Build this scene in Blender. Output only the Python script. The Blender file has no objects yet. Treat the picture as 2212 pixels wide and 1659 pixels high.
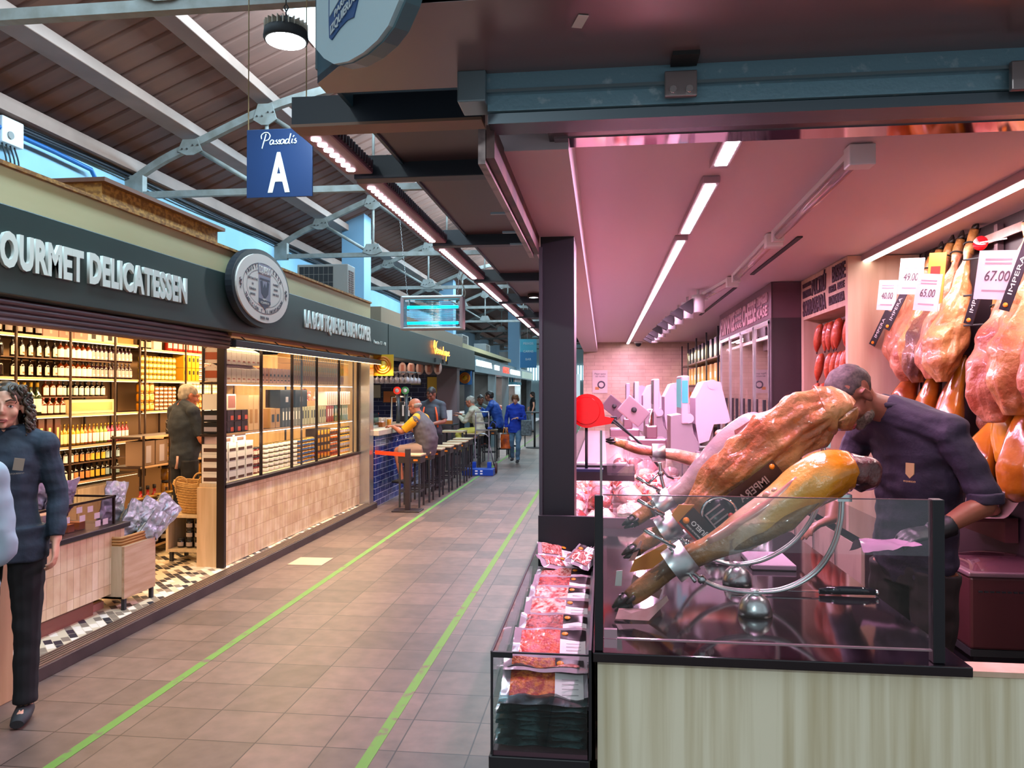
import bpy, bmesh, math, random
from mathutils import Vector, Matrix, noise, Euler
S = bpy.context.scene
COL = S.collection
PI = math.pi
# ---------------- camera ----------------
cam_d = bpy.data.cameras.new('camera'); cam = bpy.data.objects.new('camera', cam_d); COL.objects.link(cam)
cam_d.sensor_width = 36.0; cam_d.lens = 36.0*1661/2212; cam_d.clip_start = 0.02; cam_d.clip_end = 200
cam.location = (0, 0, 1.62); cam.rotation_euler = (math.radians(90.55), 0, math.radians(6.75))
S.camera = cam
# ---------------- world, exposure ----------------
w = bpy.data.worlds.new('hall_daylight'); S.world = w; w.use_nodes = True
w.node_tree.nodes['Background'].inputs[0].default_value = (0.58, 0.67, 0.74, 1)
w.node_tree.nodes['Background'].inputs[1].default_value = 0.75
S.view_settings.view_transform = 'Standard'; S.view_settings.look = 'None'
S.view_settings.exposure = 0.12; S.view_settings.gamma = 1.0
S.cycles.use_denoising = True
S.cycles.max_bounces = 7; S.cycles.transparent_max_bounces = 16; S.cycles.diffuse_bounces = 3
S.cycles.glossy_bounces = 3; S.cycles.caustics_reflective = False; S.cycles.caustics_refractive = False
S.cycles.sample_clamp_indirect = 6.0
# ---------------- lights ----------------
def area(name, loc, sx, sy, power, color, rot=(0, 0, 0), spread=180):
    l = bpy.data.lights.new(name, 'AREA'); l.shape = 'RECTANGLE'; l.size = sx; l.size_y = sy
    l.energy = power; l.color = color; l.spread = math.radians(spread)
    o = bpy.data.objects.new(name, l); COL.objects.link(o); o.location = loc; o.rotation_euler = rot
    return o
def spot(name, loc, rot, power, color, ang=70, blend=.6, r=.03):
    l = bpy.data.lights.new(name, 'SPOT'); l.energy = power; l.color = color; l.spot_size = math.radians(ang); l.spot_blend = blend; l.shadow_soft_size = r
    o = bpy.data.objects.new(name, l); COL.objects.link(o); o.location = loc; o.rotation_euler = rot
    return o
WARM = (1.0, .62, .30); PINK = (1.0, .52, .82); COOL = (.72, .92, 1.0)
# daylight entering by the roof glazing over the aisle, washing the pale blue hall wall
for k, y in enumerate((5.0, 13.0, 21.0)):
    area('roof_daylight', (-2.4, y, 5.35), 0.8, 6.5, 560, (.50, .80, 1.0), (0, math.radians(62), 0))
# high-bay lamps of the hall (the first one is seen beside the hanging sign)
for x, y in ((-1.5, 3.5), (-1.5, 11.5), (-1.5, 19.5), (-1.5, 27.5), (-1.5, -3.5)):
    area('high_bay_glow', (x, y, 3.25 if y == 3.5 else 3.7), .22, .22, 26 if y == 3.5 else 60 if y > 0 else 170, (.80, .97, 1.0))
# gourmet shop: warm ceiling spots and shelf strips, plus an added fill lamp
area('shop_ceiling_glow', (-4.15, 5.4, 2.36), .5, 3.6, 70, WARM)
area('shop_ceiling_glow', (-4.15, 8.6, 2.36), .5, 2.6, 60, WARM)
area('bottle_wall_glow', (-4.45, 7.4, 2.30), .12, 5.2, 62, (1, .60, .26), (0, math.radians(38), 0), 150)
area('window_lamp_glow', (-3.08, 8.5, 1.98), .05, 4.3, 80, (1, .62, .25), (0, math.radians(-14), 0), 140)
area('window_top_fill', (-3.352, 8.3, 2.085), .03, 3.6, 13, (1, .72, .42), (0, math.radians(14), 0))  # added fill to brighten the top window shelf, stands for no fixture
# bar and further stalls
area('bar_glow', (-4.0, 13.0, 2.25), .6, 3.6, 26, (1, .80, .62))
area('far_stall_glow', (-4.0, 20, 2.15), .8, 3.6, 34, (.85, .95, 1))
area('far_stall_glow', (-3.9, 26.5, 2.15), .8, 5.0, 70, (1, .86, .86))
area('far_hall_glow', (-2.0, 36, 3.6), 3, 3, 120, (.75, .95, 1))
# ham stall: pink LED lines in the ceiling, white line over the hams
for y, ln in ((2.85, 1.1), (4.35, 1.5), (7.0, 3.2), (11.2, 4.2)):
    area('stall_line_glow', (.44, y, 2.43), .05, ln, 38*ln, PINK)
area('ham_line_glow', (1.66, 3.55, 2.43), .05, 2.6, 28, (1.0, .80, .82), (0, math.radians(-14), 0))
# pink LED bars over the aisle edge
for y in (2.55, 3.56, 4.95, 6.37, 7.8, 9.2, 10.6, 12.0):
    area('aisle_bar_glow', (-.93, y, 2.40), .05, 1.0 if y > 3 else .45, 3.6 if y > 3 else 2.2, (1.0, .58, .70))
# ---------------- helpers ----------------
R = random.Random(7)
TS = bpy.data.scenes.new('scratch')
if bpy.context.window: bpy.context.window.scene = TS
def nt(name):
    m = bpy.data.materials.new(name); m.use_nodes = True
    return m, m.node_tree.nodes, m.node_tree.links, m.node_tree.nodes['Principled BSDF']
def hexc(h):
    h = h.lstrip('#'); c = [int(h[i:i+2], 16)/255 for i in (0, 2, 4)]
    return tuple(x/12.92 if x <= .04045 else ((x+.055)/1.055)**2.4 for x in c)
def C4(c):
    if isinstance(c, str): c = hexc(c)
    return (*c, 1) if len(c) == 3 else c
_mc = {}
def M(name, c=(.5, .5, .5), rough=.5, metal=0, c2=None, scale=6, bump=0, bscale=None, stretch=None, coat=0, emit=0, ec=None, lo=.35, hi=.65, sss=0, spec=.5, detail=5):
    if name in _mc: return _mc[name]
    m, N, L, B = nt(name)
    B.inputs['Base Color'].default_value = C4(c); B.inputs['Roughness'].default_value = rough; B.inputs['Metallic'].default_value = metal
    B.inputs['Coat Weight'].default_value = coat; B.inputs['Coat Roughness'].default_value = .08; B.inputs['Specular IOR Level'].default_value = spec
    if sss: B.inputs['Subsurface Weight'].default_value = sss; B.inputs['Subsurface Radius'].default_value = (.02, .008, .004); B.inputs['Subsurface Scale'].default_value = 1
    if emit: B.inputs['Emission Color'].default_value = C4(ec or c); B.inputs['Emission Strength'].default_value = emit
    if c2 is not None or bump:
        tc = N.new('ShaderNodeTexCoord'); mp = N.new('ShaderNodeMapping'); L.new(tc.outputs['Object'], mp.inputs[0])
        if stretch: mp.inputs['Scale'].default_value = stretch
    if c2 is not None:
        n = N.new('ShaderNodeTexNoise'); n.inputs['Scale'].default_value = scale; n.inputs['Detail'].default_value = detail; L.new(mp.outputs[0], n.inputs[0])
        r = N.new('ShaderNodeValToRGB'); e = r.color_ramp.elements; e[0].position = lo; e[1].position = hi; e[0].color = C4(c); e[1].color = C4(c2)
        L.new(n.outputs['Fac'], r.inputs[0]); L.new(r.outputs[0], B.inputs['Base Color'])
    if bump:
        n2 = N.new('ShaderNodeTexNoise'); n2.inputs['Scale'].default_value = bscale or scale*3; n2.inputs['Detail'].default_value = 6; L.new(mp.outputs[0], n2.inputs[0])
        b = N.new('ShaderNodeBump'); b.inputs['Strength'].default_value = bump; b.inputs['Distance'].default_value = .02
        L.new(n2.outputs['Fac'], b.inputs['Height']); L.new(b.outputs[0], B.inputs['Normal'])
    _mc[name] = m; return m
def Mtile(name, c1, c2, mortar, bw, bh, ms=.006, axes='xy', off=0, freq=2, rough=.4, var=.0, nscale=4, bump=.3, ox=0, oy=0, coat=0, c3=None):
    """tiles laid in metres on the plane of the two axes, in object space"""
    if name in _mc: return _mc[name]
    m, N, L, B = nt(name)
    tc = N.new('ShaderNodeTexCoord'); sp = N.new('ShaderNodeSeparateXYZ'); cb = N.new('ShaderNodeCombineXYZ'); L.new(tc.outputs['Object'], sp.inputs[0])
    for k, a in enumerate(axes):
        ad = N.new('ShaderNodeMath'); ad.operation = 'ADD'; ad.inputs[1].default_value = (ox, oy)[k]
        L.new(sp.outputs['xyz'.index(a)], ad.inputs[0]); L.new(ad.outputs[0], cb.inputs[k])
    br = N.new('ShaderNodeTexBrick'); br.offset = off; br.offset_frequency = freq; br.squash = 1
    for k, v in (('Scale', 1), ('Brick Width', bw), ('Row Height', bh), ('Mortar Size', ms), ('Mortar Smooth', .2), ('Bias', 0)): br.inputs[k].default_value = v
    br.inputs['Color1'].default_value = C4(c1); br.inputs['Color2'].default_value = C4(c2); br.inputs['Mortar'].default_value = C4(mortar)
    L.new(cb.outputs[0], br.inputs[0])
    n = N.new('ShaderNodeTexNoise'); n.inputs['Scale'].default_value = nscale; n.inputs['Detail'].default_value = 8; L.new(tc.outputs['Object'], n.inputs[0])
    mx = N.new('ShaderNodeMix'); mx.data_type = 'RGBA'; mx.blend_type = 'OVERLAY'; mx.inputs[0].default_value = var
    L.new(br.outputs['Color'], mx.inputs[6]); L.new(n.outputs['Fac'], mx.inputs[7]); L.new(mx.outputs[2], B.inputs['Base Color'])
    B.inputs['Roughness'].default_value = rough; B.inputs['Coat Weight'].default_value = coat
    if bump:
        b = N.new('ShaderNodeBump'); b.inputs['Strength'].default_value = bump; b.inputs['Distance'].default_value = .004; b.invert = True
        L.new(br.outputs['Fac'], b.inputs['Height']); L.new(b.outputs[0], B.inputs['Normal'])
    _mc[name] = m; return m
def Mglass(name, tint=(.93, .97, .96), refl=1.0, rough=.0):
    if name in _mc: return _mc[name]
    m, N, L, B = nt(name); N.remove(B); out = N['Material Output']
    t = N.new('ShaderNodeBsdfTransparent'); t.inputs[0].default_value = (*tint, 1)
    g = N.new('ShaderNodeBsdfGlossy'); g.inputs['Roughness'].default_value = rough
    f = N.new('ShaderNodeLayerWeight'); f.inputs[0].default_value = .5
    pw = N.new('ShaderNodeMath'); pw.operation = 'POWER'; pw.inputs[1].default_value = 5; L.new(f.outputs['Facing'], pw.inputs[0])
    mu = N.new('ShaderNodeMath'); mu.operation = 'MULTIPLY_ADD'; mu.inputs[1].default_value = .5*refl; mu.inputs[2].default_value = .035*refl; L.new(pw.outputs[0], mu.inputs[0])
    x = N.new('ShaderNodeMixShader'); L.new(mu.outputs[0], x.inputs[0]); L.new(t.outputs[0], x.inputs[1]); L.new(g.outputs[0], x.inputs[2]); L.new(x.outputs[0], out.inputs[0])
    _mc[name] = m; return m
def tag(o, label=None, cat=None, group=None, kind=None):
    if label: o['label'] = label
    if cat: o['category'] = cat
    if group: o['group'] = group
    if kind: o['kind'] = kind
    return o
def thing(name, label, cat, loc=(0, 0, 0), rz=0, group=None):
    o = bpy.data.objects.new(name, None); COL.objects.link(o); o.location = loc; o.rotation_euler = (0, 0, rz); o.empty_display_size = .05
    return tag(o, label, cat, group)
def dup(o, loc=None, rz=None, label=None, group=None, parent=None, scale=None):
    c = o.copy(); COL.objects.link(c)
    if parent is not None: c.parent = parent
    for ch in o.children: dup(ch, parent=c)
    if loc is not None: c.location = loc
    if rz is not None: c.rotation_euler = (0, 0, rz)
    if label: c['label'] = label
    if group: c['group'] = group
    if scale is not None: c.scale = (scale,)*3 if not hasattr(scale, '__len__') else scale
    return c
ORD = ('first', 'second', 'third', 'fourth', 'fifth', 'sixth', 'seventh', 'eighth', 'ninth', 'tenth', 'eleventh', 'twelfth', 'thirteenth', 'fourteenth', 'fifteenth', 'sixteenth')
class MB:
    def __init__(s, T=None): s.v = []; s.f = []; s.m = []; s.sm = []; s.T = T; s.cm = 0; s.smooth = False
    def add(s, vs, fs, m=None, sm=None, T=None):
        b = len(s.v); TT = T if T is not None else s.T
        for p in vs:
            p = Vector(p); s.v.append(TT @ p if TT is not None else p)
        for f in fs: s.f.append([b+i for i in f]); s.m.append(s.cm if m is None else m); s.sm.append(s.smooth if sm is None else sm)
        return s
    def box(s, x0, x1, y0, y1, z0, z1, m=None, bev=0):
        x0, x1 = min(x0, x1), max(x0, x1); y0, y1 = min(y0, y1), max(y0, y1); z0, z1 = min(z0, z1), max(z0, z1)
        if bev <= 0:
            vs = [(x, y, z) for z in (z0, z1) for x, y in ((x0, y0), (x1, y0), (x1, y1), (x0, y1))]
            return s.add(vs, [(3, 2, 1, 0), (4, 5, 6, 7), (0, 1, 5, 4), (1, 2, 6, 5), (2, 3, 7, 6), (3, 0, 4, 7)], m, False)
        b = min(bev, (x1-x0)*.49, (y1-y0)*.49, (z1-z0)*.49)
        bm = bmesh.new(); bmesh.ops.create_cube(bm, size=1)
        for v in bm.verts: v.co = Vector(((x0+x1)/2+v.co.x*(x1-x0), (y0+y1)/2+v.co.y*(y1-y0), (z0+z1)/2+v.co.z*(z1-z0)))
        bmesh.ops.bevel(bm, geom=bm.edges[:], offset=b, segments=2, profile=.5, affect='EDGES')
        bm.verts.index_update(); vs = [v.co.copy() for v in bm.verts]; fs = [[v.index for v in f.verts] for f in bm.faces]; bm.free()
        return s.add(vs, fs, m, False)
    def cyl(s, p0, p1, r0, r1=None, n=12, m=None, caps=True, sm=True):
        return s.tube([p0, p1], [r0, r0 if r1 is None else r1], n, m, caps, sm)
    def tube(s, pts, rad, n=8, m=None, caps=True, sm=True, flat=1.0, up=None, closed=False):
        pts = [Vector(p) for p in pts]; k = len(pts)
        if not hasattr(rad, '__len__'): rad = [rad]*k
        rings = []; prev = Vector(up) if up else None
        for i, p in enumerate(pts):
            if closed: d = pts[(i+1) % k]-pts[i-1]
            else: d = pts[min(i+1, k-1)]-pts[max(i-1, 0)]
            d = d.normalized() if d.length > 1e-9 else Vector((0, 0, 1))
            a = prev if prev is not None else (Vector((0, 0, 1)) if abs(d.z) < .9 else Vector((1, 0, 0)))
            u = (a-d*a.dot(d)); u = u.normalized() if u.length > 1e-6 else d.orthogonal().normalized(); prev = u; w_ = d.cross(u)
            r = rad[i]; rx, ry = (r if hasattr(r, '__len__') else (r, r*flat))
            rings.append([p+u*(math.cos(t)*rx)+w_*(math.sin(t)*ry) for t in (2*PI*j/n for j in range(n))])
        return s.loft(rings, m, caps and not closed, sm, closed)
    def loft(s, rings, m=None, caps=True, sm=True, closed=False):
        n = len(rings[0]); vs = [p for r in rings for p in r]; fs = []; k = len(rings)
        for i in range(k if closed else k-1):
            for j in range(n):
                a = i*n+j; b = i*n+(j+1) % n; i2 = (i+1) % k; fs.append((a, b, i2*n+(j+1) % n, i2*n+j))
        s.add(vs, fs, m, sm)
        if caps:
            b = len(s.v)-len(vs)
            s.f.append([b+j for j in range(n)][::-1]); s.m.append(s.cm if m is None else m); s.sm.append(False)
            s.f.append([b+(k-1)*n+j for j in range(n)]); s.m.append(s.cm if m is None else m); s.sm.append(False)
        return s
    def lathe(s, prof, n=16, c=(0, 0, 0), m=None, sm=True):
        ring_ = prof[0][0] > 1e-6 and prof[-1][0] > 1e-6
        return s.loft([[(c[0]+r*math.cos(t), c[1]+r*math.sin(t), c[2]+z) for t in (2*PI*j/n for j in range(n))] for r, z in prof], m, not ring_, sm, ring_)
    def ball(s, c, rx, ry=None, rz=None, n=12, k=8, m=None):
        ry = ry or rx; rz = rz or rx; c = Vector(c)
        return s.loft([[c+Vector((rx*math.sin(a)*math.cos(t), ry*math.sin(a)*math.sin(t), -rz*math.cos(a))) for t in (2*PI*j/n for j in range(n))] for a in (PI*(i+.08)/(k+.16) for i in range(k+1))], m, True, True)
    def prism(s, poly, d, m=None):
        """poly: 3D points of a planar polygon, d: extrusion vector"""
        n = len(poly); P = [Vector(p) for p in poly]; d = Vector(d)
        return s.add(P+[p+d for p in P], [tuple(range(n))[::-1], tuple(range(n, 2*n))]+[(i, (i+1) % n, n+(i+1) % n, n+i) for i in range(n)], m, False)
    def grid(s, fn, nu, nv, m=None, sm=True):
        vs = [fn(i/nu, j/nv) for i in range(nu+1) for j in range(nv+1)]
        return s.add(vs, [(i*(nv+1)+j, (i+1)*(nv+1)+j, (i+1)*(nv+1)+j+1, i*(nv+1)+j+1) for i in range(nu) for j in range(nv)], m, sm)
    def mesh(s, name, mats):
        me = bpy.data.meshes.new(name); me.from_pydata([tuple(p) for p in s.v], [], s.f)
        for mt in (mats if isinstance(mats, (list, tuple)) else [mats]): me.materials.append(mt)
        me.polygons.foreach_set('material_index', s.m); me.polygons.foreach_set('use_smooth', s.sm); me.update()
        bm = bmesh.new(); bm.from_mesh(me); bmesh.ops.recalc_face_normals(bm, faces=bm.faces); bm.to_mesh(me); bm.free()
        return me
    def obj(s, name, mats, parent=None, loc=None, rz=None):
        o = bpy.data.objects.new(name, s.mesh(name, mats)); COL.objects.link(o)
        if parent is not None: o.parent = parent
        if loc is not None: o.location = loc
        if rz is not None: o.rotation_euler = (0, 0, rz)
        return o
    def struct(s, name, mats): return tag(s.obj(name, mats), kind='structure')
def box1(name, mats, parent, *b, bev=0): return MB().box(*b, bev=bev).obj(name, mats, parent)
def shade_auto(o):
    return o
def text(name, body, mt, origin, right, up, height, parent=None, sx=1.0, ext=.002, weight=0.0, align='CENTER', width=None, spacing=1.0, shear=0):
    """raised lettering as a mesh: origin = baseline start/centre, right/up = directions, height = cap height"""
    cu = bpy.data.curves.new('t', 'FONT'); cu.body = body; cu.size = 1.0; cu.align_x = align; cu.extrude = .5; cu.offset = weight; cu.space_character = spacing; cu.shear = shear; cu.resolution_u = 3
    o = bpy.data.objects.new('t', cu); TS.collection.objects.link(o); dg = bpy.context.evaluated_depsgraph_get()
    me = bpy.data.meshes.new_from_object(o.evaluated_get(dg)); bpy.data.objects.remove(o); bpy.data.curves.remove(cu)
    xs = [v.co.x for v in me.vertices] or [0, 1]; W = max(xs)-min(xs); cap = .729
    k = height/cap; kx = k*sx if width is None else width/W
    r = Vector(right).normalized(); u = Vector(up).normalized(); n = r.cross(u)
    A = Matrix(((r.x*kx, u.x*k, n.x*ext*2, origin[0]), (r.y*kx, u.y*k, n.y*ext*2, origin[1]), (r.z*kx, u.z*k, n.z*ext*2, origin[2]), (0, 0, 0, 1)))
    me.transform(A); me.materials.clear(); me.materials.append(mt); me.name = name
    ob = bpy.data.objects.new(name, me); COL.objects.link(ob)
    if parent is not None:
        ob.parent = parent; ob.matrix_parent_inverse = Matrix.Identity(4)
    return ob
def smooth_curve(pts, n=6):
    """Catmull-Rom through the points"""
    P = [Vector(p) for p in pts]; P = [P[0]*2-P[1]]+P+[P[-1]*2-P[-2]]; out = []
    for i in range(1, len(P)-2):
        for j in range(n):
            t = j/n; a, b, c, d = P[i-1:i+3]
            out.append(.5*((2*b)+(c-a)*t+(2*a-5*b+4*c-d)*t*t+(3*b-a-3*c+d)*t**3))
    out.append(P[-2]); return out
def lerpl(v, n):
    """resample list v to n values linearly"""
    out = []
    for i in range(n):
        t = i/(n-1)*(len(v)-1); k = min(int(t), len(v)-2); f = t-k; a, b = v[k], v[k+1]
        out.append(tuple(x+(y-x)*f for x, y in zip(a, b)) if hasattr(a, '__len__') else a+(b-a)*f)
    return out
# ---------------- common materials ----------------
black = M('black_powder_coat', (.012, .012, .015), .38)
blackm = M('black_matte', (.02, .02, .022), .7)
steel = M('brushed_steel', (.78, .78, .78), .30, 1, bump=.05, bscale=60, stretch=(1, 1, 12))
chrome = M('polished_chrome', (.8, .8, .8), .08, 1)
white = M('white_plastic', (.78, .78, .80), .35)
paper = M('white_paper', (.85, .84, .82), .7)
glass = Mglass('clear_glass')
glassd = Mglass('display_glass', (.90, .93, .93), 1.6)
woodl = M('pale_oak', (.62, .50, .34), .5, c2=(.50, .38, .24), scale=3, stretch=(9, 9, .8), bump=.04)
# ================= the hall =================
m_floor = Mtile('aisle_floor_tiles', '#6f5a50', '#52443d', '#241d1a', .333, .333, .0035, 'xy', 0, 2, .42, .55, 9, .25, ox=.262+.333*30, oy=.27+.333*30)
MB().box(-3.6, 6, -4, 48, -.1, 0).struct('floor', m_floor)
m_wallblue = M('pale_blue_wall_paint', '#a3c6da', .8, c2='#90b6cc', scale=1.2, bump=.1)
MB().box(-5.7, -5.5, -2, 48, 0, 4.34).struct('wall_left', m_wallblue)
m_roof = M('painted_roof_sheet', '#845c50', .55, c2='#745248', scale=1.5, stretch=(.3, 3, .3))
m_timber = M('painted_roof_timber', '#a07d6e', .55, c2='#8c6c5e', scale=2)
def zr(x): return 4.38+.42*(x+5.5)
RIDGE = -1.2
# ribbed roof sheets, both slopes, with a glazed strip near the ridge
def slope(name, xa, xb, mat):
    mb = MB(); y = 2.2
    prof = []
    while y < 46: prof += [(y, 0), (y+.20, 0), (y+.215, -.03), (y+.25, -.03), (y+.265, 0)]; y += .27
    mirror = lambda x: (4.38+.42*(-2*RIDGE*-1*0+((2*RIDGE-x) if x > RIDGE else x)+5.5))
    vs = []
    for yy, dz in prof: vs += [(xa, yy, mirror(xa)-dz), (xb, yy, mirror(xb)-dz), (xb, yy, mirror(xb)+.06), (xa, yy, mirror(xa)+.06)]
    fs = []
    for i in range(len(prof)-1):
        a = 4*i; fs += [(a, a+1, a+5, a+4), (a+2, a+3, a+7, a+6)]
    mb.add(vs, fs, 0, False); return mb.struct(name, mat)
slope('roof_left_lower', -5.6, -3.14, m_roof); slope('roof_left_upper', -2.86, RIDGE, m_roof); slope('roof_right', RIDGE, 3.4, m_roof)
MB().add([(x, y, zr(x)+.03) for x, y in ((-3.14, 2.2), (-2.86, 2.2), (-2.86, 46), (-3.14, 46))], [(0, 1, 2, 3)]).struct('window_1', M('skylight_glazing', (.8, .95, 1), .4, emit=2.0, ec=(.70, .90, 1.0)))
for x0, x1 in ((-4.88, -4.62), (-3.96, -3.75), (-2.75, -2.55), (-1.75, -1.55), (-.85, -.65), (.3, .5), (1.4, 1.6)):
    xm = (x0+x1)/2; z = zr(xm if xm < RIDGE else 2*RIDGE-xm)
    MB().box(x0, x1, 2.2, 46, z-.13, z-.02, bev=.008).struct('trim_1', m_timber)
MB().box(-5.5, -5.36, 2.2, 46, 4.16, 4.30).struct('trim_2', m_timber)
# far end of the hall
MB().box(-5.5, 6, 47.0, 47.2, 0, 6.2).struct('wall_back', M('far_end_wall', '#9db4b8', .7))
for k in range(24):
    pass
g = MB()
for k in range(40): g.box(-4.6+.17*k, -4.52+.17*k, 46.9, 46.95, 2.3, 3.2)
g.struct('window_2', M('louvre_glazing', (.8, .95, 1), .5, emit=1.2, ec=(.75, .92, 1)))
m_truss = M('grey_truss_paint', '#8d8983', .5, c2='#7a746c', scale=8)
m_bolt = M('bolt_heads', '#5a5550', .4, .6)
def truss(y, label):
    t = thing('roof_truss', label, 'truss', (-1.2, y, 3.9), 0, 'steel trusses under the hall roof' if y > 13 else None)
    T = Matrix.Translation((1.2, -y, -3.9))
    half = [(-4.3, 4.02), (-3.9, 4.27), (-3.45, 4.47), (-2.6, 4.83), (-1.98, 5.00), (-1.0, 5.20), (0, 5.28)]
    pts = [(x-1.2, y, z) for x, z in half]+[(-x-1.2, y, z) for x, z in half[-2::-1]]
    mb = MB(T); rr = []
    for p in smooth_curve(pts, 4): rr.append([(p.x, p.y-.035, p.z-.045), (p.x, p.y+.035, p.z-.045), (p.x, p.y+.035, p.z+.045), (p.x, p.y-.035, p.z+.045)])
    mb.loft(rr, sm=False).obj('arched_chord', m_truss, t)
    MB(T).box(-5.5, 3.1, y-.035, y+.035, 3.86, 3.93).obj('tie_beam', m_truss, t)
    for s in (-1, 1):
        for x0, z0, x1, z1 in ((-3.4, 4.60, -2.9, 3.93), (-2.53, 4.92, -1.35, 3.93)): pass
        f = lambda x: -1.2+s*(x)
        MB(T).cyl((f(2.60), y, 4.82), (f(2.60), y, 3.9), .022).obj('tie_rod', m_truss, t)
        MB(T).cyl((f(3.50), y, 4.44), (f(2.68), y, 3.95), .026).obj('strut', m_truss, t)
        MB(T).cyl((f(2.60), y, 4.78), (f(1.40), y, 3.98), .026).obj('strut', m_truss, t)
        MB(T).cyl((f(1.35), y, 5.18), (f(1.35), y, 3.9), .016).obj('tie_rod', m_truss, t)
        MB(T).cyl((f(1.35), y, 5.1), (f(.2), y, 3.98), .024).obj('strut', m_truss, t)
        for cx, cz, w_, h_ in ((2.60, 4.76, .14, .12), (3.50, 4.42, .15, .09), (2.60, 3.98, .17, .09), (1.36, 4.0, .17, .09), (1.36, 5.16, .12, .09)):
            g = MB(T); X = f(cx); g.prism([(X-w_, y-.05, cz-h_*.5), (X-w_*.6, y-.05, cz+h_), (X+w_*.6, y-.05, cz+h_), (X+w_, y-.05, cz-h_*.5), (X+w_*.3, y-.05, cz-h_), (X-w_*.3, y-.05, cz-h_)], (0, .014, 0))
            g.cm = 1
            if y < 17:
                for bx in (-.09, -.03, .04, .1): zb = cz+.02*(1 if bx > 0 else -1); g.cyl((X+bx, y-.064, zb), (X+bx, y-.05, zb), .010, n=6)
            g.obj('gusset_plate', [m_truss, m_bolt], t)
        X = f(4.3); MB(T).box(X-.12*s if s > 0 else X, X+.22 if s < 0 else X+.0, y-.045, y+.045, 3.84, 4.12).obj('wall_bracket', m_truss, t)
truss(4.26, 'nearest steel roof truss crossing the top left corner'); truss(8.34, 'arched grey steel roof truss passing behind the blue hanging sign'); truss(12.42, 'arched grey steel roof truss above the insect killer lamp and air conditioner')
for k in range(3, 10): truss(4.26+4.08*k, 'grey steel roof truss far down the hall, one of the receding row')
# blue square column and wall pipework
for y, x in ((13.6, -4.75), (22, -4.75), (27.5, -3.4)):
    MB().box(x, x+.42, y, y+.42, 2.4, 5.0).struct('column_1', M('pale_blue_column', '#7f9db3', .6))
t = thing('conduit_run', 'dark cable bundle and conduit running under the eave of the blue wall', 'cable', (-5.45, 8, 4.1))
T = Matrix.Translation((5.45, -8, -4.1))
mb = MB(T)
for dz, r, ph in ((.01, .018, 0), (-.022, .010, 1), (.035, .010, .5)):
    mb.tube([(-5.45, y, 4.10+dz+.012*math.sin(y*1.7+ph)) for y in [4+.5*k for k in range(70)]], r, 6)
mb.obj('cable_bundle', M('dark_cable', (.02, .022, .03), .5), t)
t = thing('blue_pipe', 'blue water pipe along the pale wall turning down at its end', 'pipe', (-5.43, 7, 4.0))
MB(Matrix.Translation((5.46, -7, -4.0))).tube([(-5.44, 3.5, 4.03), (-5.44, 7.0, 4.0), (-5.44, 7.58, 3.98), (-5.44, 7.64, 3.92), (-5.44, 7.64, 3.5), (-5.44, 7.64, 3.0)], .024, 8).obj('pipe_run', M('blue_pipe_paint', '#1f5f9e', .4), t)
MB(Matrix.Translation((5.46, -7, -4.0))).box(-5.5, -5.44, 7.60, 7.68, 3.4, 3.44).obj('pipe_clip', steel, t)
# green guide lines painted on the floor
m_green = M('worn_green_paint', '#5a8a30', .6, c2='#6a584c', scale=12, lo=.58, hi=.70, detail=8)
for x, n in ((-2.37, 'left'), (-1.035, 'right')):
    tag(MB().box(x-.026, x+.026, -2, 40, 0, .0015).obj('floor_line', m_green), 'worn green line painted along the %s side of the aisle floor' % n, 'floor line')
tag(MB().box(-.78, -.30, 1.55, 1.98, 0, .006, bev=.002).obj('floor_plate', M('white_metal_cover', '#b7aca6', .4, bump=.1)), 'pale metal access cover in the floor beside the black display plinth', 'cover')
tag(MB().box(-2.93, -2.60, 6.90, 7.22, 0, .004).obj('floor_plate', M('pale_stone_cover', '#b0a084', .5)), 'pale square access cover in the floor by the gourmet shop plinth', 'cover')
# hanging high bay lamps
def high_bay(x, y, z, label, group=None):
    t = thing('high_bay_lamp', label, 'lamp', (x, y, z), 0, group)
    MB().lathe([(.0, .10), (.05, .10), (.055, .06), (.10, .05), (.105, .012), (.10, .0), (.0, .001)], 24).obj('lamp_housing', blackm, t)
    f = MB()
    for k in range(24):
        a = 2*PI*k/24; f.box(-.001, .001, .055, .103, .05, .085, T=None) if False else f.add([(math.cos(a)*r-math.sin(a)*d, math.sin(a)*r+math.cos(a)*d, zz) for r in (.055, .102) for d in (-.002, .002) for zz in (.048, .085)], [(0, 1, 3, 2), (4, 5, 7, 6), (0, 1, 5, 4), (2, 3, 7, 6), (1, 3, 7, 5), (0, 2, 6, 4)])
    f.obj('cooling_fins', M('fin_metal', (.55, .5, .42), .35, .7), t)
    MB().lathe([(.0, -.004), (.092, -.003), (.092, .002), (.0, .002)], 24).obj('lamp_lens', M('lamp_lens_glow', (1, 1, 1), .5, emit=28, ec=(.86, .98, 1)), t)
    MB().tube([(0, 0, .10), (0, 0, .14), (.012, 0, .16), (0, 0, .18), (-.01, 0, .165), (0, 0, .145)], .004, 6).obj('hook', blackm, t)
    MB().cyl((0, 0, .18), (0, 0, 5.86-z), .003, n=5).obj('cord', blackm, t)
    return t
high_bay(-1.5, 3.5, 3.29, 'lit round high bay lamp hanging above the blue sign')
for y in (11.5, 19.5, 27.5): high_bay(-1.5, y, 3.75, 'lit high bay lamp hanging far down the hall', 'far high bay lamps')
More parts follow.
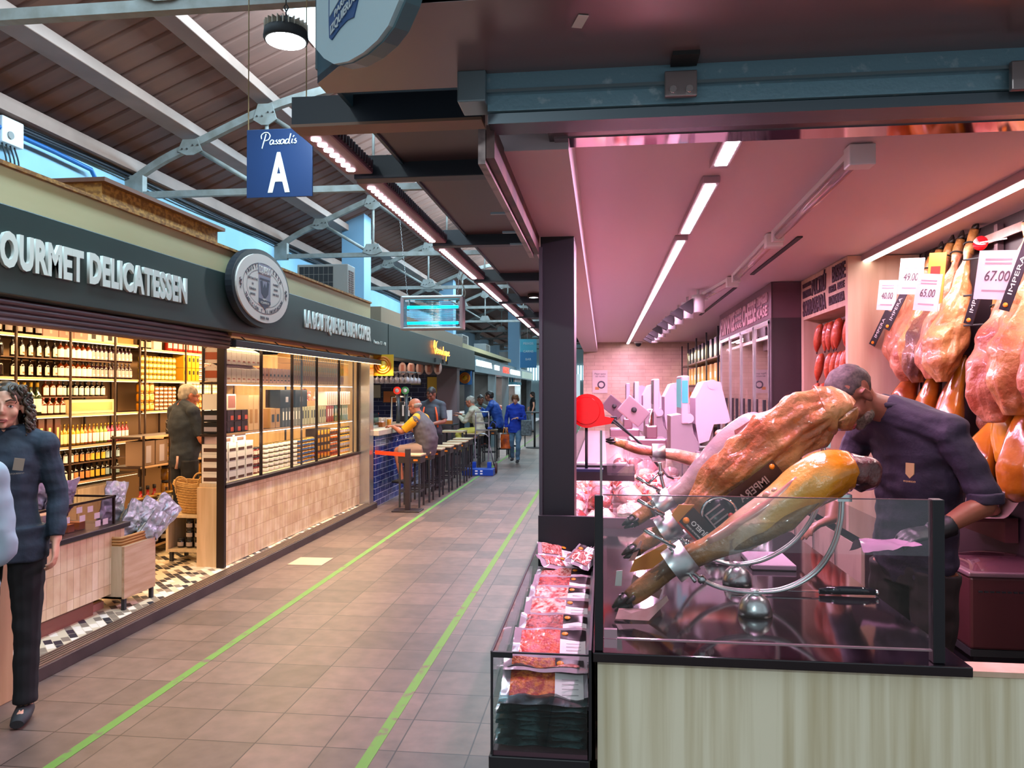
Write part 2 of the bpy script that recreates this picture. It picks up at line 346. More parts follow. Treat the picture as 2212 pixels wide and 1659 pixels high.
# hanging blue passage sign
t = thing('hanging_sign', 'blue hanging board with a large white letter A on two cords', 'sign', (-1.76, 4.0, 2.86))
T = Matrix.Translation((1.76, -4.0, -2.86))
sgn = MB(T).box(-1.937, -1.563, 4.0, 4.012, 2.678, 3.052, bev=.002).obj('sign_board', M('blue_sign_print', '#0b2750', .35), t)
wl = M('white_sign_letters', '#c9d6da', .45)
def sub(o, par, T):
    o.data.transform(T); o.parent = par; return o
sub(text('large_letter', 'A', wl, (-1.752, 3.998, 2.712), (1, 0, 0), (0, 0, 1), .215, width=.125, weight=.03, ext=.001), sgn, T)
def script(par, strokes, origin, right, up, k, r, mat, name, n=5):
    """handwriting as round tubes; strokes in a small 2D unit system"""
    ri = Vector(right).normalized(); u = Vector(up).normalized(); o = Vector(origin); mb = MB()
    for s_ in strokes:
        P = smooth_curve([o+ri*(x*k)+u*(y*k) for x, y in s_], 5); mb.tube(P, r, n)
    return mb.obj(name, mat, par)
passadis = [[(.6, .0), (.9, 1.2), (1.15, 2.2), (1.3, 2.9)], [(.4, 1.9), (.35, 2.6), (.9, 3.1), (1.7, 3.1), (2.15, 2.5), (1.9, 1.75), (1.2, 1.5)],
 [(2.9, 1.5), (2.5, 1.6), (2.2, 1.2), (2.3, .75), (2.7, .85), (3.0, 1.5), (2.9, .9), (3.15, .75)],
 [(3.7, 1.6), (3.4, 1.35), (3.75, 1.1), (3.6, .75), (3.2, .85)], [(4.3, 1.6), (4.0, 1.35), (4.35, 1.1), (4.2, .75), (3.8, .85)],
 [(5.1, 1.5), (4.7, 1.6), (4.4, 1.2), (4.5, .75), (4.9, .85), (5.2, 1.5), (5.1, .9), (5.35, .75)],
 [(6.1, 1.5), (5.7, 1.6), (5.4, 1.2), (5.5, .75), (5.9, .85), (6.2, 1.6), (6.45, 2.7), (6.1, .95), (6.4, .75)],
 [(6.85, 1.6), (6.7, .95), (6.95, .75)], [(6.9, 1.95), (7.15, 2.3)], [(7.6, 1.7), (7.3, 1.4), (7.65, 1.15), (7.5, .75), (7.1, .85)]]
script(sgn, passadis, (-1.865-(-1.76), 3.998-4.0, 2.945-2.86), (1, 0, .02), (.05, 0, 1), .0275, .0032, wl, 'script_word')
for x in (-1.93, -1.60): MB(T).cyl((x, 4.006, 3.05), (x, 4.006, 5.2), .0035, n=6).obj('cord', M('tan_cord', '#a08a66', .7), t)
# insect killer lamp
t = thing('insect_killer', 'silver insect killer lamp with two glowing blue tubes on chains', 'lamp', (-1.79, 8.0, 2.45))
T = Matrix.Translation((1.79, -8.0, -2.45)); sil = M('silver_casing', '#a9a5a2', .3, .6)
MB(T).box(-2.13, -1.455, 7.93, 8.07, 2.59, 2.632, bev=.015).obj('top_rail', sil, t); MB(T).box(-2.13, -1.455, 7.93, 8.07, 2.27, 2.30, bev=.012).obj('bottom_rail', sil, t)
for x in (-2.13, -1.495): MB(T).box(x, x+.04, 7.93, 8.07, 2.28, 2.62, bev=.012).obj('end_panel', M('pinkish_end_cap', '#b9a6a8', .4), t)
for z in (2.515, 2.345): MB(T).cyl((-2.07, 8.0, z), (-1.52, 8.0, z), .016, n=10).obj('blue_tube', M('uv_tube_glow', (.0, .6, 1), .4, emit=3.2, ec=(.0, .66, .95)), t)
for sy in (7.935, 8.065):
    gmb = MB(T)
    for k in range(17): gmb.cyl((-2.09, sy, 2.31+.016*k), (-1.495, sy, 2.31+.016*k), .0018, n=4)
    gmb.obj('wire_guard', chrome, t)
gmb = MB(T)
for x, w_, c in ((-2.075, .04, 0), (-2.02, .05, 1), (-1.66, .05, 1)): MB(T).box(x, x+w_, 7.925, 7.93, 2.566, 2.585).obj('rating_label', paper, t)
for x, x2 in ((-2.07, -2.28), (-1.53, -1.50)):
    c = MB(T); p = Vector((x, 8, 2.63)); q = Vector((x2, 8.33, 3.88)); n_ = 60
    for k in range(n_): a = p.lerp(q, k/n_); b = p.lerp(q, (k+.8)/n_); c.tube([a+Vector((.004*(k % 2), .004*((k+1) % 2), 0)), b+Vector((.004*(k % 2), 0, 0))], .0035, 4)
    c.obj('chain', steel, t)
MB(T).tube(smooth_curve([(-1.47, 8, 2.58), (-1.44, 8, 2.66), (-1.47, 8, 2.74), (-1.49, 8, 2.82), (-1.43, 8, 2.92), (-1.40, 8, 2.94)], 5), .006, 6).obj('power_cord', M('pale_cord', '#a9a89c', .5), t)
# teal hanging board far down the aisle
t = thing('hanging_sign', 'small teal and blue hanging notice board far down the aisle', 'sign', (-1.9, 17, 2.6))
MB().box(-.16, .2, 0, .02, -.62+.2, .0+.2).obj('sign_board', M('teal_print', '#3f9fb5', .5), t)
MB().box(-.16, .2, -.004, 0, -.42, -.08).obj('blue_panel', M('blue_print', '#1f6fa0', .5), t)
for k in range(3): text('letters', ('PEIXOS', 'CARNS', 'BAR')[k], wl, (.02, -.006, .08-.17*k), (1, 0, 0), (0, 0, 1), .05, t)
MB().cyl((.0, 0, .2), (0, 0, 1.4), .006, n=5).obj('cord', steel, t)
t.location = (-1.62, 16.51, 2.55)
# ================= gourmet shop on the left =================
m_plinth = M('dark_plinth_metal', '#3b3230', .45, .3, c2='#4a403c', scale=4)
MB().box(-3.25, -3.12, -1, 10.42, 0, .075, bev=.004).struct('baseboard_left', m_plinth)
g = MB()
for k in range(5): g.box(-3.25+.026*k, -3.236+.026*k, -1, 10.42, .075, .082)
g.struct('trim_3', M('grooved_rail', '#8d7a68', .35, .7))
m_hex, N, L, B = nt('patterned_cement_tile')
tc = N.new('ShaderNodeTexCoord'); mp = N.new('ShaderNodeMapping'); mp.inputs['Scale'].default_value = (1, 1, 1); mp.inputs['Rotation'].default_value = (0, 0, math.radians(45)); L.new(tc.outputs['Object'], mp.inputs[0])
br = N.new('ShaderNodeTexBrick'); br.offset = .5
for k, v in (('Scale', 1), ('Brick Width', .10), ('Row Height', .048), ('Mortar Size', .002), ('Mortar Smooth', .1), ('Bias', 0)): br.inputs[k].default_value = v
br.inputs['Color1'].default_value = (0, 0, 0, 1); br.inputs['Color2'].default_value = (1, 1, 1, 1); br.inputs['Mortar'].default_value = (.5, .5, .5, 1)
rp = N.new('ShaderNodeValToRGB'); rp.color_ramp.interpolation = 'CONSTANT'; e = rp.color_ramp.elements
e[0].color = C4('#2e3138'); e[1].position = .3; e[1].color = C4('#d8c8a8'); x_ = e.new(.55); x_.color = C4('#8a7d6c'); x_ = e.new(.78); x_.color = C4('#f0e6d2')
L.new(mp.outputs[0], br.inputs[0]); L.new(br.outputs[0], rp.inputs[0]); L.new(rp.outputs[0], B.inputs[0]); B.inputs['Roughness'].default_value = .3
MB().box(-5.5, -3.25, -1, 10.3, 0, .075).struct('floor_shop', m_hex)
m_shopwall = M('warm_shop_wall', '#8f6f4c', .7)
MB().box(-5.5, -5.44, -1, 10.3, .075, 2.5).struct('wall_shop', m_shopwall)
m_pier = M('pale_oak_pier', '#d8b98f', .45, c2='#c6a47a', scale=3, stretch=(8, 8, .6))
MB().box(-5.5, -3.34, 10.22, 10.42, .075, 2.13).struct('wall_shop_end', m_pier)
MB().box(-3.34, -3.17, 10.22, 10.40, 0, 2.12, bev=.004).struct('column_2', M('polished_steel_pier', '#b9b4ae', .22, .8))
MB().box(-5.5, -3.46, -1, 10.42, 2.40, 2.46).struct('ceiling_shop', M('shop_ceiling', '#3a2c22', .8))
# fascia signboard
m_green = M('dark_green_signboard', '#27332f', .42, c2='#2c3834', scale=2)
T = Matrix.Translation((3.1, -6, -2.36))
t = thing('shop_signboard', 'long dark green signboard with raised white lettering above the gourmet shop', 'sign', (-3.1, 6, 2.36))
MB(T).box(-3.45, -3.1, -1, 10.87, 2.13, 2.60, bev=.006).obj('board', m_green, t)
lw = M('raised_white_letters', '#dcdad0', .5)
def pt(x, y, z, T=None): return T @ Vector((x, y, z)) if T is not None else Vector((x, y, z))
Y3 = (0, 1, 0); UP = (0, 0, 1)
text('word_gourmet', 'GOURMET', lw, pt(-3.095, (3.50+4.25)/2, 2.278, T), Y3, UP, .178, t, width=.76, weight=.045, ext=.014, spacing=1.08)
text('word_delicatessen', 'DELICATESSEN', lw, pt(-3.095, (4.31+5.41)/2, 2.284, T), Y3, UP, .178, t, width=1.10, weight=.045, ext=.014, spacing=1.10)
text('word_boutique', 'LA BOUTIQUE DEL BUEN COMER', lw, pt(-3.095, (7.70+9.99)/2, 2.300, T), Y3, UP, .178, t, width=2.28, weight=.04, ext=.012, spacing=1.06)
text('stall_number', 'Puesto 17 - 18', lw, pt(-3.095, 10.45, 2.275, T), Y3, UP, .05, t, width=.58, ext=.003)
tag(MB().box(-3.42, -3.11, -1, 10.05, 2.60, 2.80).obj('fascia_panel', M('cream_fascia_board', '#c0b389', .6, c2='#b5a77c', scale=1.5, stretch=(1, .4, 2))), 'cream board band above the dark green gourmet signboard', 'panel')
m_osb = M('osb_board', '#b8823f', .7, c2='#855628', scale=22, stretch=(1, 1, 1.4), lo=.42, hi=.58, bump=.1)
tag(MB().box(-3.47, -3.09, -1, 10.05, 2.80, 2.822).obj('board_cap', m_osb), 'chipboard edge strip lying along the top of the cream band', 'board')
t = thing('plywood_box', 'orange chipboard box standing on the roof of the gourmet shop', 'box', (-3.9, 5.9, 2.83))
T = Matrix.Translation((3.9, -5.9, -2.83))
MB(T).box(-4.5, -3.55, 5.09, 6.75, 2.83, 3.11).obj('box_body', m_osb, t)
MB(T).box(-4.55, -3.50, 5.05, 6.80, 3.11, 3.14).obj('box_lid', M('brown_board_edge', '#6b4333', .6), t)
# oval shop emblem
t = thing('emblem_sign', 'oval cream and dark emblem with bull shield fixed across the green signboard', 'sign', (-3.02, 6.56, 2.535))
def oval(a, b, x, n=48): return [(x, a*math.cos(2*PI*k/n), b*math.sin(2*PI*k/n)) for k in range(n)]
MB().prism(oval(.585, .345, -.06), (.06, 0, 0)).obj('dark_backing', M('emblem_dark', '#23262c', .4), t)
face = MB().prism(oval(.53, .302, 0), (.015, 0, 0)).obj('cream_face', M('emblem_cream', '#e2d2c6', .5), t)
ink = M('emblem_ink', '#4a4552', .6)
def ring(a, b, w_, x, a0, a1, par, nm='emblem_ring', mat=None):
    n = 40; mb = MB()
    for k in range(n):
        p, q = a0+(a1-a0)*k/n, a0+(a1-a0)*(k+1)/n
        mb.add([(x, (a+d)*math.cos(u), (b+d)*math.sin(u)) for u in (p, q) for d in (0, -w_)], [(0, 1, 3, 2)])
    return mb.obj(nm, mat or ink, par)
ring(.42, .225, .006, .0165, 0, 2*PI, face); ring(.35, .165, .004, .0165, 0, 2*PI, face)
def arc_text(body, a, b, a0, a1, h, par, x=.0168):
    for i, ch in enumerate(body):
        if ch == ' ': continue
        u = a0+(a1-a0)*i/(len(body)-1); dy, dz = -a*math.sin(u), b*math.cos(u)
        if a1 > a0: r_ = Vector((0, dy, dz))
        else: r_ = Vector((0, -dy, -dz))
        r_.normalize(); up = Vector((1, 0, 0)).cross(r_)
        text('letter', ch, ink, (x, a*math.cos(u), b*math.sin(u)), r_, up, h, par, ext=.0008, weight=.01)
arc_text('FAUSTO', .385, .180, math.radians(152), math.radians(108), .036, face)
arc_text('PEREZ', .385, .180, math.radians(72), math.radians(32), .036, face)
arc_text('TRADICION Y ALIMENTACION', .41, .215, math.radians(205), math.radians(335), .03, face)
MB().box(.0155, .018, -.13, .13, .125, .215).obj('name_bar', M('emblem_bar', '#8b8290', .5), face)
text('name', 'IZQUIERDO', M('emblem_cream'), (.019, 0, .135), Y3, UP, .066, face, width=.24, ext=.001, weight=.02)
sh = MB().prism([(.0155, y, z) for y, z in ((-.12, .115), (.12, .115), (.12, -.13), (.03, -.165), (0, -.19), (-.03, -.165), (-.12, -.13))], (.002, 0, 0)).obj('shield', M('emblem_bar', '#8b8290', .5), face)
for pl in (((-.10, .09), (.10, .09), (.10, .075), (-.10, .075)), ((-.09, .06), (-.05, .07), (-.03, .0), (0, .05), (.03, .0), (.05, .07), (.09, .06), (.07, -.04), (.02, -.08), (-.02, -.08), (-.07, -.04))):
    MB().prism([(.018, y, z) for y, z in pl], (.0008, 0, 0)).obj('bull_mark', ink, sh)
MB().prism([(.018, y, z) for y, z in ((-.12, -.09), (.12, -.105), (.12, -.13), (.03, -.165), (0, -.19), (-.03, -.165), (-.12, -.13))], (.0006, 0, 0)).obj('motto_band', ink, sh)
text('motto', 'PARA TI', M('emblem_cream'), (.0195, 0, -.105+.0), Y3, UP, .018, sh, ext=.0005); text('motto', 'IZQUIERDO', M('emblem_cream'), (.0195, 0, -.135), Y3, UP, .02, sh, width=.17, ext=.0005)
for s, w_ in ((-1, ('ESPECIALISTAS', 'EN', 'SOBRASADA', 'JAMONES')), (1, ('FIAMBRES', 'QUESOS', 'EMBUTIDOS'))):
    for k, b_ in enumerate(w_): text('small_words', b_, ink, (.0168, s*.235, .055-.045*k), Y3, UP, .02, face, ext=.0005, width=.02*len(b_)*.72)
for s in (-1, 1): script(face, [[(0, 1.2), (.6, 1), (.2, .5), (-.4, .8), (0, 0), (.7, .3), (.6, -.4), (-.2, -.2), (0, -1.0), (.5, -1.2)]], (.0175, s*.455, 0), (0, s, 0), UP, .035, .0025, ink, 'scroll')
text('year', 'DESDE 1938', ink, (.0168, 0, -.272), Y3, UP, .026, face, width=.17, ext=.0006)
# roller shutter box
t = thing('roller_shutter', 'rolled up purple brown metal shutter under the gourmet signboard', 'shutter', (-3.25, 4, 2.06))
mb = MB()
for k in range(4): mb.cyl((.02-.005*k, -5, .05-.033*k), (.02-.005*k, 2.36, .05-.033*k), .019, n=10)
mb.obj('shutter_slats', M('shutter_purple_brown', '#866670', .4, .4, c2='#6f555c', scale=3, stretch=(1, .2, 6)), t)
MB().box(-.04, .0, -5, 2.36, -.07, .07).obj('shutter_rail', M('shutter_purple_brown'), t)
# black lamp bar over the window
t = thing('lamp_bar', 'long black lamp bar fixed under the sign over the shop window', 'lamp', (-3.12, 8.58, 2.03))
MB().box(-.02, .02, -2.36, 2.36, -.03, .03, bev=.004).obj('bar_housing', black, t)
MB().box(-.012, .012, -2.3, 2.3, -.033, -.0295).obj('light_strip', M('warm_strip_glow', (1, .8, .55), .5, emit=5, ec=(1, .66, .34)), t)
for k in range(7): MB().tube([(-.01, -2.1+.7*k, .03), (-.06, -2.1+.7*k, .07), (-.12, -2.1+.7*k, .09)], .006, 6).obj('bracket', black, t)
MB().box(-3.30, -3.18, 6.3, 10.25, 2.10, 2.135).struct('lintel_1', M('copper_soffit', '#b07b4c', .5))
# storefront frame and tiled low wall
m_zel = Mtile('cream_glazed_tile', '#dcc69c', '#c8ad7e', '#a08660', .065, .13, .0018, 'yz', 0, 2, .22, .5, 7, .35, 0, .055, coat=.3)
MB().box(-3.42, -3.31, 6.44, 10.22, .08, .765).struct('wall_low_tiled', m_zel)
t = thing('shop_window', 'glazed shop window in thin dark frames above the cream tiled wall', 'window', (-3.32, 8.3, .78))
T = Matrix.Translation((3.32, -8.3, -.78)); fr = M('dark_bronze_frame', '#2b1f1c', .35, .5)
MB(T).box(-3.36, -3.29, 6.40, 10.24, .765, .80, bev=.004).obj('sill_frame', fr, t)
for y in (6.42, 7.19, 7.94, 8.66, 9.42, 10.18): MB(T).box(-3.34, -3.31, y-.006, y+.006, .80, 2.10).obj('mullion', fr, t)
for a, b in ((6.44, 7.18), (7.20, 7.93), (7.95, 8.65), (8.67, 9.41), (9.43, 10.17)): MB(T).box(-3.327, -3.321, a, b, .80, 2.10).obj('pane', glass, t)
MB().box(-3.36, -3.29, 6.385, 6.43, .075, 2.10, bev=.003).struct('column_3', fr)
MB().box(-3.56, -3.36, 6.42, 6.46, .075, .77).struct('wall_low_end', m_pier)
# ---- shelving ----
shelfm = M('bronze_shelf', '#33231b', .45, .3); lipm = M('shelf_front_lip', '#c9a47c', .4)
def shelf_unit(name, label, x0, x1, y0, y1, levels, posts, zb, zt, light=None):
    t = thing(name, label, 'shelf', ((x0+x1)/2, (y0+y1)/2, zb)); T = Matrix.Translation((-(x0+x1)/2, -(y0+y1)/2, -zb))
    for z in levels:
        s_ = MB(T).box(x0, x1, y0, y1, z-.022, z-.002).obj('shelf_board', shelfm, t)
        MB(T).box(x1, x1+.004, y0, y1, z-.022, z-.001).obj('price_rail', lipm, s_)
        if light: MB(T).box(x1-.03, x1-.012, y0+.03, y1-.03, z-.029, z-.0225).obj('led_strip', light, s_)
    for y in posts:
        for x in ((x0+.01, x1+.012) if x1-x0 < .5 else (x0, x1)): MB(T).box(x-.008, x+.008, y-.009, y+.009, zb, zt).obj('upright', shelfm, t)
    return t
ledw = M('warm_led_strip', (1, .85, .65), .5, emit=2.6, ec=(1, .72, .42)); ledc = M('cool_led_strip', (1, .95, .9), .5, emit=9, ec=(1, .86, .76))
shelf_unit('wall_shelving', 'dark metal bottle shelving along the back wall of the gourmet shop', -5.42, -5.08, 4.6, 7.96, (.74, 1.09, 1.40, 1.75, 2.13), (5.0, 6.13, 6.82, 7.5, 7.93), .68, 2.4, ledw)
shelf_unit('wall_shelving', 'dark metal shelving with jars and cartons beside the bottle shelves', -5.42, -5.08, 8.0, 10.18, (1.09, 1.40, 1.75, 2.10), (8.03, 8.87, 9.5, 10.1), .68, 2.4, ledw)
shelf_unit('window_shelving', 'two lit shelves standing in the glazed shop window', -3.56, -3.375, 6.46, 10.16, (1.24, 1.705), (6.5, 8.3, 10.1), .79, 2.1, ledc)
area('shelf_strip_glow', (-3.354, 8.3, 1.66), .02, 3.5, 10, (1, .82, .62), (0, math.radians(14), 0)); area('shelf_strip_glow', (-3.354, 8.3, 1.20), .02, 3.5, 11, (1, .74, .48), (0, math.radians(14), 0))
for z in (1.37, 1.72, 2.10, 1.06): area('wall_shelf_glow', (-5.02, 7.5, z), .03, 5.0, 13, (1, .62, .30))
t = thing('base_cabinet', 'pale oak base cabinets with black handles under the bottle shelves', 'cabinet', (-5.25, 6.3, .075)); T = Matrix.Translation((5.25, -6.3, -.075))
MB(T).box(-5.42, -5.12, 4.6, 7.56, .08, .675).obj('carcass', woodl, t)
for k in range(5):
    d = MB(T).box(-5.12, -5.10, 4.62+.59*k, 5.19+.59*k, .12, .66, bev=.003).obj('door', woodl, t); MB(T).box(-5.10, -5.094, 5.08+.59*k, 5.14+.59*k, .50, .62).obj('handle', blackm, d)
# ---- products ----
def cm(n, c, **k): return M(n, c, **k)
amber = M('amber_glass', '#5a2308', .08, coat=.5); darkg = M('dark_bottle_glass', '#140d0b', .08, coat=.5); gold = M('golden_oil_glass', '#b9871c', .1, coat=.5); greeng = M('green_bottle_glass', '#1c2a12', .08, coat=.5)
cream = M('cream_label', '#e8d6bc', .6); whitel = M('white_label', '#efe6da', .6)
def bottle(name, h, r, body, label, cap, shoulder=.62, wide=False, lc=None):
    prof = [(0, 0), (r, .002), (r, h*shoulder), (r*.8, h*(shoulder+.06)), (r*.34, h*(shoulder+.14)), (r*.30, h*.90), (r*.34, h*.91), (r*.34, h*.93), (0, h*.93)]
    o = MB().lathe(prof, 10).obj(name, body)
    MB().lathe([(0, h*.86), (r*.40, h*.86), (r*.40, h), (0, h)], 8).obj('cap', cap, o)
    n = 7; a0, a1 = (-PI*.42, PI*.42) if not wide else (-PI*.5, PI*.5); L_ = MB(); rr = r*1.03
    L_.add([(rr*math.cos(a0+(a1-a0)*k/n), rr*math.sin(a0+(a1-a0)*k/n), z) for k in range(n+1) for z in (h*.10, h*(shoulder-.08))], [(2*k, 2*k+2, 2*k+3, 2*k+1) for k in range(n)], 0, True)
    if lc: L_.add([(rr*1.01*math.cos(-.5+k/n), rr*1.01*math.sin(-.5+k/n), z) for k in range(n+1) for z in (h*.16, h*.26)], [(2*k, 2*k+2, 2*k+3, 2*k+1) for k in range(n)], 1, True)
    L_.obj('label', [label, lc or label], o); return o
def jar(name, h, r, body, lid, label=None, n=10):
    o = MB().lathe([(0, 0), (r*.92, 0), (r, h*.08), (r, h*.74), (r*.8, h*.82), (r*.8, h*.84), (0, h*.84)], n).obj(name, body)
    MB().lathe([(0, h*.82), (r*.88, h*.82), (r*.88, h), (0, h)], n).obj('lid', lid, o)
    if label:
        q = 6; rr = r*1.02; MB().add([(rr*math.cos(-1.0+2.0*k/q), rr*math.sin(-1.0+2.0*k/q), z) for k in range(q+1) for z in (h*.2, h*.62)], [(2*k, 2*k+2, 2*k+3, 2*k+1) for k in range(q)], 0, True).obj('label', label, o)
    return o
DMAX = 1
def carton(name, w, d, h, body, panel=None, pf=(.15, .85, .35, .75), gable=False, ink_=None, side=None):
    """front faces +X, width along Y"""
    mb = MB(); d = min(d, DMAX)
    if gable: mb.prism([(0, -w/2, 0), (0, w/2, 0), (0, w/2, h*.72), (0, 0, h), (0, -w/2, h*.72)] if gable == 'x' else [(0, -w/2, 0), (-d, -w/2, 0), (-d, -w/2, h*.75), (-d/2, -w/2, h), (0, -w/2, h*.75)], (-d, 0, 0) if gable == 'x' else (0, w, 0))
    else: mb.box(-d, 0, -w/2, w/2, 0, h)
    o = mb.obj(name, body)
    if panel: MB().box(0, .0015, -w/2+pf[0]*w, -w/2+pf[1]*w, pf[2]*h, pf[3]*h).obj('printed_panel', panel, o)
    if side: MB().box(-d*.9, -d*.1, -w/2-.0015, -w/2, h*.2, h*.6).obj('side_panel', side, o)
    if ink_: MB().box(0, .002, -w*.25, w*.25, h*.14, h*.22).obj('printed_line', ink_, o)
    return o
def place(proto, spots, label, group, ordinal=False, side='from the left'):
    for i, s_ in enumerate(spots):
        o = proto if i == 0 else dup(proto); o.location = s_[:3]
        if len(s_) > 3: o.rotation_euler = (0, 0, s_[3])
        n = len(spots)
        lb = label if not (ordinal and n <= 14) else '%s, %s %s' % (label, ORD[i] if i < n-1 or n < 3 else 'last', side)
        tag(o, lb, proto.get('category') or CAT, group if n > 1 else None)
    return proto
CAT = 'bottle'
def lin(a, b, n): return [a+(b-a)*k/max(1, n-1) for k in range(n)]
def rowY(y0, y1, n, x, z, jit=.0): return [(x+R.uniform(-jit, jit), y, z) for y in lin(y0, y1, n)]
XS = -5.16
for z, wd in ((1.93, 'upper'), (1.752, 'lower')):
    if z == 1.93: tag(box1('acrylic_riser', M('riser_board', '#5a4436', .4), None, -5.40, -5.10, 6.0, 7.47, 1.918, 1.928), 'slim riser shelf carrying the upper row of liqueur bottles', 'shelf')
    place(bottle('liqueur_bottle', .172, .024, darkg, cream, blackm, lc=M('fruit_print', '#b0603a', .6)), rowY(6.20, 6.72, 6, XS, z), 'slim dark liqueur bottle with tall cream label, %s riser row' % wd, 'slim liqueur bottles, %s row' % wd, True)
    place(bottle('liqueur_bottle', .175, .032, amber, whitel, M('grey_cap', '#5c5660', .4, .4), wide=True), rowY(6.80, 7.20, 6, XS, z), 'amber bottle with wide white label in the %s riser row' % wd, 'wide label bottles, %s row' % wd, True)
    place(bottle('liqueur_bottle', .17, .027, M('plum_glass', '#2a1320', .08, coat=.5), M('grey_label', '#a79b9c', .6), M('grey_cap'), lc=whitel), rowY(7.26, 7.46, 4, XS, z)+rowY(7.54, 7.88, 6, XS, z), 'dark bottle with grey striped label in the %s riser row' % wd, 'grey label bottles, %s row' % wd, True)
    place(bottle('liqueur_bottle', .175, .03, darkg, darkg, blackm), rowY(5.2, 6.05, 10, XS, z), 'unlabelled looking dark bottle at the far left of the %s row' % wd, 'dark bottles at the shop left, %s row' % wd)
tag(box1('acrylic_riser', M('riser_board'), None, -5.40, -5.13, 6.5, 7.46, 1.560, 1.568), 'slim riser shelf carrying the vinegar bottles', 'shelf')
place(bottle('vinegar_bottle', .155, .028, darkg, cream, blackm), rowY(6.84, 7.42, 8, XS, 1.57), 'round dark bottle with cream label above the long cream box', 'cream label bottles on the riser', True)
place(bottle('vinegar_bottle', .16, .030, amber, cream, M('red_cap', '#7a2a1c', .4)), rowY(6.60, 6.78, 3, XS, 1.57)+rowY(6.55, 6.8, 4, XS+.02, 1.402), 'amber bottle with cream label beside the shelf upright', 'amber bottles by the upright', True)
CAT = 'box'; place(carton('gift_box', .68, .2, .135, M('cream_gift_box', '#e2c795', .6), M('gold_print', '#c9a566', .6), (.04, .96, .2, .8)), [(-5.10, 7.19, 1.402)], 'long cream gift box lying under the row of small bottles', None)
CAT = 'bottle'; place(bottle('wine_bottle', .30, .036, greeng, cream, M('yellow_foil', '#c79a22', .4), .58), rowY(6.26, 6.50, 4, XS, 1.402), 'tall wine bottle with yellow foil neck behind the woman', 'yellow foil wine bottles', True)
place(bottle('wine_bottle', .30, .034, darkg, whitel, M('brown_foil', '#43201a', .4), .58), rowY(5.6, 6.15, 7, XS, 1.402), 'tall dark wine bottle on the middle shelf left of the yellow foil bottles', 'dark wine bottles, middle shelf')
CAT = 'box'; place(carton('bottle_box', .075, .08, .27, M('brown_gift_tube', '#4a2416', .5), M('gold_print'), (.3, .7, .3, .7)), rowY(6.40, 6.72, 4, -5.12, 1.092), 'tall brown bottle box on the fourth shelf', 'tall brown bottle boxes', True)
CAT = 'bottle'
place(bottle('oil_bottle', .21, .024, gold, M('pale_yellow_label', '#e3d79c', .6), M('gold_cap', '#a8802a', .3, .6)), rowY(6.80, 6.92, 3, XS, 1.092), 'small oil bottle with pale label beside the tall brown boxes', 'oil bottles', True)
for k, (n_, c) in enumerate((('yellow', '#d9a021'), ('orange', '#d2702a'), ('lime', '#8fa03a'), ('raspberry', '#b02f55'), ('red', '#8e2027'))):
    place(bottle('cordial_bottle', .20, .022, M(n_+'_cordial', c, .1, coat=.5), whitel, M('gold_cap')), rowY(6.98+.18*k, 7.11+.18*k, 3, XS, 1.092), 'small cordial bottle with %s filling and white pointed label' % n_, n_+' cordial bottles', True)
tag(box1('acrylic_riser', M('riser_board'), None, -5.40, -5.13, 6.6, 7.88, .905, .912), 'slim riser shelf over the lowest row of labelled bottles', 'shelf')
for z, wd in ((.742, 'lowest'), (.914, 'second lowest')):
    for k, (n_, c) in enumerate((('white', '#e8e0d6'), ('orange and white', '#d98a50'), ('yellow', '#e0b23c'), ('pale blue', '#9fb9c4'))):
        place(bottle('condiment_bottle', .15, .026, darkg, M(n_.split()[0]+'_condiment_label', c, .6), blackm), rowY(6.78+.24*k, 6.95+.24*k, 3, XS, z), 'small dark bottle, %s label, %s bottle row' % (n_, wd), '%s label bottles, %s row' % (n_, wd), True)
    CAT = 'box'; place(carton('small_box', .07, .1, .13, M('gold_carton', '#a57f35', .5), M('plum_panel', '#5a2138', .6)), rowY(6.56, 6.72, 3, -5.12, z), 'small gold carton left of the labelled bottles, %s row' % wd, 'gold cartons, %s row' % wd, True); CAT = 'bottle'
# top shelf
place(bottle('spirit_bottle', .22, .036, darkg, M('grey_label'), blackm), rowY(5.9, 6.5, 6, XS, 2.132), 'black spirit bottle on the top shelf', 'black spirit bottles, top shelf', True)
CAT = 'box'
place(carton('gift_box', .20, .2, .10, M('dusty_pink_box', '#b98278', .6), M('pink_print', '#d8a99c', .6), (.42, .58, .3, .7)), rowY(6.62, 7.04, 3, -5.12, 2.132), 'dusty pink gift box on the top shelf', 'dusty pink gift boxes', True)
place(carton('gift_box', .10, .15, .13, M('scarlet_box', '#b5200f', .5)), [(-5.12, 7.22, 2.225)], 'scarlet box at the top under the shutter', None)
place(carton('gift_box', .22, .18, .09, M('white_gift_box', '#e6dccb', .5), M('dark_print', '#2b211c', .6), (.3, .6, .2, .8)), [(-5.12, 7.24, 2.132), (-5.12, 7.50, 2.132)], 'white gift box with dark print on the top shelf', 'white gift boxes, top shelf', True)
place(carton('wooden_crate', .28, .18, .06, M('orange_pine', '#b8782b', .5)), [(-5.12, 7.75, 2.132)], 'orange wooden crate holding small jars on the top shelf', None)
CAT = 'jar'; place(jar('honey_jar', .09, .034, gold, M('gold_lid', '#c9a23c', .35, .5), whitel), rowY(7.66, 7.86, 3, -5.2, 2.192), 'gold lidded jar standing in the orange crate', 'jars in the orange crate', True)
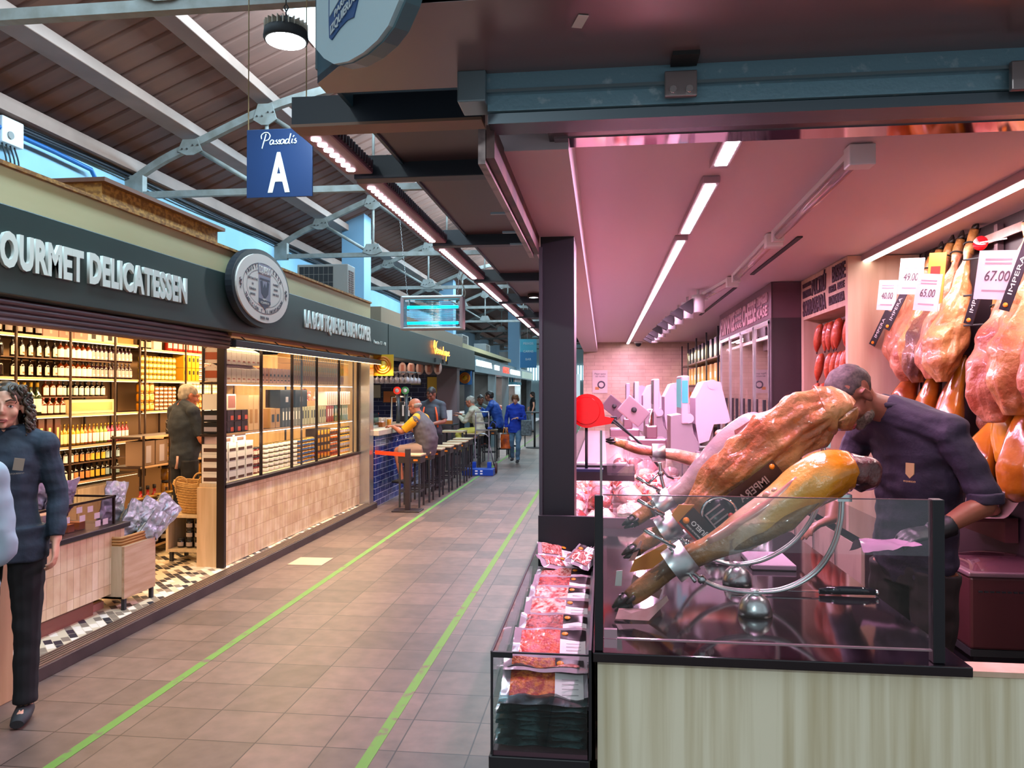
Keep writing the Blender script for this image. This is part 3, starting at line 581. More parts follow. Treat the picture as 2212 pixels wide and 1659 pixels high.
# right bay of the wall shelving: stacks as grids (columns, tiers)
def stack(proto, y0, y1, n, x, z, h, tiers, label, group): place(proto, [(x, y, z+h*t_) for t_ in range(tiers) for y in lin(y0, y1, n)], label, group)
CAT = 'jar'
ylid = M('brass_lid', '#8a6a2a', .35, .6); dlid = M('dark_lid', '#231a18', .4); wlid = M('white_lid', '#e3dccf', .4)
stack(jar('preserve_jar', .068, .033, M('olive_preserve', '#a58a1c', .15, coat=.4), ylid, M('pale_yellow_label')), 8.08, 8.72, 9, -5.15, 1.752, .068, 4, 'small yellow preserve jar in the stack by the upright', 'yellow preserve jars')
CAT = 'box'
stack(carton('biscuit_carton', .075, .14, .155, M('yellow_carton', '#d69a12', .5), M('black_mark', '#1a1512', .6), (.3, .8, .5, .8)), 8.93, 9.22, 4, -5.11, 1.752, .16, 2, 'yellow carton with a black mark on the jar shelf', 'yellow cartons')
CAT = 'tin'
stack(jar('striped_tin', .05, .042, M('red_tin', '#a5301c', .4), wlid, whitel), 9.30, 9.66, 5, -5.14, 1.752, .052, 6, 'flat red and white tin in the tall stack', 'red and white tins')
CAT = 'box'
stack(carton('sauce_carton', .07, .12, .10, M('orange_carton', '#cc5a12', .5), whitel, (.2, .6, .5, .8)), 9.74, 10.1, 5, -5.11, 1.752, .104, 3, 'orange carton with white mark right of the tins', 'orange cartons')
stack(carton('tea_carton', .16, .14, .20, M('white_gift_box')), 8.34, 8.36, 1, -5.11, 2.102, .2, 1, 'plain white carton on the top shelf', None)
CAT = 'tin'; stack(jar('paprika_tin', .17, .045, M('scarlet_tin', '#b22a14', .35), M('scarlet_tin'), whitel), 8.62, 9.3, 7, -5.15, 2.102, .17, 1, 'tall scarlet tin with white triangle on the top shelf', 'scarlet tins')
CAT = 'bottle'; place(bottle('vinegar_bottle', .15, .03, darkg, cream, ylid), rowY(8.06, 8.22, 3, -5.15, 2.102), 'dark bottle with gold cap on the top jar shelf', 'gold cap bottles, top jar shelf', True)
CAT = 'jar'
stack(jar('honey_jar', .105, .04, M('honey_glass', '#c07a12', .12, coat=.5), ylid, M('gold_print')), 8.06, 8.26, 3, -5.15, 1.402, .106, 3, 'golden honey jar in the three high stack', 'golden honey jars')
stack(jar('pate_tin', .045, .036, M('brown_tin', '#6a2a16', .4), ylid, cream), 8.36, 8.72, 5, -5.15, 1.402, .046, 6, 'small brown pate tin in the stack', 'brown pate tins')
stack(jar('cream_jar', .07, .036, M('cream_preserve', '#d9bd94', .3), wlid, whitel), 8.94, 9.9, 13, -5.15, 1.585, .072, 2, 'cream jar with white lid above the amber jars', 'cream jars')
stack(jar('amber_jar', .085, .036, M('amber_preserve', '#b5641a', .12, coat=.5), ylid, M('peach_label', '#e0a878', .6)), 8.94, 9.9, 13, -5.15, 1.402, .087, 2, 'amber jar with peach label under the cream jars', 'amber jars')
# island gondola in front of the wall shelving
shelf_unit('gondola_shelving', 'low dark gondola stacked with jars in the middle of the shop', -4.95, -4.62, 7.25, 9.35, (.36, .86, 1.16), (7.28, 7.75, 8.5, 9.32), .075, 1.17)
tag(area('gondola_glow', (-4.45, 8.3, 1.4), .1, 2.0, 8, (1, .66, .34), (0, math.radians(60), 0)), None)
CAT = 'jar'
stack(jar('truffle_jar', .075, .035, M('black_preserve', '#1b1716', .15, coat=.4), blackm, M('grey_label')), 7.86, 9.25, 18, -4.68, 1.162, .077, 2, 'small black jar on top of the gondola', 'black jars on the gondola')
stack(jar('wrapped_jar', .09, .036, gold, ylid, M('peach_label')), 7.82, 8.34, 7, -4.68, .862, .092, 3, 'wrapped jar with peach label on the upper gondola shelf', 'wrapped jars on the gondola')
stack(jar('pepper_jar', .13, .042, M('red_preserve', '#9c2a10', .12, coat=.4), ylid), 8.62, 9.25, 7, -4.68, .862, .135, 2, 'jar of red peppers on the upper gondola shelf', 'red pepper jars on the gondola')
stack(jar('vegetable_jar', .15, .05, M('golden_vegetables', '#a9741c', .12, coat=.4, c2='#8a5a14', scale=14), dlid), 7.80, 9.25, 13, -4.68, .362, .153, 3, 'large jar of golden vegetables low on the gondola', 'golden vegetable jars')
CAT = 'box'; stack(carton('panettone_carton', .22, .18, .25, M('grey_brown_carton', '#7d6450', .5), M('grey_panel', '#a39aa2', .5), (.3, .7, .1, .8)), 7.40, 7.64, 2, -4.63, .862, .25, 1, 'grey brown panettone carton at the gondola end', 'panettone cartons')
CAT = 'bottle'; place(bottle('sauce_bottle', .28, .045, M('tomato_sauce', '#9c1b10', .12, coat=.4), M('tomato_sauce'), dlid, .55), rowY(7.38, 7.62, 3, -4.70, .362), 'red sauce bottle low at the gondola end', 'red sauce bottles', True)
shelf_unit('floor_rack', 'low rack of round tins right of the ice cream bags', -4.55, -4.22, 6.6, 7.6, (.17, .42), (6.62, 7.58), .075, .62)
CAT = 'tin'; stack(jar('round_tin', .10, .07, M('dark_tin', '#2a1b16', .4), ylid, cream), 6.72, 7.45, 5, -4.30, .422, .102, 2, 'dark tin with round cream label on the low rack', 'round label tins, upper'); stack(jar('round_tin', .10, .07, M('dark_tin'), ylid, cream), 6.72, 7.45, 5, -4.30, .172, .102, 2, 'dark tin with round cream label at the bottom of the low rack', 'round label tins, lower')
# ---- window display ----
CAT = 'box'; XW_ = -3.385; DMAX = .165
oc = M('orange_gable_carton', '#a8481a', .5); wc = M('white_print_carton', '#e0cfc4', .5, c2='#c9a396', scale=30, lo=.62, hi=.66)
for z, wd in ((1.707, 'lower'), (1.872, 'upper')):
    place(carton('biscuit_box', .09, .20, .165, wc, None, gable='y', ink_=M('rose_print', '#a86a60', .6), side=oc), rowY(6.55, 7.25, 8, XW_, z), 'white patterned gabled biscuit box, %s tier of the top window shelf' % wd, 'gabled biscuit boxes, %s tier' % wd, True)
place(carton('biscuit_box', .075, .20, .15, M('pink_print_carton', '#cf9e92', .5), M('navy_dot', '#33334a', .6), (.3, .7, .45, .6), ink_=M('navy_dot')), rowY(7.36, 8.0, 8, XW_, 1.707), 'pink and white printed box on the top window shelf', 'pink printed boxes', True)
kraft = M('kraft_carton', '#a87a42', .6)
for t_ in range(3): place(carton('chocolate_box', .045, .16, .108, kraft, (M('rust_panel', '#8c4322', .6), M('sage_panel', '#6f7a5c', .6), M('slate_panel', '#4d5560', .6))[t_], (.2, .8, .3, .85)), rowY(8.10, 9.75, 26, XW_, 1.707+.112*t_), 'kraft chocolate box in tier %s of the top window shelf' % ('one', 'two', 'three')[t_], 'kraft chocolate boxes, tier %s' % ('one', 'two', 'three')[t_])
place(carton('black_coffee_box', .12, .22, .10, M('black_carton', '#0e0d10', .4), M('coral_panel', '#b5452f', .5), (.5, .95, .1, .5), side=M('grey_panel')), [(XW_, y, 1.242+.105*k) for k in range(2) for y in (6.55, 6.69, 6.83, 6.97)], 'black coffee box with coral label at the left window end', 'black coffee boxes')
place(carton('presentation_box', .30, .22, .14, M('white_gift_box'), M('rose_print'), (.5, .95, .1, .9)), [(XW_, 6.64, 1.455)], 'white presentation box on top of the black coffee boxes', None)
place(carton('pasta_pack', .10, .16, .34, M('pale_pack', '#d2ae80', .5), M('kraft_carton'), (.2, .8, .2, .6)), rowY(7.1, 7.32, 3, XW_, 1.242), 'tall pale pasta pack in the middle of the window', 'pasta packs', True)
place(carton('cocoa_box', .10, .18, .20, kraft, M('black_mark'), (.2, .8, .3, .7)), rowY(7.60, 7.72, 2, XW_, 1.242), 'kraft box with dark window on the middle window shelf', 'kraft boxes, middle', True)
for k, c in enumerate(('#4a4a4e', '#8a8478', '#b9b48f', '#c7bd96', '#b3a77e', '#a03c2a', '#4f6b58', '#7d8f84')):
    place(carton('slim_box', .055, .18, .20, M('slim_carton_%s' % 'abcdefgh'[k], c, .5), M('black_mark') if k in (2, 3, 4) else whitel, (.25, .75, .35, .8)), rowY(7.86+.27*k, 8.02+.27*k, 3, XW_, 1.242), '%s slim box standing on the middle window shelf' % ('charcoal', 'stone grey', 'olive cream', 'pale cream', 'sand', 'brick red', 'dark green', 'grey green')[k], 'slim boxes %s' % 'abcdefgh'[k], True)
place(carton('hamper_box', .34, .20, .19, M('black_carton'), M('grey_panel'), (.4, .6, .3, .6)), [(XW_, 7.95, 1.447), (XW_, 8.35, 1.447)], 'large black hamper box on the middle window shelf', 'black hamper boxes', True)
place(carton('nougat_box', .06, .18, .17, M('white_gift_box'), M('rose_print'), (.1, .5, .05, .95)), rowY(9.2, 10.0, 12, XW_, 1.447), 'white nougat box with red edge at the right of the window', 'white nougat boxes', True)
t = thing('flower_bunch', 'bunch of pink and red preserved flowers in the shop window', 'flowers', (-3.5, 8.78, 1.447))
for k in range(22): a = R.uniform(0, 2*PI); MB().ball((R.uniform(-.06, .06), R.uniform(-.14, .14), .06+R.uniform(0, .12)), .026, n=7, k=4).obj('blossom', (M('pink_petals', '#e8a89c', .7), M('red_petals', '#c0301c', .7))[k % 2], t)
MB().box(-.06, .06, -.12, .12, 0, .06).obj('basket', kraft, t)
wt = M('white_truffle_carton', '#e6ddd2', .5)
place(carton('turron_box', .15, .30, .085, wt, M('cocoa_print', '#4a2a1c', .6), (.1, .9, .1, .4), side=M('cocoa_print')), [(XW_, y, .802+.087*k) for k in range(4) for y in (6.56, 6.73, 6.90, 7.07)][:16], 'white box with brown bean print in the stack at the window corner', 'white bean print boxes')
place(carton('turron_box', .22, .30, .075, M('blush_carton', '#e3bfb2', .5), M('cocoa_print'), (.2, .8, .2, .6)), [(XW_, 6.62, 1.150), (XW_, 6.88, 1.150)], 'blush pink box topping the white stack', 'blush boxes on the white stack', True)
CAT = 'jar'; stack(jar('jam_jar', .085, .04, M('jam_red', '#7a1e12', .12, coat=.4), dlid, cream), 7.22, 7.40, 3, -3.46, .802, .087, 3, 'dark red jam jar beside the white boxes', 'red jam jars')
CAT = 'tin'
stack(jar('fish_tin', .045, .05, M('white_tin', '#e4dccb', .4), ylid, whitel), 7.52, 8.26, 7, -3.45, .802, .047, 6, 'white and gold fish tin in the low window stack', 'white fish tins')
stack(jar('fish_tin', .045, .05, M('yellow_tin', '#c88a1c', .4), ylid, M('blue_label', '#3f66a0', .5)), 8.36, 8.78, 5, -3.45, .802, .047, 6, 'yellow and blue fish tin in the low window stack', 'yellow fish tins')
CAT = 'box'; place(carton('tile_box', .10, .15, .09, M('umber_carton', '#3a2618', .5), M('yellow_tin'), (.1, .7, .2, .8)), [(XW_, y, .802+.092*k) for k in range(4) for y in (8.9, 9.01, 9.12, 9.23)], 'dark box with golden window in the low window stack', 'dark golden boxes')
CAT = 'jar'; stack(jar('jam_jar', .085, .038, M('orange_jam', '#b8560e', .12, coat=.4), wlid, M('cocoa_print')), 9.36, 9.62, 4, -3.45, .802, .087, 4, 'orange jam jar with white lid in the right window stack', 'orange jam jars')
stack(jar('jam_jar', .085, .038, M('yellow_jam', '#c9930e', .12, coat=.4), dlid, M('grey_label')), 9.72, 10.1, 5, -3.45, .802, .087, 4, 'yellow jam jar with dark lid at the right window end', 'yellow jam jars')
MB().box(-3.56, -3.36, 6.46, 10.22, .772, .80).struct('ledge_1', woodl)
# ================= island counter, crate, basket table =================
m_zel2 = Mtile('cream_island_tile', '#dec8a6', '#cbb088', '#a08a6c', .062, .19, .0016, 'yz', 0, 2, .2, .5, 7, .35, 0, .0, coat=.3)
T = Matrix.Translation((3.8, -4, -.07))
t = thing('island_counter', 'cream tiled island counter with a black top and glass screen behind the woman', 'counter', (-3.8, 4, .07))
MB(T).box(-4.35, -3.45, 2.9, 5.22, .19, .64).obj('tiled_body', m_zel2, t)
MB(T).box(-4.38, -3.42, 2.87, 5.25, .64, .675, bev=.004).obj('black_top', black, t)
MB(T).box(-4.25, -3.50, 2.95, 4.95, .075, .19).obj('base_board', M('reddish_base', '#7a4a3e', .5), t)
f = MB(T)
f.box(-3.475, -3.455, 2.9, 5.13, .865, .88); f.box(-4.30, -3.455, 5.115, 5.13, .865, .88); f.box(-3.475, -3.46, 5.115, 5.13, .675, .87)
f.obj('screen_frame', fr, t)
MB(T).box(-3.468, -3.463, 2.9, 5.115, .675, .865).obj('screen_pane', Mglass('tinted_glass', (.80, .72, .80)), t); MB(T).box(-4.30, -3.475, 5.12, 5.125, .675, .865).obj('screen_pane', glass, t)
CAT = 'card'
place(box1('price_card', M('pale_pink_card', '#cbb3ba', .6), None, 0, .002, -.028, .028, 0, .04), [(-3.462, y, z) for y, z in ((4.55, .81), (4.63, .76), (4.75, .81), (4.78, .75), (4.86, .80), (4.93, .745), (4.94, .69), (5.02, .69))], 'small pink price card stuck on the island glass screen', 'price cards on the island screen')
CAT = 'box'
place(carton('ice_cream_box', .16, .30, .034, M('white_gift_box'), M('grey_panel'), (.45, .6, .4, .6)), [(-3.56, 4.62, .68+.036*k) for k in range(4)], 'flat white box in the pile on the island counter', 'flat white boxes on the island')
place(carton('ice_cream_box', .12, .26, .02, M('violet_carton', '#4b3a6a', .4), None), [(-3.56, 4.34, .68+.021*k) for k in range(5)], 'flat violet box in the pile beside the white boxes', 'violet boxes on the island')
place(carton('kraft_pack', .06, .12, .05, M('orange_kraft', '#b87e46', .5)), [(-3.54, 4.78, .677), (-3.54, 4.89, .677)], 'small orange kraft pack at the right end of the island counter', 'orange kraft packs', True)
# insulated bags
foil = M('lilac_foil', '#aaa2c0', .33, .25, bump=.9, bscale=14); foil2 = M('silver_foil', '#bcc6ce', .3, .3, bump=1, bscale=16)
def bag(w_, h, d, mat, seed, label, loc, rx, ry, rz, grp=None):
    r = random.Random(seed); n = 26
    def fn(side):
        def g(u, v):
            x = (u-.5)*w_; z = v*h; b = d*math.sin(PI*min(1, max(0, u)))**.6*math.sin(PI*min(1, v*1.02))**.5 if 0 < u < 1 and 0 < v < 1 else 0
            nz = noise.noise(Vector((u*4+seed, v*4, side)))*.35+noise.noise(Vector((u*9+seed, v*9, side+3)))*.2
            cr = abs(noise.noise(Vector((u*5+seed, v*5, side*2))))+.6*abs(noise.noise(Vector((u*11, v*11+seed, side))))
            return (x+noise.noise(Vector((seed, u*5, v*5)))*.03, side*max(.002, b*(1.25+nz)-.085*cr*(b/d)), z+noise.noise(Vector((u*3, seed, 2)))*.03*v)
        return g
    mb = MB(); mb.grid(fn(1), n, n); mb.grid(fn(-1), n, n)
    o = mb.obj('frozen_bag', mat); o.location = loc; o.rotation_euler = (rx, ry, rz)
    MB().box(-w_*.5, w_*.5, -.002, .002, h*.93, h*.995).obj('bag_seal', mat, o)
    return tag(o, label, 'bag', grp)
for k, (x, y, z, rx, ry, rz, m_, lb) in enumerate((
    (-3.95, 4.9, .70, 1.0, .1, 1.2, foil, 'lilac foil bag lying behind the island screen, leftmost'),
    (-3.85, 5.02, .70, 1.0, -.2, 1.4, foil, 'lilac foil bag lying behind the island screen, next to the upright silver one'),
    (-3.62, 5.28, .62, .25, .15, 1.5, foil2, 'tall silver foil bag standing at the island corner'),
    (-3.55, 5.34, .48, .5, .3, 1.7, foil2, 'crumpled silver bag leaning over the corner of the wooden crate'),
    (-3.55, 5.48, .48, .45, .5, 1.4, foil2, 'crumpled silver bag in the middle of the wooden crate'),
    (-3.55, 5.62, .50, .4, .75, 1.3, foil2, 'crumpled silver bag at the right of the wooden crate'),
    (-3.46, 5.38, .42, .9, .4, 1.6, foil2, 'small silver bag hanging over the front of the wooden crate'))):
    bag(.24, .34, .055, m_, 3+k*7, lb, (x, y, z), rx*.5, ry, rz)
# crate on legs
t = thing('wooden_crate', 'pale oak crate on black legs holding the silver bags beside the island', 'crate', (-3.52, 5.26, .075)); T = Matrix.Translation((3.52, -5.26, -.075))
c = MB(T); c.box(-3.37, -3.35, 5.07, 5.45, .155, .525, bev=.002); c.obj('front_panel', M('oak_horizontal', '#c4a888', .5, c2='#b0906c', scale=3, stretch=(9, .8, 9)), t)
MB(T).box(-3.69, -3.37, 5.07, 5.09, .155, .525).obj('side_panel', woodl, t); MB(T).box(-3.69, -3.37, 5.43, 5.45, .155, .525).obj('side_panel', woodl, t); MB(T).box(-3.70, -3.68, 5.07, 5.45, .155, .525).obj('back_panel', woodl, t); MB(T).box(-3.69, -3.37, 5.07, 5.45, .155, .17).obj('bottom_panel', woodl, t)
for x, y in ((-3.38, 5.08), (-3.38, 5.41), (-3.68, 5.08), (-3.68, 5.41)): MB(T).box(x, x+.025, y, y+.025, .075, .155).obj('leg', blackm, t)
# low woven tray inside the crate
b = MB()
for k in range(5): b.tube([(-.15, -.18, .02*k), (.14, -.18, .02*k+.0), (.14, .16, .02*k), (-.15, .16, .02*k)], .011, 6, closed=True)
tag(b.obj('woven_basket', M('wicker', '#a9773c', .6), None, (-3.52, 5.26, .50)), 'long woven wicker basket in the crate under the silver bags', 'basket')
# small table with jars and stacked straw baskets
t = thing('display_cube', 'pale oak open display cube on black legs under the straw baskets', 'table', (-3.77, 6.72, .075)); T = Matrix.Translation((3.77, -6.72, -.075))
for nm, bb in (('top_panel', (-3.94, -3.60, 6.57, 6.88, .475, .50)), ('bottom_panel', (-3.94, -3.60, 6.57, 6.88, .165, .19)), ('side_panel', (-3.94, -3.915, 6.57, 6.88, .19, .475)), ('side_panel', (-3.625, -3.60, 6.57, 6.88, .19, .475)), ('back_panel', (-3.915, -3.625, 6.865, 6.88, .19, .475))): MB(T).box(*bb, bev=.001).obj(nm, woodl, t)
for x, y in ((-3.90, 6.60), (-3.64, 6.60), (-3.90, 6.85), (-3.64, 6.85)): MB(T).box(x-.014, x+.014, y-.014, y+.014, .075, .165).obj('leg', blackm, t)
CAT = 'jar'
place(jar('pickle_jar', .085, .035, M('black_preserve'), blackm, M('grey_label')), [(-3.84, 6.66, .191, -1.57), (-3.755, 6.66, .191, -1.57), (-3.755, 6.66, .277, -1.57), (-3.755, 6.66, .363, -1.57), (-3.67, 6.66, .191, -1.57), (-3.67, 6.66, .277, -1.57), (-3.67, 6.66, .363, -1.57)], 'dark jar with pale lettering inside the open display cube', 'dark jars in the display cube')
straw = M('woven_straw', '#d1a767', .7, c2='#a87e44', scale=40, stretch=(1, 1, 5), bump=.5, bscale=50)
def basket(z, s, label, h=True):
    t = thing('straw_basket', label, 'basket', (-3.70, 6.74, z), PI/2)
    prof = [(.72, 0, .0), (.80, .3, .0), (.9, .6, 0), (1.0, 1, 0)]
    mb = MB(); rings = []
    for i in range(15):
        v = i/14; k = .70+.30*v**.8; w_ = .145*k*s+.012; l_ = .245*k*s
        rings.append([(w_*math.cos(a)*1.0, l_*math.sin(a), .235*v*s+.006*(i % 2)*0+.025*abs(math.sin(a))*v) for a in (2*PI*j/28 for j in range(28))])
    ins = [[(x*.93, y*.95, z_+(.0 if q else .012)) for x, y, z_ in r] for q, r in ((1, rings[-1]), (0, rings[0]))]
    mb.loft(rings+ins, caps=True); mb.obj('woven_body', straw, t)
    for i in range(9):
        v = .15+i*.1; k = .70+.30*v**.8
        MB().tube([((.145*k*s+.013)*math.cos(a), (.245*k*s+.001)*math.sin(a), .235*v*s+.025*abs(math.sin(a))*v) for a in (2*PI*j/28 for j in range(28))], .006, 5, closed=True).obj('braid_row', straw, t)
    if h:
        for y in (-.12, .10):
            for x, lean in ((.145, .03), (-.14, -.02)):
                MB().tube(smooth_curve([(x, y-.055, .19), (x+lean*.5, y-.055, .29), (x+lean, y-.02, .335), (x+lean, y+.03, .335), (x+lean*.5, y+.06, .29), (x, y+.06, .19)], 5), .0085, 7).obj('handle', straw, t)
    return t
basket(.503, 1.0, 'outermost of the nested straw shopping baskets on the display cube, with looped handles')
for k in range(3):
    g = MB(); v = 1.0; z0 = .80+.014*k; q = 1.01-.02*k
    g.tube([(.153*q*math.cos(a), .252*q*math.sin(a), .025*abs(math.sin(a))) for a in (2*PI*j/28 for j in range(28))], .009, 6, closed=True)
    g.loft([[(.150*q*s_*math.cos(a), .247*q*s_*math.sin(a), dz+.025*abs(math.sin(a))) for a in (2*PI*j/28 for j in range(28))] for s_, dz in ((1, 0), (.93, -.07), (.92, -.07), (.985, 0))], caps=False)
    tag(g.obj('straw_basket', straw, None, (-3.70, 6.74, z0-.055), PI/2), 'nested straw basket rim, %s above the outer basket' % ORD[k], 'basket', 'straw baskets nested in the pile')
# pale wooden board and stock boxes near the left frame edge
tag(MB().box(-3.117, -3.08, 3.3, 3.72, 0, .86, bev=.004).obj('wooden_stand', M('pale_birch', '#c4a47c', .5, c2='#b5946a', scale=2, stretch=(6, 6, .6))), 'pale birch stand at the left edge of the picture beside the woman', 'stand')
for k, (y, z, c) in enumerate(((4.9, .03, '#8c5a55'), (4.2, .02, '#7a4a50'))):
    pass
t = thing('stock_carton', 'open small carton on the shop floor under the island end', 'box', (-3.62, 5.0, .075))
MB().box(-.12, .08, -.10, .12, .001, .05).obj('carton_body', M('dusty_pink_box'), t)
MB().box(-.11, .07, -.09, .11, .05, .062).obj('carton_filling', kraft, t)
# things on the shop roof: air conditioners
def aircon(x, y, z, label, sx=1.0):
    t = thing('air_conditioner', label, 'air conditioner', (x, y, z)); body = M('aircon_grey', '#8b8580', .5)
    MB().box(-.38*sx, 0, -.46*sx, .46*sx, .04, .60*sx, bev=.01).obj('casing', body, t)
    g = MB().box(-.37*sx, .004, -.42*sx, .20*sx, .08, .57*sx).obj('fan_opening', M('dark_fan_opening', '#1c1a1d', .6), t)
    gr = MB()
    for k in range(8): gr.box(.004, .010, -.42*sx+.62*sx*k/7-.002, -.42*sx+.62*sx*k/7+.002, .08, .57*sx)
    for k in range(6): gr.box(.004, .010, -.42*sx, .20*sx, .08+.49*sx*k/5-.002, .08+.49*sx*k/5+.002)
    gr.obj('wire_grille', M('grille_wire', '#8a8078', .5), g)
    s_ = MB(); 
    for k in range(16):
        for j in range(2): s_.box(-.30*sx+.14*sx*j, -.19*sx+.14*sx*j, .461*sx, .4665*sx, .09+.028*sx*k, .105+.028*sx*k)
    s_.obj('side_louvre', M('louvre_slots', '#5a3a34', .6), t)
    MB().box(-.34*sx, -.30*sx, -.4*sx, .4*sx, 0, .04).obj('foot_rail', blackm, t); MB().box(-.06*sx, -.02*sx, -.4*sx, .4*sx, 0, .04).obj('foot_rail', blackm, t)
    return t
ac_ = aircon(-3.67, 9.75, 2.665, 'grey air conditioner unit with dark fan grille on the shop roof', 1.0); ac_.scale = (.8, .75, 1.05); ac_.rotation_euler = (0, 0, -PI/2)
aircon(-3.9, 12.3, 2.50, 'white slatted air conditioner unit behind the insect killer lamp', .9)
for k, (x, y) in enumerate(((-3.6, 20), (-3.6, 24), (-3.5, 29))): aircon(x, y, 2.5, 'air conditioner unit on the %s far stall roof' % ORD[k])
MB().box(-5.45, -3.42, -1, 10.4, 2.62, 2.66).struct('roof_shop', m_osb)
# meter box on the blue wall at the far left edge
t = thing('junction_box', 'white junction box with dark cables at the left frame edge', 'box', (-5.44, 6.45, 3.9))
MB().box(-.05, .06, -.12, .14, -.02, .22, bev=.01).obj('box_cover', white, t)
MB().cyl((.06, -.03, .06), (.075, -.03, .06), .035, n=12).obj('round_cap', M('aircon_grey'), t)
for k in range(4): MB().tube(smooth_curve([(.02, -.08+.05*k, -.02), (.05, -.06+.05*k, -.18), (.0, -.02+.04*k, -.32), (.04, -.05+.04*k, -.5)], 5), .008, 5).obj('cable', blackm, t)
# ================= ham stall on the right =================
m_ceil = M('white_ceiling_paint', '#dccbd2', .6)
MB().box(-.10, 2.1, 1.98, 13.9, 2.50, 2.56).struct('ceiling', m_ceil)
MB().box(-.34, -.10, 2.25, 13.9, 2.33, 2.56).struct('trim_4', m_ceil)          # dropped edge of the ceiling
m_zb = Mtile('cream_brick_tile', '#c9b09c', '#bfa590', '#a68c7a', .30, .065, .003, 'xz', .5, 2, .4, .5, 4, .3)
MB().box(-.35, 2.1, 13.9, 14.0, 0, 2.5).struct('wall_stall_back', m_zb)
m_dw = M('dark_plum_panel', '#3a2a33', .45, c2='#33242c', scale=3)
MB().box(2.02, 2.12, 1.98, 13.9, 0, 2.5).struct('wall_right', m_dw)
MB().box(.0, 2.02, 2.06, 13.9, -.0, .012).struct('floor_stall', M('dark_stall_floor', '#1d1719', .4))
# corner post and canopy
m_post = M('black_post', '#15131a', .45)
MB().box(-.285, -.13, 3.52, 3.80, 0, 2.34, bev=.003).struct('column_4', m_post)
MB().box(-.29, -.275, 3.50, 3.53, .9, 2.28).struct('trim_5', M('grey_corner_trim', '#4b4a50', .4, .5))
m_sof = M('brown_canopy_soffit', '#7d686a', .22)
m_navy = M('dark_navy_steel', '#1e2733', .42)
soff = MB(); soff.prism([(-.764, 2.06, 2.45), (-.764, 1.99, 2.45), (-.395, 1.603, 2.45), (3.2, 1.603, 2.45), (3.2, 2.06, 2.45)], (0, 0, .02)); soff.struct('soffit_1', m_sof)
fc = MB(); fc.prism([(-.764, 1.99, 2.451), (-.395, 1.603, 2.451), (-.385, 1.613, 2.451), (-.754, 2.0, 2.451)], (0, 0, .9)); fc.prism([(-.395, 1.603, 2.451), (3.2, 1.603, 2.451), (3.2, 1.615, 2.451), (-.395, 1.615, 2.451)], (0, 0, .9)); fc.box(-.770, -.758, 1.99, 14, 2.49, 3.35)
fc.struct('fascia_1', M('dark_teal_fascia', '#2f4c58', .42))
MB().box(-.76, -.34, 2.30, 14, 2.50, 2.53).struct('soffit_2', M('dark_canopy_underside', '#4a3d3c', .4))
MB().box(-.76, 3.2, 2.06, 2.075, 2.46, 2.75).struct('fascia_2', m_navy)
for k, y in enumerate((2.27, 2.87, 4.25, 5.67, 7.09, 8.51, 9.93, 11.35, 12.77)):
    MB().box(-.955, -.36, y, y+.07, 2.44, 2.53, bev=.003).struct('beam_%d' % (k+1), m_navy)
MB().box(-.955, -.36, 2.262, 2.345, 2.432, 2.441).struct('trim_6', M('tan_edge_strip', '#8d6a56', .5))
# pink LED bars hung along the canopy edge
lbm = M('plum_lamp_housing', '#7d5560', .4, .3)
lens = M('pink_led_lens', (1, .8, .86), .4, emit=14, ec=(1, .74, .82))
def led_bar(y0, y1, label):
    t = thing('led_bar', label, 'lamp', (-.925, (y0+y1)/2, 2.45), 0, None); h = (y1-y0)/2
    MB().box(-.055, .055, -h, h, 0, .05, bev=.008).obj('lamp_housing', lbm, t)
    mb = MB(); n = max(3, int((y1-y0-.12)/.05))
    for k in range(n):
        y = -h+.07+(2*h-.14)*k/(n-1); mb.lathe([(0, -.006), (.017, -.004), (.018, .002), (0, .002)], 10, (-.012, y, 0))
    mb.obj('lens_row', lens, t)
    fl = MB()
    for k in range(int(h*2/.03)): fl.box(.0555, .062, -h+.03*k, -h+.03*k+.012, .012, .045)
    fl.obj('cooling_ribs', M('plum_dark', '#4a2f3a', .5), t)
for k, (a, b) in enumerate(((2.36, 2.85), (2.97, 4.23), (4.36, 5.63), (5.78, 7.05), (7.2, 8.47), (8.62, 9.9), (10.0, 11.36), (11.45, 12.7))):
    led_bar(a, b, 'pink lit LED bar under the canopy edge, %s from the camera' % ORD[k])
for k, y in enumerate((6.9, 8.9, 11.0)):
    t = thing('downlight', 'small round white downlight under the canopy, %s from the camera' % ORD[k], 'lamp', (-.62, y, 2.47))
    MB().lathe([(0, -.004), (.04, -.004), (.045, .03), (0, .03)], 14).obj('light_face', M('cool_spot_face', (1, 1, 1), .5, emit=10, ec=(.85, .98, 1)), t)
    MB().lathe([(.041, -.006), (.055, -.006), (.055, .03), (.041, .03)], 14).obj('rim', blackm, t)
# oval shop sign at the chamfered corner
t = thing('emblem_sign', 'large white oval sign with a blue shield fixed on the corner of the canopy', 'sign', (-.395, 1.603, 2.45))
dx, dy = (Vector((-.395+.764, 1.603-1.99)).normalized()); ax = Vector((dx, dy, 0)); nn = Vector((-.724, -.69, 0)).normalized(); nn = Vector((dy, -dx, 0)) if Vector((dy, -dx, 0)).dot(Vector((-1, -1, 0))) > 0 else Vector((-dy, dx, 0))
O = Vector((-.764, 1.99, 0)); off = Vector((.395, -1.603, -2.45))
def cp(s, z, d): return O+ax*s+nn*d+Vector((0, 0, z))+off
ol = [(.112, 2.49), (.16, 2.45), (.22, 2.415), (.30, 2.394), (.38, 2.386), (.45, 2.389), (.50, 2.402), (.548, 2.437), (.60, 2.50), (.63, 2.6), (.62, 2.75), (.55, 2.9), (.4, 3.0), (.2, 2.98), (.112, 2.90)]
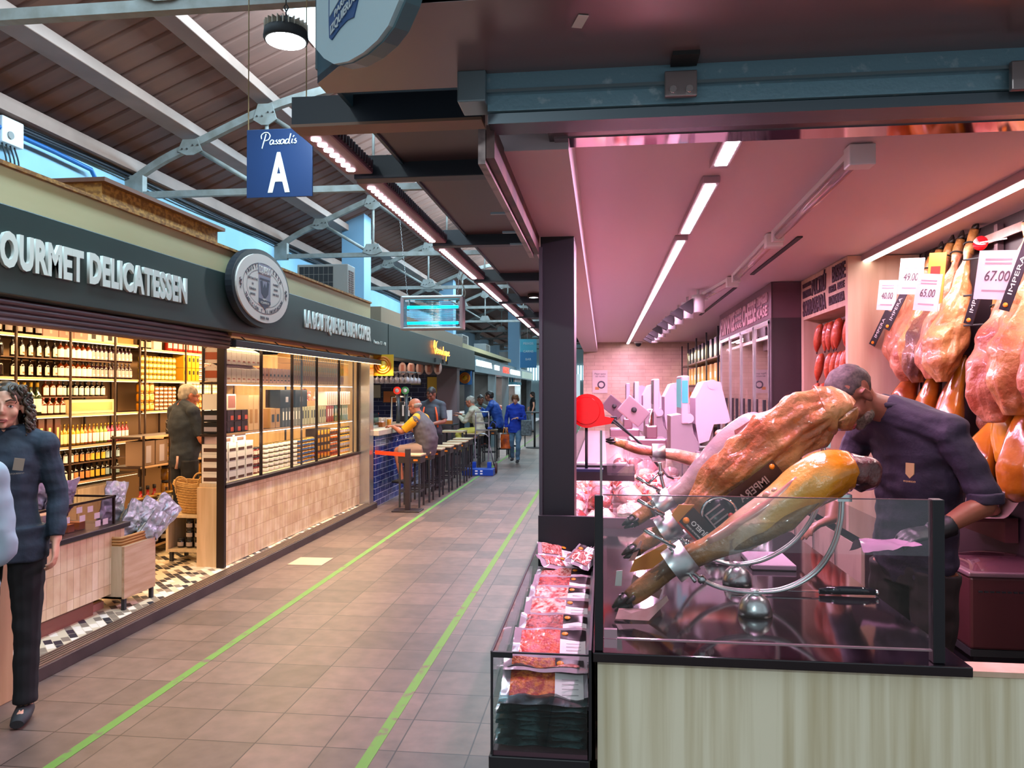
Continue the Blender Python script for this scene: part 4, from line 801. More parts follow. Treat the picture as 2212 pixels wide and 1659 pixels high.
MB().prism([cp(s, z, .01) for s, z in ol], nn*.04).obj('white_face', M('pale_sign_face', '#b9d2da', .4), t)
MB().prism([cp(s*1.0+.008, z-.004, .004) for s, z in ol], nn*.035).obj('side_rim', M('teal_rim', '#56727b', .4), t)
blue_ = M('shield_blue', '#2d5288', .45)
shp = [(.195, 2.53), (.198, 2.486), (.212, 2.476), (.26, 2.487), (.30, 2.490), (.335, 2.484), (.36, 2.52), (.40, 2.60), (.40, 2.9), (.195, 2.9)]
sh = MB().prism([cp(s, z, .05) for s, z in shp], nn*.003).obj('blue_shield', blue_, t)
MB().prism([cp(s, z, .053) for s, z in ((.205, 2.535), (.39, 2.60), (.39, 2.89), (.205, 2.89))], nn*.002).obj('shield_field', M('pale_sign_face'), sh)
for b_, s0, z0, h_, w_ in (('IZQUIERDO', .285, 2.503, .022, .15), ('PARA TI', .285, 2.532, .016, .10)):
    text('motto', b_, M('white_sign_letters'), cp(s0, z0, .056), ax+Vector((0, 0, .22)), Vector((0, 0, 1)), h_, sh, width=w_, ext=.0006, weight=.02)
# galvanised shutter beam over the counter
galv = M('galvanised_steel', '#7fa6b6', .42, .2, c2='#b9d0d8', scale=26, lo=.60, hi=.74, bump=.1)
t = thing('shutter_beam', 'blue grey galvanised steel shutter beam across the front of the ham stall', 'beam', (.8, 2.02, 2.40))
T = Matrix.Translation((-.8, -2.02, -2.40))
b = MB(T); b.prism([(-.30, 1.99, 2.355), (-.30, 1.99, 2.395), (-.30, 1.975, 2.40), (-.30, 1.98, 2.452), (-.30, 2.05, 2.452), (-.30, 2.05, 2.355)], (3.3, 0, 0)); b.obj('beam_profile', galv, t)
MB(T).box(-.30, 3, 1.968, 1.978, 2.396, 2.404).obj('seam_lip', M('seam_steel', '#7d9096', .3, .7), t)
MB(T).box(-.30, 3, 2.0, 2.09, 2.325, 2.352).obj('lower_rail', M('dull_steel', '#59636b', .4, .6), t)
MB(T).box(-.375, -.30, 1.955, 2.06, 2.37, 2.452, bev=.004).obj('end_bracket', M('bright_galvanised', '#7f939b', .35, .5), t)
cl = MB(T).box(.155, .235, 1.955, 1.972, 2.36, 2.425, bev=.003).obj('steel_clip', M('clip_steel', '#9c8f8f', .3, .7), t)
for x in (.175, .215): MB(T).cyl((x, 1.945, 2.375), (x, 1.956, 2.375), .009, n=8).obj('bolt', chrome, cl)
cl = MB(T).box(.97, 1.08, 1.955, 1.972, 2.34, 2.41, bev=.003).obj('steel_clip', M('clip_steel'), t)
MB(T).cyl((1.02, 1.945, 2.37), (1.02, 1.956, 2.37), .012, n=8).obj('bolt', chrome, cl)
MB().box(.17, .235, 1.9, 1.97, 2.44, 2.452).struct('trim_7', blackm)
tag(MB().box(-.012, .012, -.03, .03, -.001, .0).obj('paper_scrap', paper, None, (-.05, 1.72, 2.4485), .3), 'torn scrap of pale tape stuck under the brown canopy soffit', 'tape')
# side guide of the shutter
t = thing('shutter_guide', 'worn steel shutter guide running back along the stall edge', 'rail', (-.31, 2.6, 2.26)); T = Matrix.Translation((.31, -2.6, -2.26))
MB(T).box(-.335, -.315, 2.05, 3.52, 2.235, 2.33).obj('guide_flange', M('pale_guide', '#9a8482', .4, .4, c2='#5c4b4c', scale=12, lo=.5, hi=.7), t)
MB(T).box(-.313, -.29, 2.05, 3.52, 2.25, 2.34).obj('guide_channel', M('rust_guide', '#6e4742', .5, .3, c2='#3b2a2c', scale=8), t)
for y in (2.72, 3.05, 3.3): MB(T).box(-.40, -.33, y, y+.015, 2.255, 2.262).obj('guide_tab', M('bright_galvanised'), t)
# hood frame: dark bars with mirrored underside
t = thing('hood_frame', 'dark brown mirror edged hood frame hanging under the stall ceiling', 'frame', (.9, 2.2, 2.36)); T = Matrix.Translation((-.9, -2.2, -2.36)); bar = M('hood_brown', '#3c2a2b', .25, .4)
MB(T).box(-.155, 2.0, 2.17, 2.215, 2.353, 2.40).obj('front_bar', bar, t); MB(T).box(-.155, -.10, 2.215, 3.9, 2.353, 2.40).obj('side_bar', bar, t)
MB(T).box(-.14, 2.0, 2.215, 2.30, 2.350, 2.354).obj('mirror_strip', M('mirror_strip', (.45, .3, .33), .06, 1), t)
for x in (.14, 1.0, 1.4): MB(T).box(x, x+.035, 2.18, 2.21, 2.40, 2.50).obj('hanger', bar, t)
# ceiling lamps
M('pink_white_line', (1, .9, .93), .5, emit=16, ec=(1, .80, .88))
wl_ = M('aluminium_track', '#b9a4ac', .35, .4)
def ceil_line(y0, y1, kind, label):
    t = thing('ceiling_light', label, 'lamp', (.44, (y0+y1)/2, 2.5)); h = (y1-y0)/2
    MB().box(-.035, .035, -h, h, -.03, 0, bev=.003).obj('track', wl_, t)
    if kind == 'line': MB().box(-.02, .02, -h+.02, h-.02, -.034, -.0295).obj('light_line', M('pink_white_line', (1, .9, .93), .5, emit=16, ec=(1, .80, .88)), t)
    else:
        mb = MB(); n = int(2*h/.045)
        for k in range(n): mb.box(-.022, .022, -h+.03+(2*h-.06)*k/n, -h+.03+(2*h-.06)*(k+.55)/n, -.034, -.0295)
        mb.obj('lens_row', M('pink_white_line'), t)
ceil_line(2.2, 3.0, 'lens', 'pink LED lens strip in the stall ceiling nearest the front beam'); ceil_line(3.2, 4.25, 'lens', 'pink LED lens strip in the middle of the stall ceiling'); ceil_line(4.4, 13.85, 'line', 'long continuous pink white light line running to the tiled back wall')
t = thing('ceiling_light', 'long white light line over the hanging hams', 'lamp', (1.69, 3.7, 2.5))
MB().box(-.035, .035, -1.65, 1.65, -.04, 0).obj('track', wl_, t); MB().box(-.024, .024, -1.63, 1.63, -.044, -.0395).obj('light_line', M('warm_white_line', (1, .97, .92), .5, emit=7, ec=(1, .90, .84)), t)
clr = M('clear_tube_plastic', '#c9a9b3', .12, .2)
for k, (x0, y0, x1, y1, lit) in enumerate(((.911, 2.87, .94, 4.30, 0), (.944, 4.42, .984, 5.87, 0), (.985, 6.05, .90, 7.0, 1))):
    t = thing('tube_lamp', 'slim tube lamp on the stall ceiling, %s from the camera' % ORD[k], 'lamp', (x0, y0, 2.46)); d = Vector((x1-x0, y1-y0, 0))
    MB().cyl((0, 0, 0), d, .022, n=10).obj('tube_cover', M('pink_white_line') if 0 else clr, t)
    MB().prism([(-.025, 0, .015), (.025, 0, .015), (d.x+.025, d.y, .015), (d.x-.025, d.y, .015)], (0, 0, .024)).obj('mount_rail', white, t)
    MB().box(-.045, .045, -.04, .03, -.04, .035, bev=.004).obj('end_box', white, t); MB().box(d.x-.03, d.x+.03, d.y-.03, d.y+.02, -.03, .035, bev=.004).obj('end_box', white, t)
for k, (a, b) in enumerate(((4.51, 5.93), (6.65, 9.02))): MB().box(1.095, 1.125, a, b, 2.492, 2.4995).struct('trim_8', blackm)
for k, (x, y) in enumerate(((.815, 6.77), (.784, 7.32), (.761, 7.97), (.745, 8.58), (.735, 9.18), (.729, 9.86), (.72, 10.4), (.715, 10.9))):
    t = thing('track_spot', 'white track spotlight with black shade in the ceiling row, %s from the camera' % ORD[k], 'lamp', (x, y, 2.5))
    MB().cyl((0, 0, 0), (0, 0, -.06), .012, n=8).obj('stem', white, t); MB().cyl((0, 0, -.05), (.0, 0, -.20), .055, n=12).obj('spot_body', white, t)
    MB().prism([(-.05, -.05, -.08), (-.16, -.05, -.15), (-.05, -.05, -.21)], (0, .10, 0)).obj('spot_shade', blackm, t)
t = thing('security_camera', 'small dome camera at the top of the tiled back wall', 'camera', (.62, 13.75, 2.5)); MB().lathe([(0, -.03), (.07, -.03), (.08, 0), (0, 0)], 14).obj('base_ring', white, t); MB().ball((0, 0, -.04), .05).obj('dome', blackm, t)
# poster on the back wall
t = thing('wall_poster', 'pale poster with a round cheese label on the tiled back wall', 'poster', (-.05, 13.895, 1.8))
MB().box(-.14, .13, -.005, 0, -.21, .20).obj('sheet', M('pale_poster', '#c9b9b6', .6), t)
text('headline', 'Mejor queso', ink, (0, -.006, .12), (1, 0, 0), UP, .035, t, width=.2); text('headline', 'del mundo', ink, (0, -.006, .075), (1, 0, 0), UP, .035, t, width=.17)
g = MB(); g.lathe([(.05, 0), (.075, 0), (.075, .004), (.05, .004)], 20, T) if False else None
MB(Matrix.Translation((.02, -.006, -.06)) @ Matrix.Rotation(PI/2, 4, 'X')).lathe([(.045, 0), (.07, 0), (.07, .003), (.045, .003)], 20).obj('round_label', ink, t); MB().box(-.09, -.02, -.008, -.005, -.15, -.10).obj('cheese_picture', M('orange_kraft'), t)
# cheese cabinet and sausage cabinet
pl_ = M('plum_cabinet', '#6b4a55', .45, c2='#5f414b', scale=3)
t = thing('cheese_cabinet', 'dark plum glazed cheese cabinet with raised words for cheese above its doors', 'cabinet', (1.68, 7.75, .01)); T = Matrix.Translation((-1.68, -7.75, -.01))
MB(T).box(1.34, 2.01, 6.36, 9.1, 2.21, 2.495).obj('upper_fascia', pl_, t)
MB(T).box(1.34, 2.01, 6.36, 6.42, .02, 2.21).obj('end_panel', m_dw, t); MB(T).box(1.34, 2.01, 9.04, 9.1, .02, 2.21).obj('end_panel', m_dw, t); MB(T).box(1.95, 2.01, 6.42, 9.04, .02, 2.21).obj('back_panel', M('rosy_reflective_panel', '#8b6470', .3), t)
MB(T).box(1.345, 1.349, 6.355, 6.36, .02, 2.495).obj('edge_trim', m_dw, t)
for k in range(4):
    y0 = 6.45+.65*k; d = MB(T).box(1.344, 1.352, y0, y0+.63, .1, 2.19).obj('glass_door', Mglass('rosy_glass', (.82, .66, .70), 3.0), t)
    f_ = MB(T); f_.box(1.335, 1.355, y0, y0+.02, .1, 2.19); f_.box(1.335, 1.355, y0+.61, y0+.63, .1, 2.19); f_.box(1.335, 1.355, y0, y0+.63, 2.17, 2.20); f_.obj('door_frame', steel, d)
    MB(T).box(1.30, 1.325, y0+.04, y0+.07, 1.15, 1.55).obj('handle', blackm, d)
    MB(T).box(1.42, 1.426, y0+.1, y0+.2, 1.3+.1*k, 1.45+.1*k).obj('price_card', paper, d)
MB(T).box(1.40, 1.42, 6.45, 9.0, 2.08, 2.10).obj('inner_lamp', M('pink_white_line'), t)
pk = M('pink_raised_letters', '#c9a0a6', .5)
def words(rows, x, mat, t, T, y_dir=-1):
    for b_, ya, yb, z, h_ in rows: text('cut_word', b_, mat, T @ Vector((x, (ya+yb)/2, z)), (0, -1, 0), UP, h_, t, width=abs(yb-ya), ext=.004, weight=.03)
words((('FORMATGE', 8.95, 8.05, 2.245, .19), ('QUESO', 8.0, 7.65, 2.39, .045), ('FROMAGE', 8.0, 7.65, 2.32, .045), ('KAAS', 8.0, 7.65, 2.245, .05), ('CHEESE', 7.6, 6.95, 2.245, .19), ('FORMAGGIO', 6.9, 6.48, 2.355, .08), ('KÄSE', 6.9, 6.48, 2.245, .085)), 1.335, pk, t, T)
t = thing('sausage_cabinet', 'pale wood cabinet with cut out sausage names above an open niche', 'cabinet', (1.79, 5.77, .01)); T = Matrix.Translation((-1.79, -5.77, -.01)); pw = M('rosy_pale_wood', '#d9b9a2', .5, c2='#cba78e', scale=2.5, stretch=(7, 7, .6))
MB(T).box(1.57, 2.01, 5.18, 6.35, 2.18, 2.495).obj('word_panel', pw, t)
MB(T).box(1.57, 2.01, 5.18, 5.23, .02, 2.18).obj('side_panel', pw, t); MB(T).box(1.57, 2.01, 6.28, 6.35, .02, 2.18).obj('side_panel', pw, t)
MB(T).box(1.95, 2.01, 5.23, 6.28, .02, 2.18).obj('back_panel', M('niche_back', '#6b3a34', .6), t); MB(T).box(1.57, 1.95, 5.23, 6.28, .02, .6).obj('lower_shelf', pw, t)
MB(T).cyl((1.72, 5.22, 2.15), (1.72, 6.3, 2.15), .012).obj('hanging_bar', steel, t)
ik = M('burnt_cut_letters', '#4a3440', .6)
words((('LONGANISSA', 6.28, 6.05, 2.43, .03), ('BUTIFARRA', 6.28, 6.05, 2.35, .055), ('PULTRÚ', 6.02, 5.66, 2.345, .115), ('BISBE', 5.50, 5.22, 2.37, .105), ('SOBRASSADA', 6.28, 5.66, 2.21, .115), ('BUFETA', 5.58, 5.42, 2.305, .045), ('BISBE', 5.38, 5.24, 2.305, .045), ('LLONGANISSA', 5.58, 5.24, 2.22, .06)), 1.566, ik, t, T)
# lit shelf with cheese packs beyond the cheese cabinet
t = thing('deli_shelving', 'lit dark framed shelving with yellow packs beyond the cheese cabinet', 'shelf', (1.7, 11, .01)); T = Matrix.Translation((-1.7, -11, -.01))
for z in (1.0, 1.35, 1.72, 2.05): MB(T).box(1.36, 2.0, 9.3, 13.6, z-.02, z).obj('shelf_board', shelfm, t)
for y in (9.35, 10.4, 11.5, 12.6, 13.55): MB(T).box(1.35, 1.37, y, y+.02, .1, 2.4).obj('upright', blackm, t)
area('deli_shelf_glow', (1.3, 11.4, 2.2), .1, 3.5, 30, (1, .75, .42), (0, math.radians(-35), 0))
CAT = 'pack'
for z, c, lb in ((1.352, '#b5702a', 'amber'), (1.722, '#d8b86a', 'pale yellow'), (2.052, '#1d2233', 'dark blue')):
    p0 = carton('cheese_pack', .2, .2, .26, M(lb.replace(' ', '_')+'_pack', c, .35), whitel, (.2, .8, .3, .6)); 
    o_ = []
    for k in range(9): o_.append((1.42, 9.6+.43*k, z, PI))
    place(p0, o_, '%s pack on the lit shelving by the tiled back wall' % lb, lb+' packs')
# ---- ham counter ----
t = thing('ham_counter', 'black topped ham counter with pale ash front and low partition', 'counter', (.4, 2.8, 0)); T = Matrix.Translation((-.4, -2.8, 0))
ash = M('pale_ash_front', '#ece3c8', .5, c2='#cdbf9c', scale=3.2, stretch=(10, 10, .3), lo=.40, hi=.70)
MB(T).box(-.015, .83, 2.01, 3.74, .02, .93).obj('counter_body', ash, t)
MB(T).box(-.028, .885, 1.975, 3.77, .930, .955, bev=.003).obj('black_top', M('gloss_black_top', (.012, .008, .011), .07, coat=.5), t)
MB(T).box(.83, 2.01, 2.01, 2.06, .0, .925).obj('side_partition', ash, t); MB(T).box(.885, 2.01, 2.0, 2.07, .925, .938).obj('partition_cap', M('rosy_pale_wood'), t)
t = thing('glass_screen', 'glass screen on black posts around the hams', 'screen', (.4, 2.0, .956)); T = Matrix.Translation((-.4, -2.0, -.956))
MB(T).box(-.022, .0, 1.985, 2.010, .956, 1.353, bev=.002).obj('post', m_post, t); MB(T).box(.80, .828, 1.99, 2.02, .956, 1.355, bev=.002).obj('post', m_post, t)
MB(T).box(-.008, -.002, 1.99, 2.0, 1.353, 1.52).obj('slim_rod', M('clip_steel'), t)
MB(T).box(.0, .80, 1.999, 2.003, .985, 1.353).obj('front_pane', glassd, t)
MB(T).box(0, .80, 1.998, 2.004, 1.352, 1.3545).obj('pane_edge', M('glass_edge', '#6a4f55', .2), t); MB(T).box(0, .80, 1.996, 2.006, .983, .987).obj('pane_edge', M('bright_edge', '#a98f95', .2, .4), t)
MB(T).box(-.012, -.010, 2.01, 3.45, .956, 1.30).obj('side_pane', glass, t)
for z in (.965, .99): MB(T).box(.002, .035, 1.985, 1.998, z, z+.022).obj('corner_clip', M('clear_clip', '#a98a95', .2), t)
# ---- packed meat bin ----
t = thing('display_bin', 'black based glass display bin filled with packed sliced meats', 'display case', (-.16, 2.6, 0)); T = Matrix.Translation((.16, -2.6, 0))
MB(T).box(-.292, -.035, 1.955, 3.42, .0, .688, bev=.003).obj('black_base', m_post, t)
MB(T).box(-.283, -.040, 1.962, 3.40, .688, .70).obj('bin_floor', M('plum_dark'), t)
MB(T).box(-.285, -.281, 1.96, 3.40, .70, .95).obj('side_pane', glass, t); MB(T).box(-.281, -.040, 1.96, 1.964, .70, .95).obj('front_pane', glass, t)
MB(T).box(-.037, -.030, 1.96, 3.40, .688, .965).obj('inner_side', m_post, t); MB(T).box(-.285, -.03, 3.395, 3.42, .688, 1.07).obj('rear_panel', m_post, t)
f_ = MB(T); f_.box(-.287, -.281, 1.957, 1.964, .69, .952); f_.box(-.287, -.281, 1.957, 3.40, .948, .955); f_.box(-.287, -.030, 1.957, 1.963, .950, .954); f_.box(-.285, -.23, 1.953, 1.957, .940, .954); f_.obj('bin_frame', m_post, t)
# vacuum packs of sliced meat
clearp = M('clear_pouch_film', '#b9a4b0', .12, .25, coat=.6)
def meat_mat(nm, a, b_, sc): return M(nm, a, .18, c2=b_, scale=sc, lo=.42, hi=.6, coat=.7, bump=.5, bscale=sc*1.5)
kinds = [meat_mat('chorizo_slices', '#9c2408', '#d2691c', 70), meat_mat('salami_slices', '#a32a2a', '#d97a70', 90), meat_mat('loin_slices', '#b8180c', '#e0441c', 60), meat_mat('cured_ham_slices', '#7a0f12', '#b23a2e', 60), meat_mat('bacon_strips', '#b01f20', '#f0c0b0', 45), meat_mat('dark_ham_slices', '#8c1218', '#c84a42', 70), meat_mat('fuet_slices', '#a04038', '#c99088', 110)]
def pack(kind, seed, w_=.232, l_=.20, th=.012):
    r = random.Random(seed)
    def fn(side):
        def g(u, v):
            e_ = min(u, 1-u, v, 1-v); z = side*min(1, e_*7)*th*.5+noise.noise(Vector((u*3+seed, v*3, 1)))*.009+ (0 if side < 0 else noise.noise(Vector((u*12, v*12+seed, 5)))*.0022)
            return ((u-.5)*w_, (v-.5)*l_, z)
        return g
    mb = MB(); mb.grid(fn(1), 16, 14); mb.grid(fn(-1), 16, 14); o = mb.obj('sliced_meat_pack', clearp)
    g_ = fn(1); m2 = MB(); up = lambda p: (p[0], p[1], p[2]+.0022)
    m2.grid(lambda u, v: up(g_(.10+.52*u, .14+.74*v)), 12, 12); m2.obj('meat_slices', kind, o)
    m3 = MB(); m3.grid(lambda u, v: up(g_(.62+.33*u, .10+.50*v)), 6, 6); m3.obj('white_label', M('pack_label', '#e8d9dc', .4), o)
    m4 = MB(); m4.grid(lambda u, v: up(g_(.62+.34*u, .62+.26*v)), 6, 4); bl = m4.obj('black_band', M('pack_black', '#1b1418', .3), o)
    c = Vector(g_(.68, .76)); MB().lathe([(0, 0), (.010, 0), (.010, .001), (0, .001)], 12, (c.x, c.y, c.z+.0035)).obj('orange_seal', M('orange_seal', '#f08a10', .4), o)
    for q in range(4):
        c = Vector(g_(.80, .2+.09*q)); MB().box(-.022, .022, -.001, .001, 0, .0004).obj('label_line', M('grey_print', '#9a8d92', .6), o, (c.x-.001, c.y, c.z+.0032))
    return o
names = ('orange red chorizo', 'pale salami', 'bright red loin', 'dark red cured ham', 'striped bacon', 'dark ham slices', 'small round fuet slices')
rowy = [(2.09, 0, .105), (2.19, 1, .115), (2.34, 2, .12), (2.50, 3, .12), (2.68, 4, .125), (2.84, 4, .13), (2.98, 5, .135), (3.10, 6, .14)]
for k, (y, kd, up_) in enumerate(rowy):
    o = pack(kinds[kd], 10+k); o.location = (-.158, y, .70+up_+.03); o.rotation_euler = (.22 if k else .42, 0, R.uniform(-.05, .05))
    if k == 1: o.rotation_euler = (.15, 0, PI)
    tag(o, 'vacuum pack of %s in the display bin, %s row from the front' % (names[kd], ORD[k]), 'meat pack')
film = M('dark_teal_film', '#5a7c80', .16, .4, coat=.8, c2='#1c2c2e', scale=9, lo=.4, hi=.56)
for k in range(9):
    o = pack(kinds[0], 50+k, th=.008) if 0 else None
    r = 60+k
    def fn(side, r=r):
        return lambda u, v: ((u-.5)*.236, (v-.5)*.20, side*min(1, min(u, 1-u, v, 1-v)*8)*.0045+noise.noise(Vector((u*3+r, v*3, 1)))*.012)
    mb = MB(); mb.grid(fn(1), 14, 8); mb.grid(fn(-1), 14, 8); o = mb.obj('sliced_meat_pack', film); o.location = (-.158, 2.072+R.uniform(-.008, .006), .714+.0125*k); o.rotation_euler = (0, 0, R.uniform(-.04, .04))
    tag(o, 'dark backed meat pack seen edge on in the front stack, %s from the bottom' % ORD[k], 'meat pack', 'edge on packs of the front stack')
for k, y in enumerate((2.34, 2.56, 2.78, 2.98, 3.1)):
    st = []
    for j in range(6):
        mb = MB(); r = 90+7*k+j
        mb.grid(lambda u, v, r=r: ((u-.5)*.23, (v-.5)*.19, noise.noise(Vector((u*3+r, v*3, 1)))*.006), 8, 6); o = mb.obj('sliced_meat_pack', film); o.location = (-.158, y, .715+.018*j); tag(o, 'meat pack lying under the top one of the bin stacks', 'meat pack', 'packs underneath in the bin')
for k, (x, y, rz) in enumerate(((-.19, 3.22, .5), (-.11, 3.28, -.5), (-.2, 3.33, .2), (-.08, 3.2, 1.2))):
    o = pack(kinds[6], 130+k, .17, .11, .02); o.location = (x, y, .90+.012*k); o.rotation_euler = (.3, .25*(-1)**k, rz); tag(o, 'small loose pack of sausage at the back of the bin, %s of the heap' % ORD[k], 'meat pack')
# ---- long display case along the aisle ----
t = thing('display_case', 'long refrigerated glass display case running back behind the corner post', 'display case', (.2, 8, 0)); T = Matrix.Translation((-.2, -8, 0))
MB(T).box(-.27, .62, 3.82, 13.2, .0, .94).obj('case_body', m_dw, t); MB(T).box(-.25, .60, 3.84, 13.1, .94, .955).obj('case_deck', M('bright_deck', '#c9a9b0', .3, .3), t)
MB(T).box(-.27, .62, 3.80, 3.82, .30, 1.0).obj('end_panel', M('rosy_steel', '#9c7a84', .3, .5), t); MB(T).box(-.22, .1, 3.785, 3.80, .45, .93).obj('dark_end_inset', m_post, t)
MB(T).box(.02, .62, 3.83, 13.2, 1.205, 1.218).obj('glass_top', glass, t); MB(T).box(-.265, -.257, 3.83, 13.2, .955, 1.20).obj('front_glass', glass, t)
MB(T).box(-.25, .18, 4.5, 4.62, 1.10, 1.19).obj('cross_bar', m_post, t)
area('case_glow', (.18, 5.2, 1.19), .05, 2.4, 9, (1, .52, .68)); area('case_glow', (.18, 8.2, 1.19), .05, 3.4, 10, (1, .52, .68))
CAT = 'pack'
cols = (('rose', '#d98a92'), ('pale pink', '#e0a9ac'), ('cream', '#d9c3b0'), ('coral', '#d8705a'), ('dark red', '#8a2a2c'))
mats_ = [M(n.replace(' ', '_')+'_case_meat', c, .25, c2=[min(1, v*1.5) for v in hexc(c)], scale=30, coat=.6, bump=.4) for n, c in cols]
cnt = 0
for i in range(13):
    for j in range(5):
        y = 3.95+.19*i; x = -.17+.155*j; q = R.randrange(5); z = .957+(.02 if j < 2 else .05+.015*R.random())+.02*(i % 2)
        mb = MB(); r = 200+cnt
        if R.random() < .55:
            mb.grid(lambda u, v: ((u-.5)*.14, (v-.5)*.17, .035*min(1, min(u, 1-u, v, 1-v)*5)+noise.noise(Vector((u*6+r, v*6, 1)))*.015), 8, 8); mb.box(-.068, .068, -.082, .082, -.018, .0); nm = 'meat_tray'
        else:
            mb.ball((0, 0, .03), .062, .085, .045, 10, 7); nm = 'wrapped_meat'
        o = mb.obj(nm, mats_[q], None, (x, y, z), R.uniform(-.2, .2)); MB().box(-.02, .02, -.03, .0, .052, .054).obj('label', M('pack_label'), o)
        tag(o, '%s %s in the bright display case behind the corner post' % (cols[q][0], 'tray of meat' if nm == 'meat_tray' else 'wrapped cut of meat'), 'meat', cols[q][0]+' '+nm.replace('_', ' ')+'s in the case'); cnt += 1
for k, (x, y, h_) in enumerate(((.3, 5.3, .2), (.42, 5.6, .22), (.25, 5.9, .16), (.36, 4.9, .17), (.28, 4.6, .13))):
    tag(MB().ball((0, 0, h_/2), .08, .08, h_/2, 12, 8).obj('wrapped_ham', mats_[(k*2) % 5], None, (x, y, .96)), 'standing pink wrapped ham piece in the case, %s in the row' % ORD[k], 'meat')
# red ticket dispenser
t = thing('ticket_dispenser', 'glossy red snail shaped ticket dispenser on a black pole', 'dispenser', (-.09, 4.2, 1.2)); red = M('gloss_red_plastic', '#d40a12', .15, coat=.6)
pts = [(.10*math.cos(a)-.0, 0, .315+.095*math.sin(a)) for a in [PI*.5-2*PI*k/40*.97 for k in range(4, 41)]]
poly = [(.005+.092*math.cos(a), -.03, .315+.092*math.sin(a)) for a in [math.radians(d) for d in range(20, 300, 10)]]+[(.13, -.03, .245), (.15, -.03, .275), (.10, -.03, .285)]
MB().prism(poly, (0, .06, 0)).obj('red_shell', red, t)
MB(Matrix.Translation((.0, -.03, .315)) @ Matrix.Rotation(PI/2, 4, 'X')).lathe([(0, .005), (.072, .005), (.075, .0), (0, 0)], 28, sm=False).obj('round_lid', red, t)
MB().box(.13, .165, -.028, .028, .245, .285, bev=.004).obj('ticket_mouth', blackm, t); MB().cyl((0, 0, 0), (0, 0, .23), .008).obj('pole', blackm, t); MB().box(-.09, .09, -.05, .05, -.012, .002).obj('foot_plate', M('navy_plate', '#22284a', .4), t)
t = thing('folding_rod', 'slim black folding arm leaning across the display case', 'rod', (.15, 4.1, 1.2))
MB().tube([(-.09, 0, .27), (.05, .02, .14), (.19, .03, -.03), (.22, .03, -.04)], .006, 6).obj('thin_rod', blackm, t); MB().tube([(-.10, .03, .26), (.04, .05, .15), (.14, .06, .02)], .004, 6).obj('thin_rod', blackm, t)
# scales in a row
def scale(x, y, s, label, screen=False):
    t = thing('counter_scale', label, 'scale', (x, y, 1.218))
    sc_body = M('scale_white', '#cdb9c6', .4); sc2 = M('scale_grey', '#9a8f98', .35)
    a = MB(); a.prism([(-.17*s, -.16*s, .05*s), (-.13*s, -.16*s, .02*s), (-.02*s, -.16*s, .0), (.05*s, -.16*s, .0), (-.03*s, -.16*s, .14*s), (-.05*s, -.16*s, .27*s), (-.17*s, -.16*s, .25*s)], (0, .26*s, 0)); a.obj('pedestal', sc2, t)
    MB().box(-.02*s, .32*s, -.18*s, .2*s, .0, .035*s, bev=.004).obj('scale_base', sc2, t); MB().box(-.0, .34*s, -.2*s, .2*s, .055*s, .068*s, bev=.003).obj('weighing_pan', steel, t); MB().cyl((.15*s, 0, .03*s), (.15*s, 0, .06*s), .05*s).obj('pan_support', blackm, t)
    b = MB(); b.box(-.105*s, -.06*s, -.17*s, .15*s, .20*s, .50*s, bev=.008); f = b.obj('customer_display', sc_body, t)
    if screen: MB().box(-.101*s, -.10*s, 0, 0, 0, 0); MB().box(-.107*s, -.1045*s, -.15*s, .13*s, .30*s, .48*s).obj('screen', M('teal_screen', '#3d8f9c', .3, emit=.6, ec=(.1, .45, .5)), f); MB().box(-.102*s, -.065*s, -.1715*s, -.169*s, .33*s, .47*s).obj('screen_edge', M('teal_screen'), f)
    else: MB().box(-.107*s, -.1045*s, -.15*s, .13*s, .30*s, .48*s).obj('screen', M('dark_screen', '#4a3d48', .2), f)
    c = MB(); c.prism([(-.02*s, -.17*s, .36*s), (.03*s, -.17*s, .46*s), (.07*s, -.17*s, .47*s), (.13*s, -.17*s, .46*s), (.19*s, -.17*s, .22*s), (.16*s, -.17*s, .205*s), (.09*s, -.17*s, .20*s), (.06*s, -.17*s, .10*s), (.0, -.17*s, .08*s), (-.02*s, -.17*s, .2*s)], (0, .32*s, 0)); c.obj('operator_head', sc_body, t)
    MB().prism([(.02*s, -.10*s, .05*s), (.09*s, -.10*s, .05*s), (.11*s, -.10*s, .40*s), (.04*s, -.10*s, .40*s)], (0, .18*s, 0)).obj('neck', sc_body, t)
    for cx, cz in ((.08, .445), (-.06, .235)): MB().cyl((cx*s, -.175*s, cz*s), (cx*s, -.168*s, cz*s), .03*s, n=14).obj('hinge_disc', sc_body, t)
scale(.585, 5.0, 1.0, 'nearest and largest white counter scale with a teal screen edge', True)
for k, (x, y) in enumerate(((.50, 6.3), (.42, 8.0), (.38, 9.5))): scale(x, y, 1.0, 'white counter scale in the row over the display case, %s behind the nearest' % ORD[k])
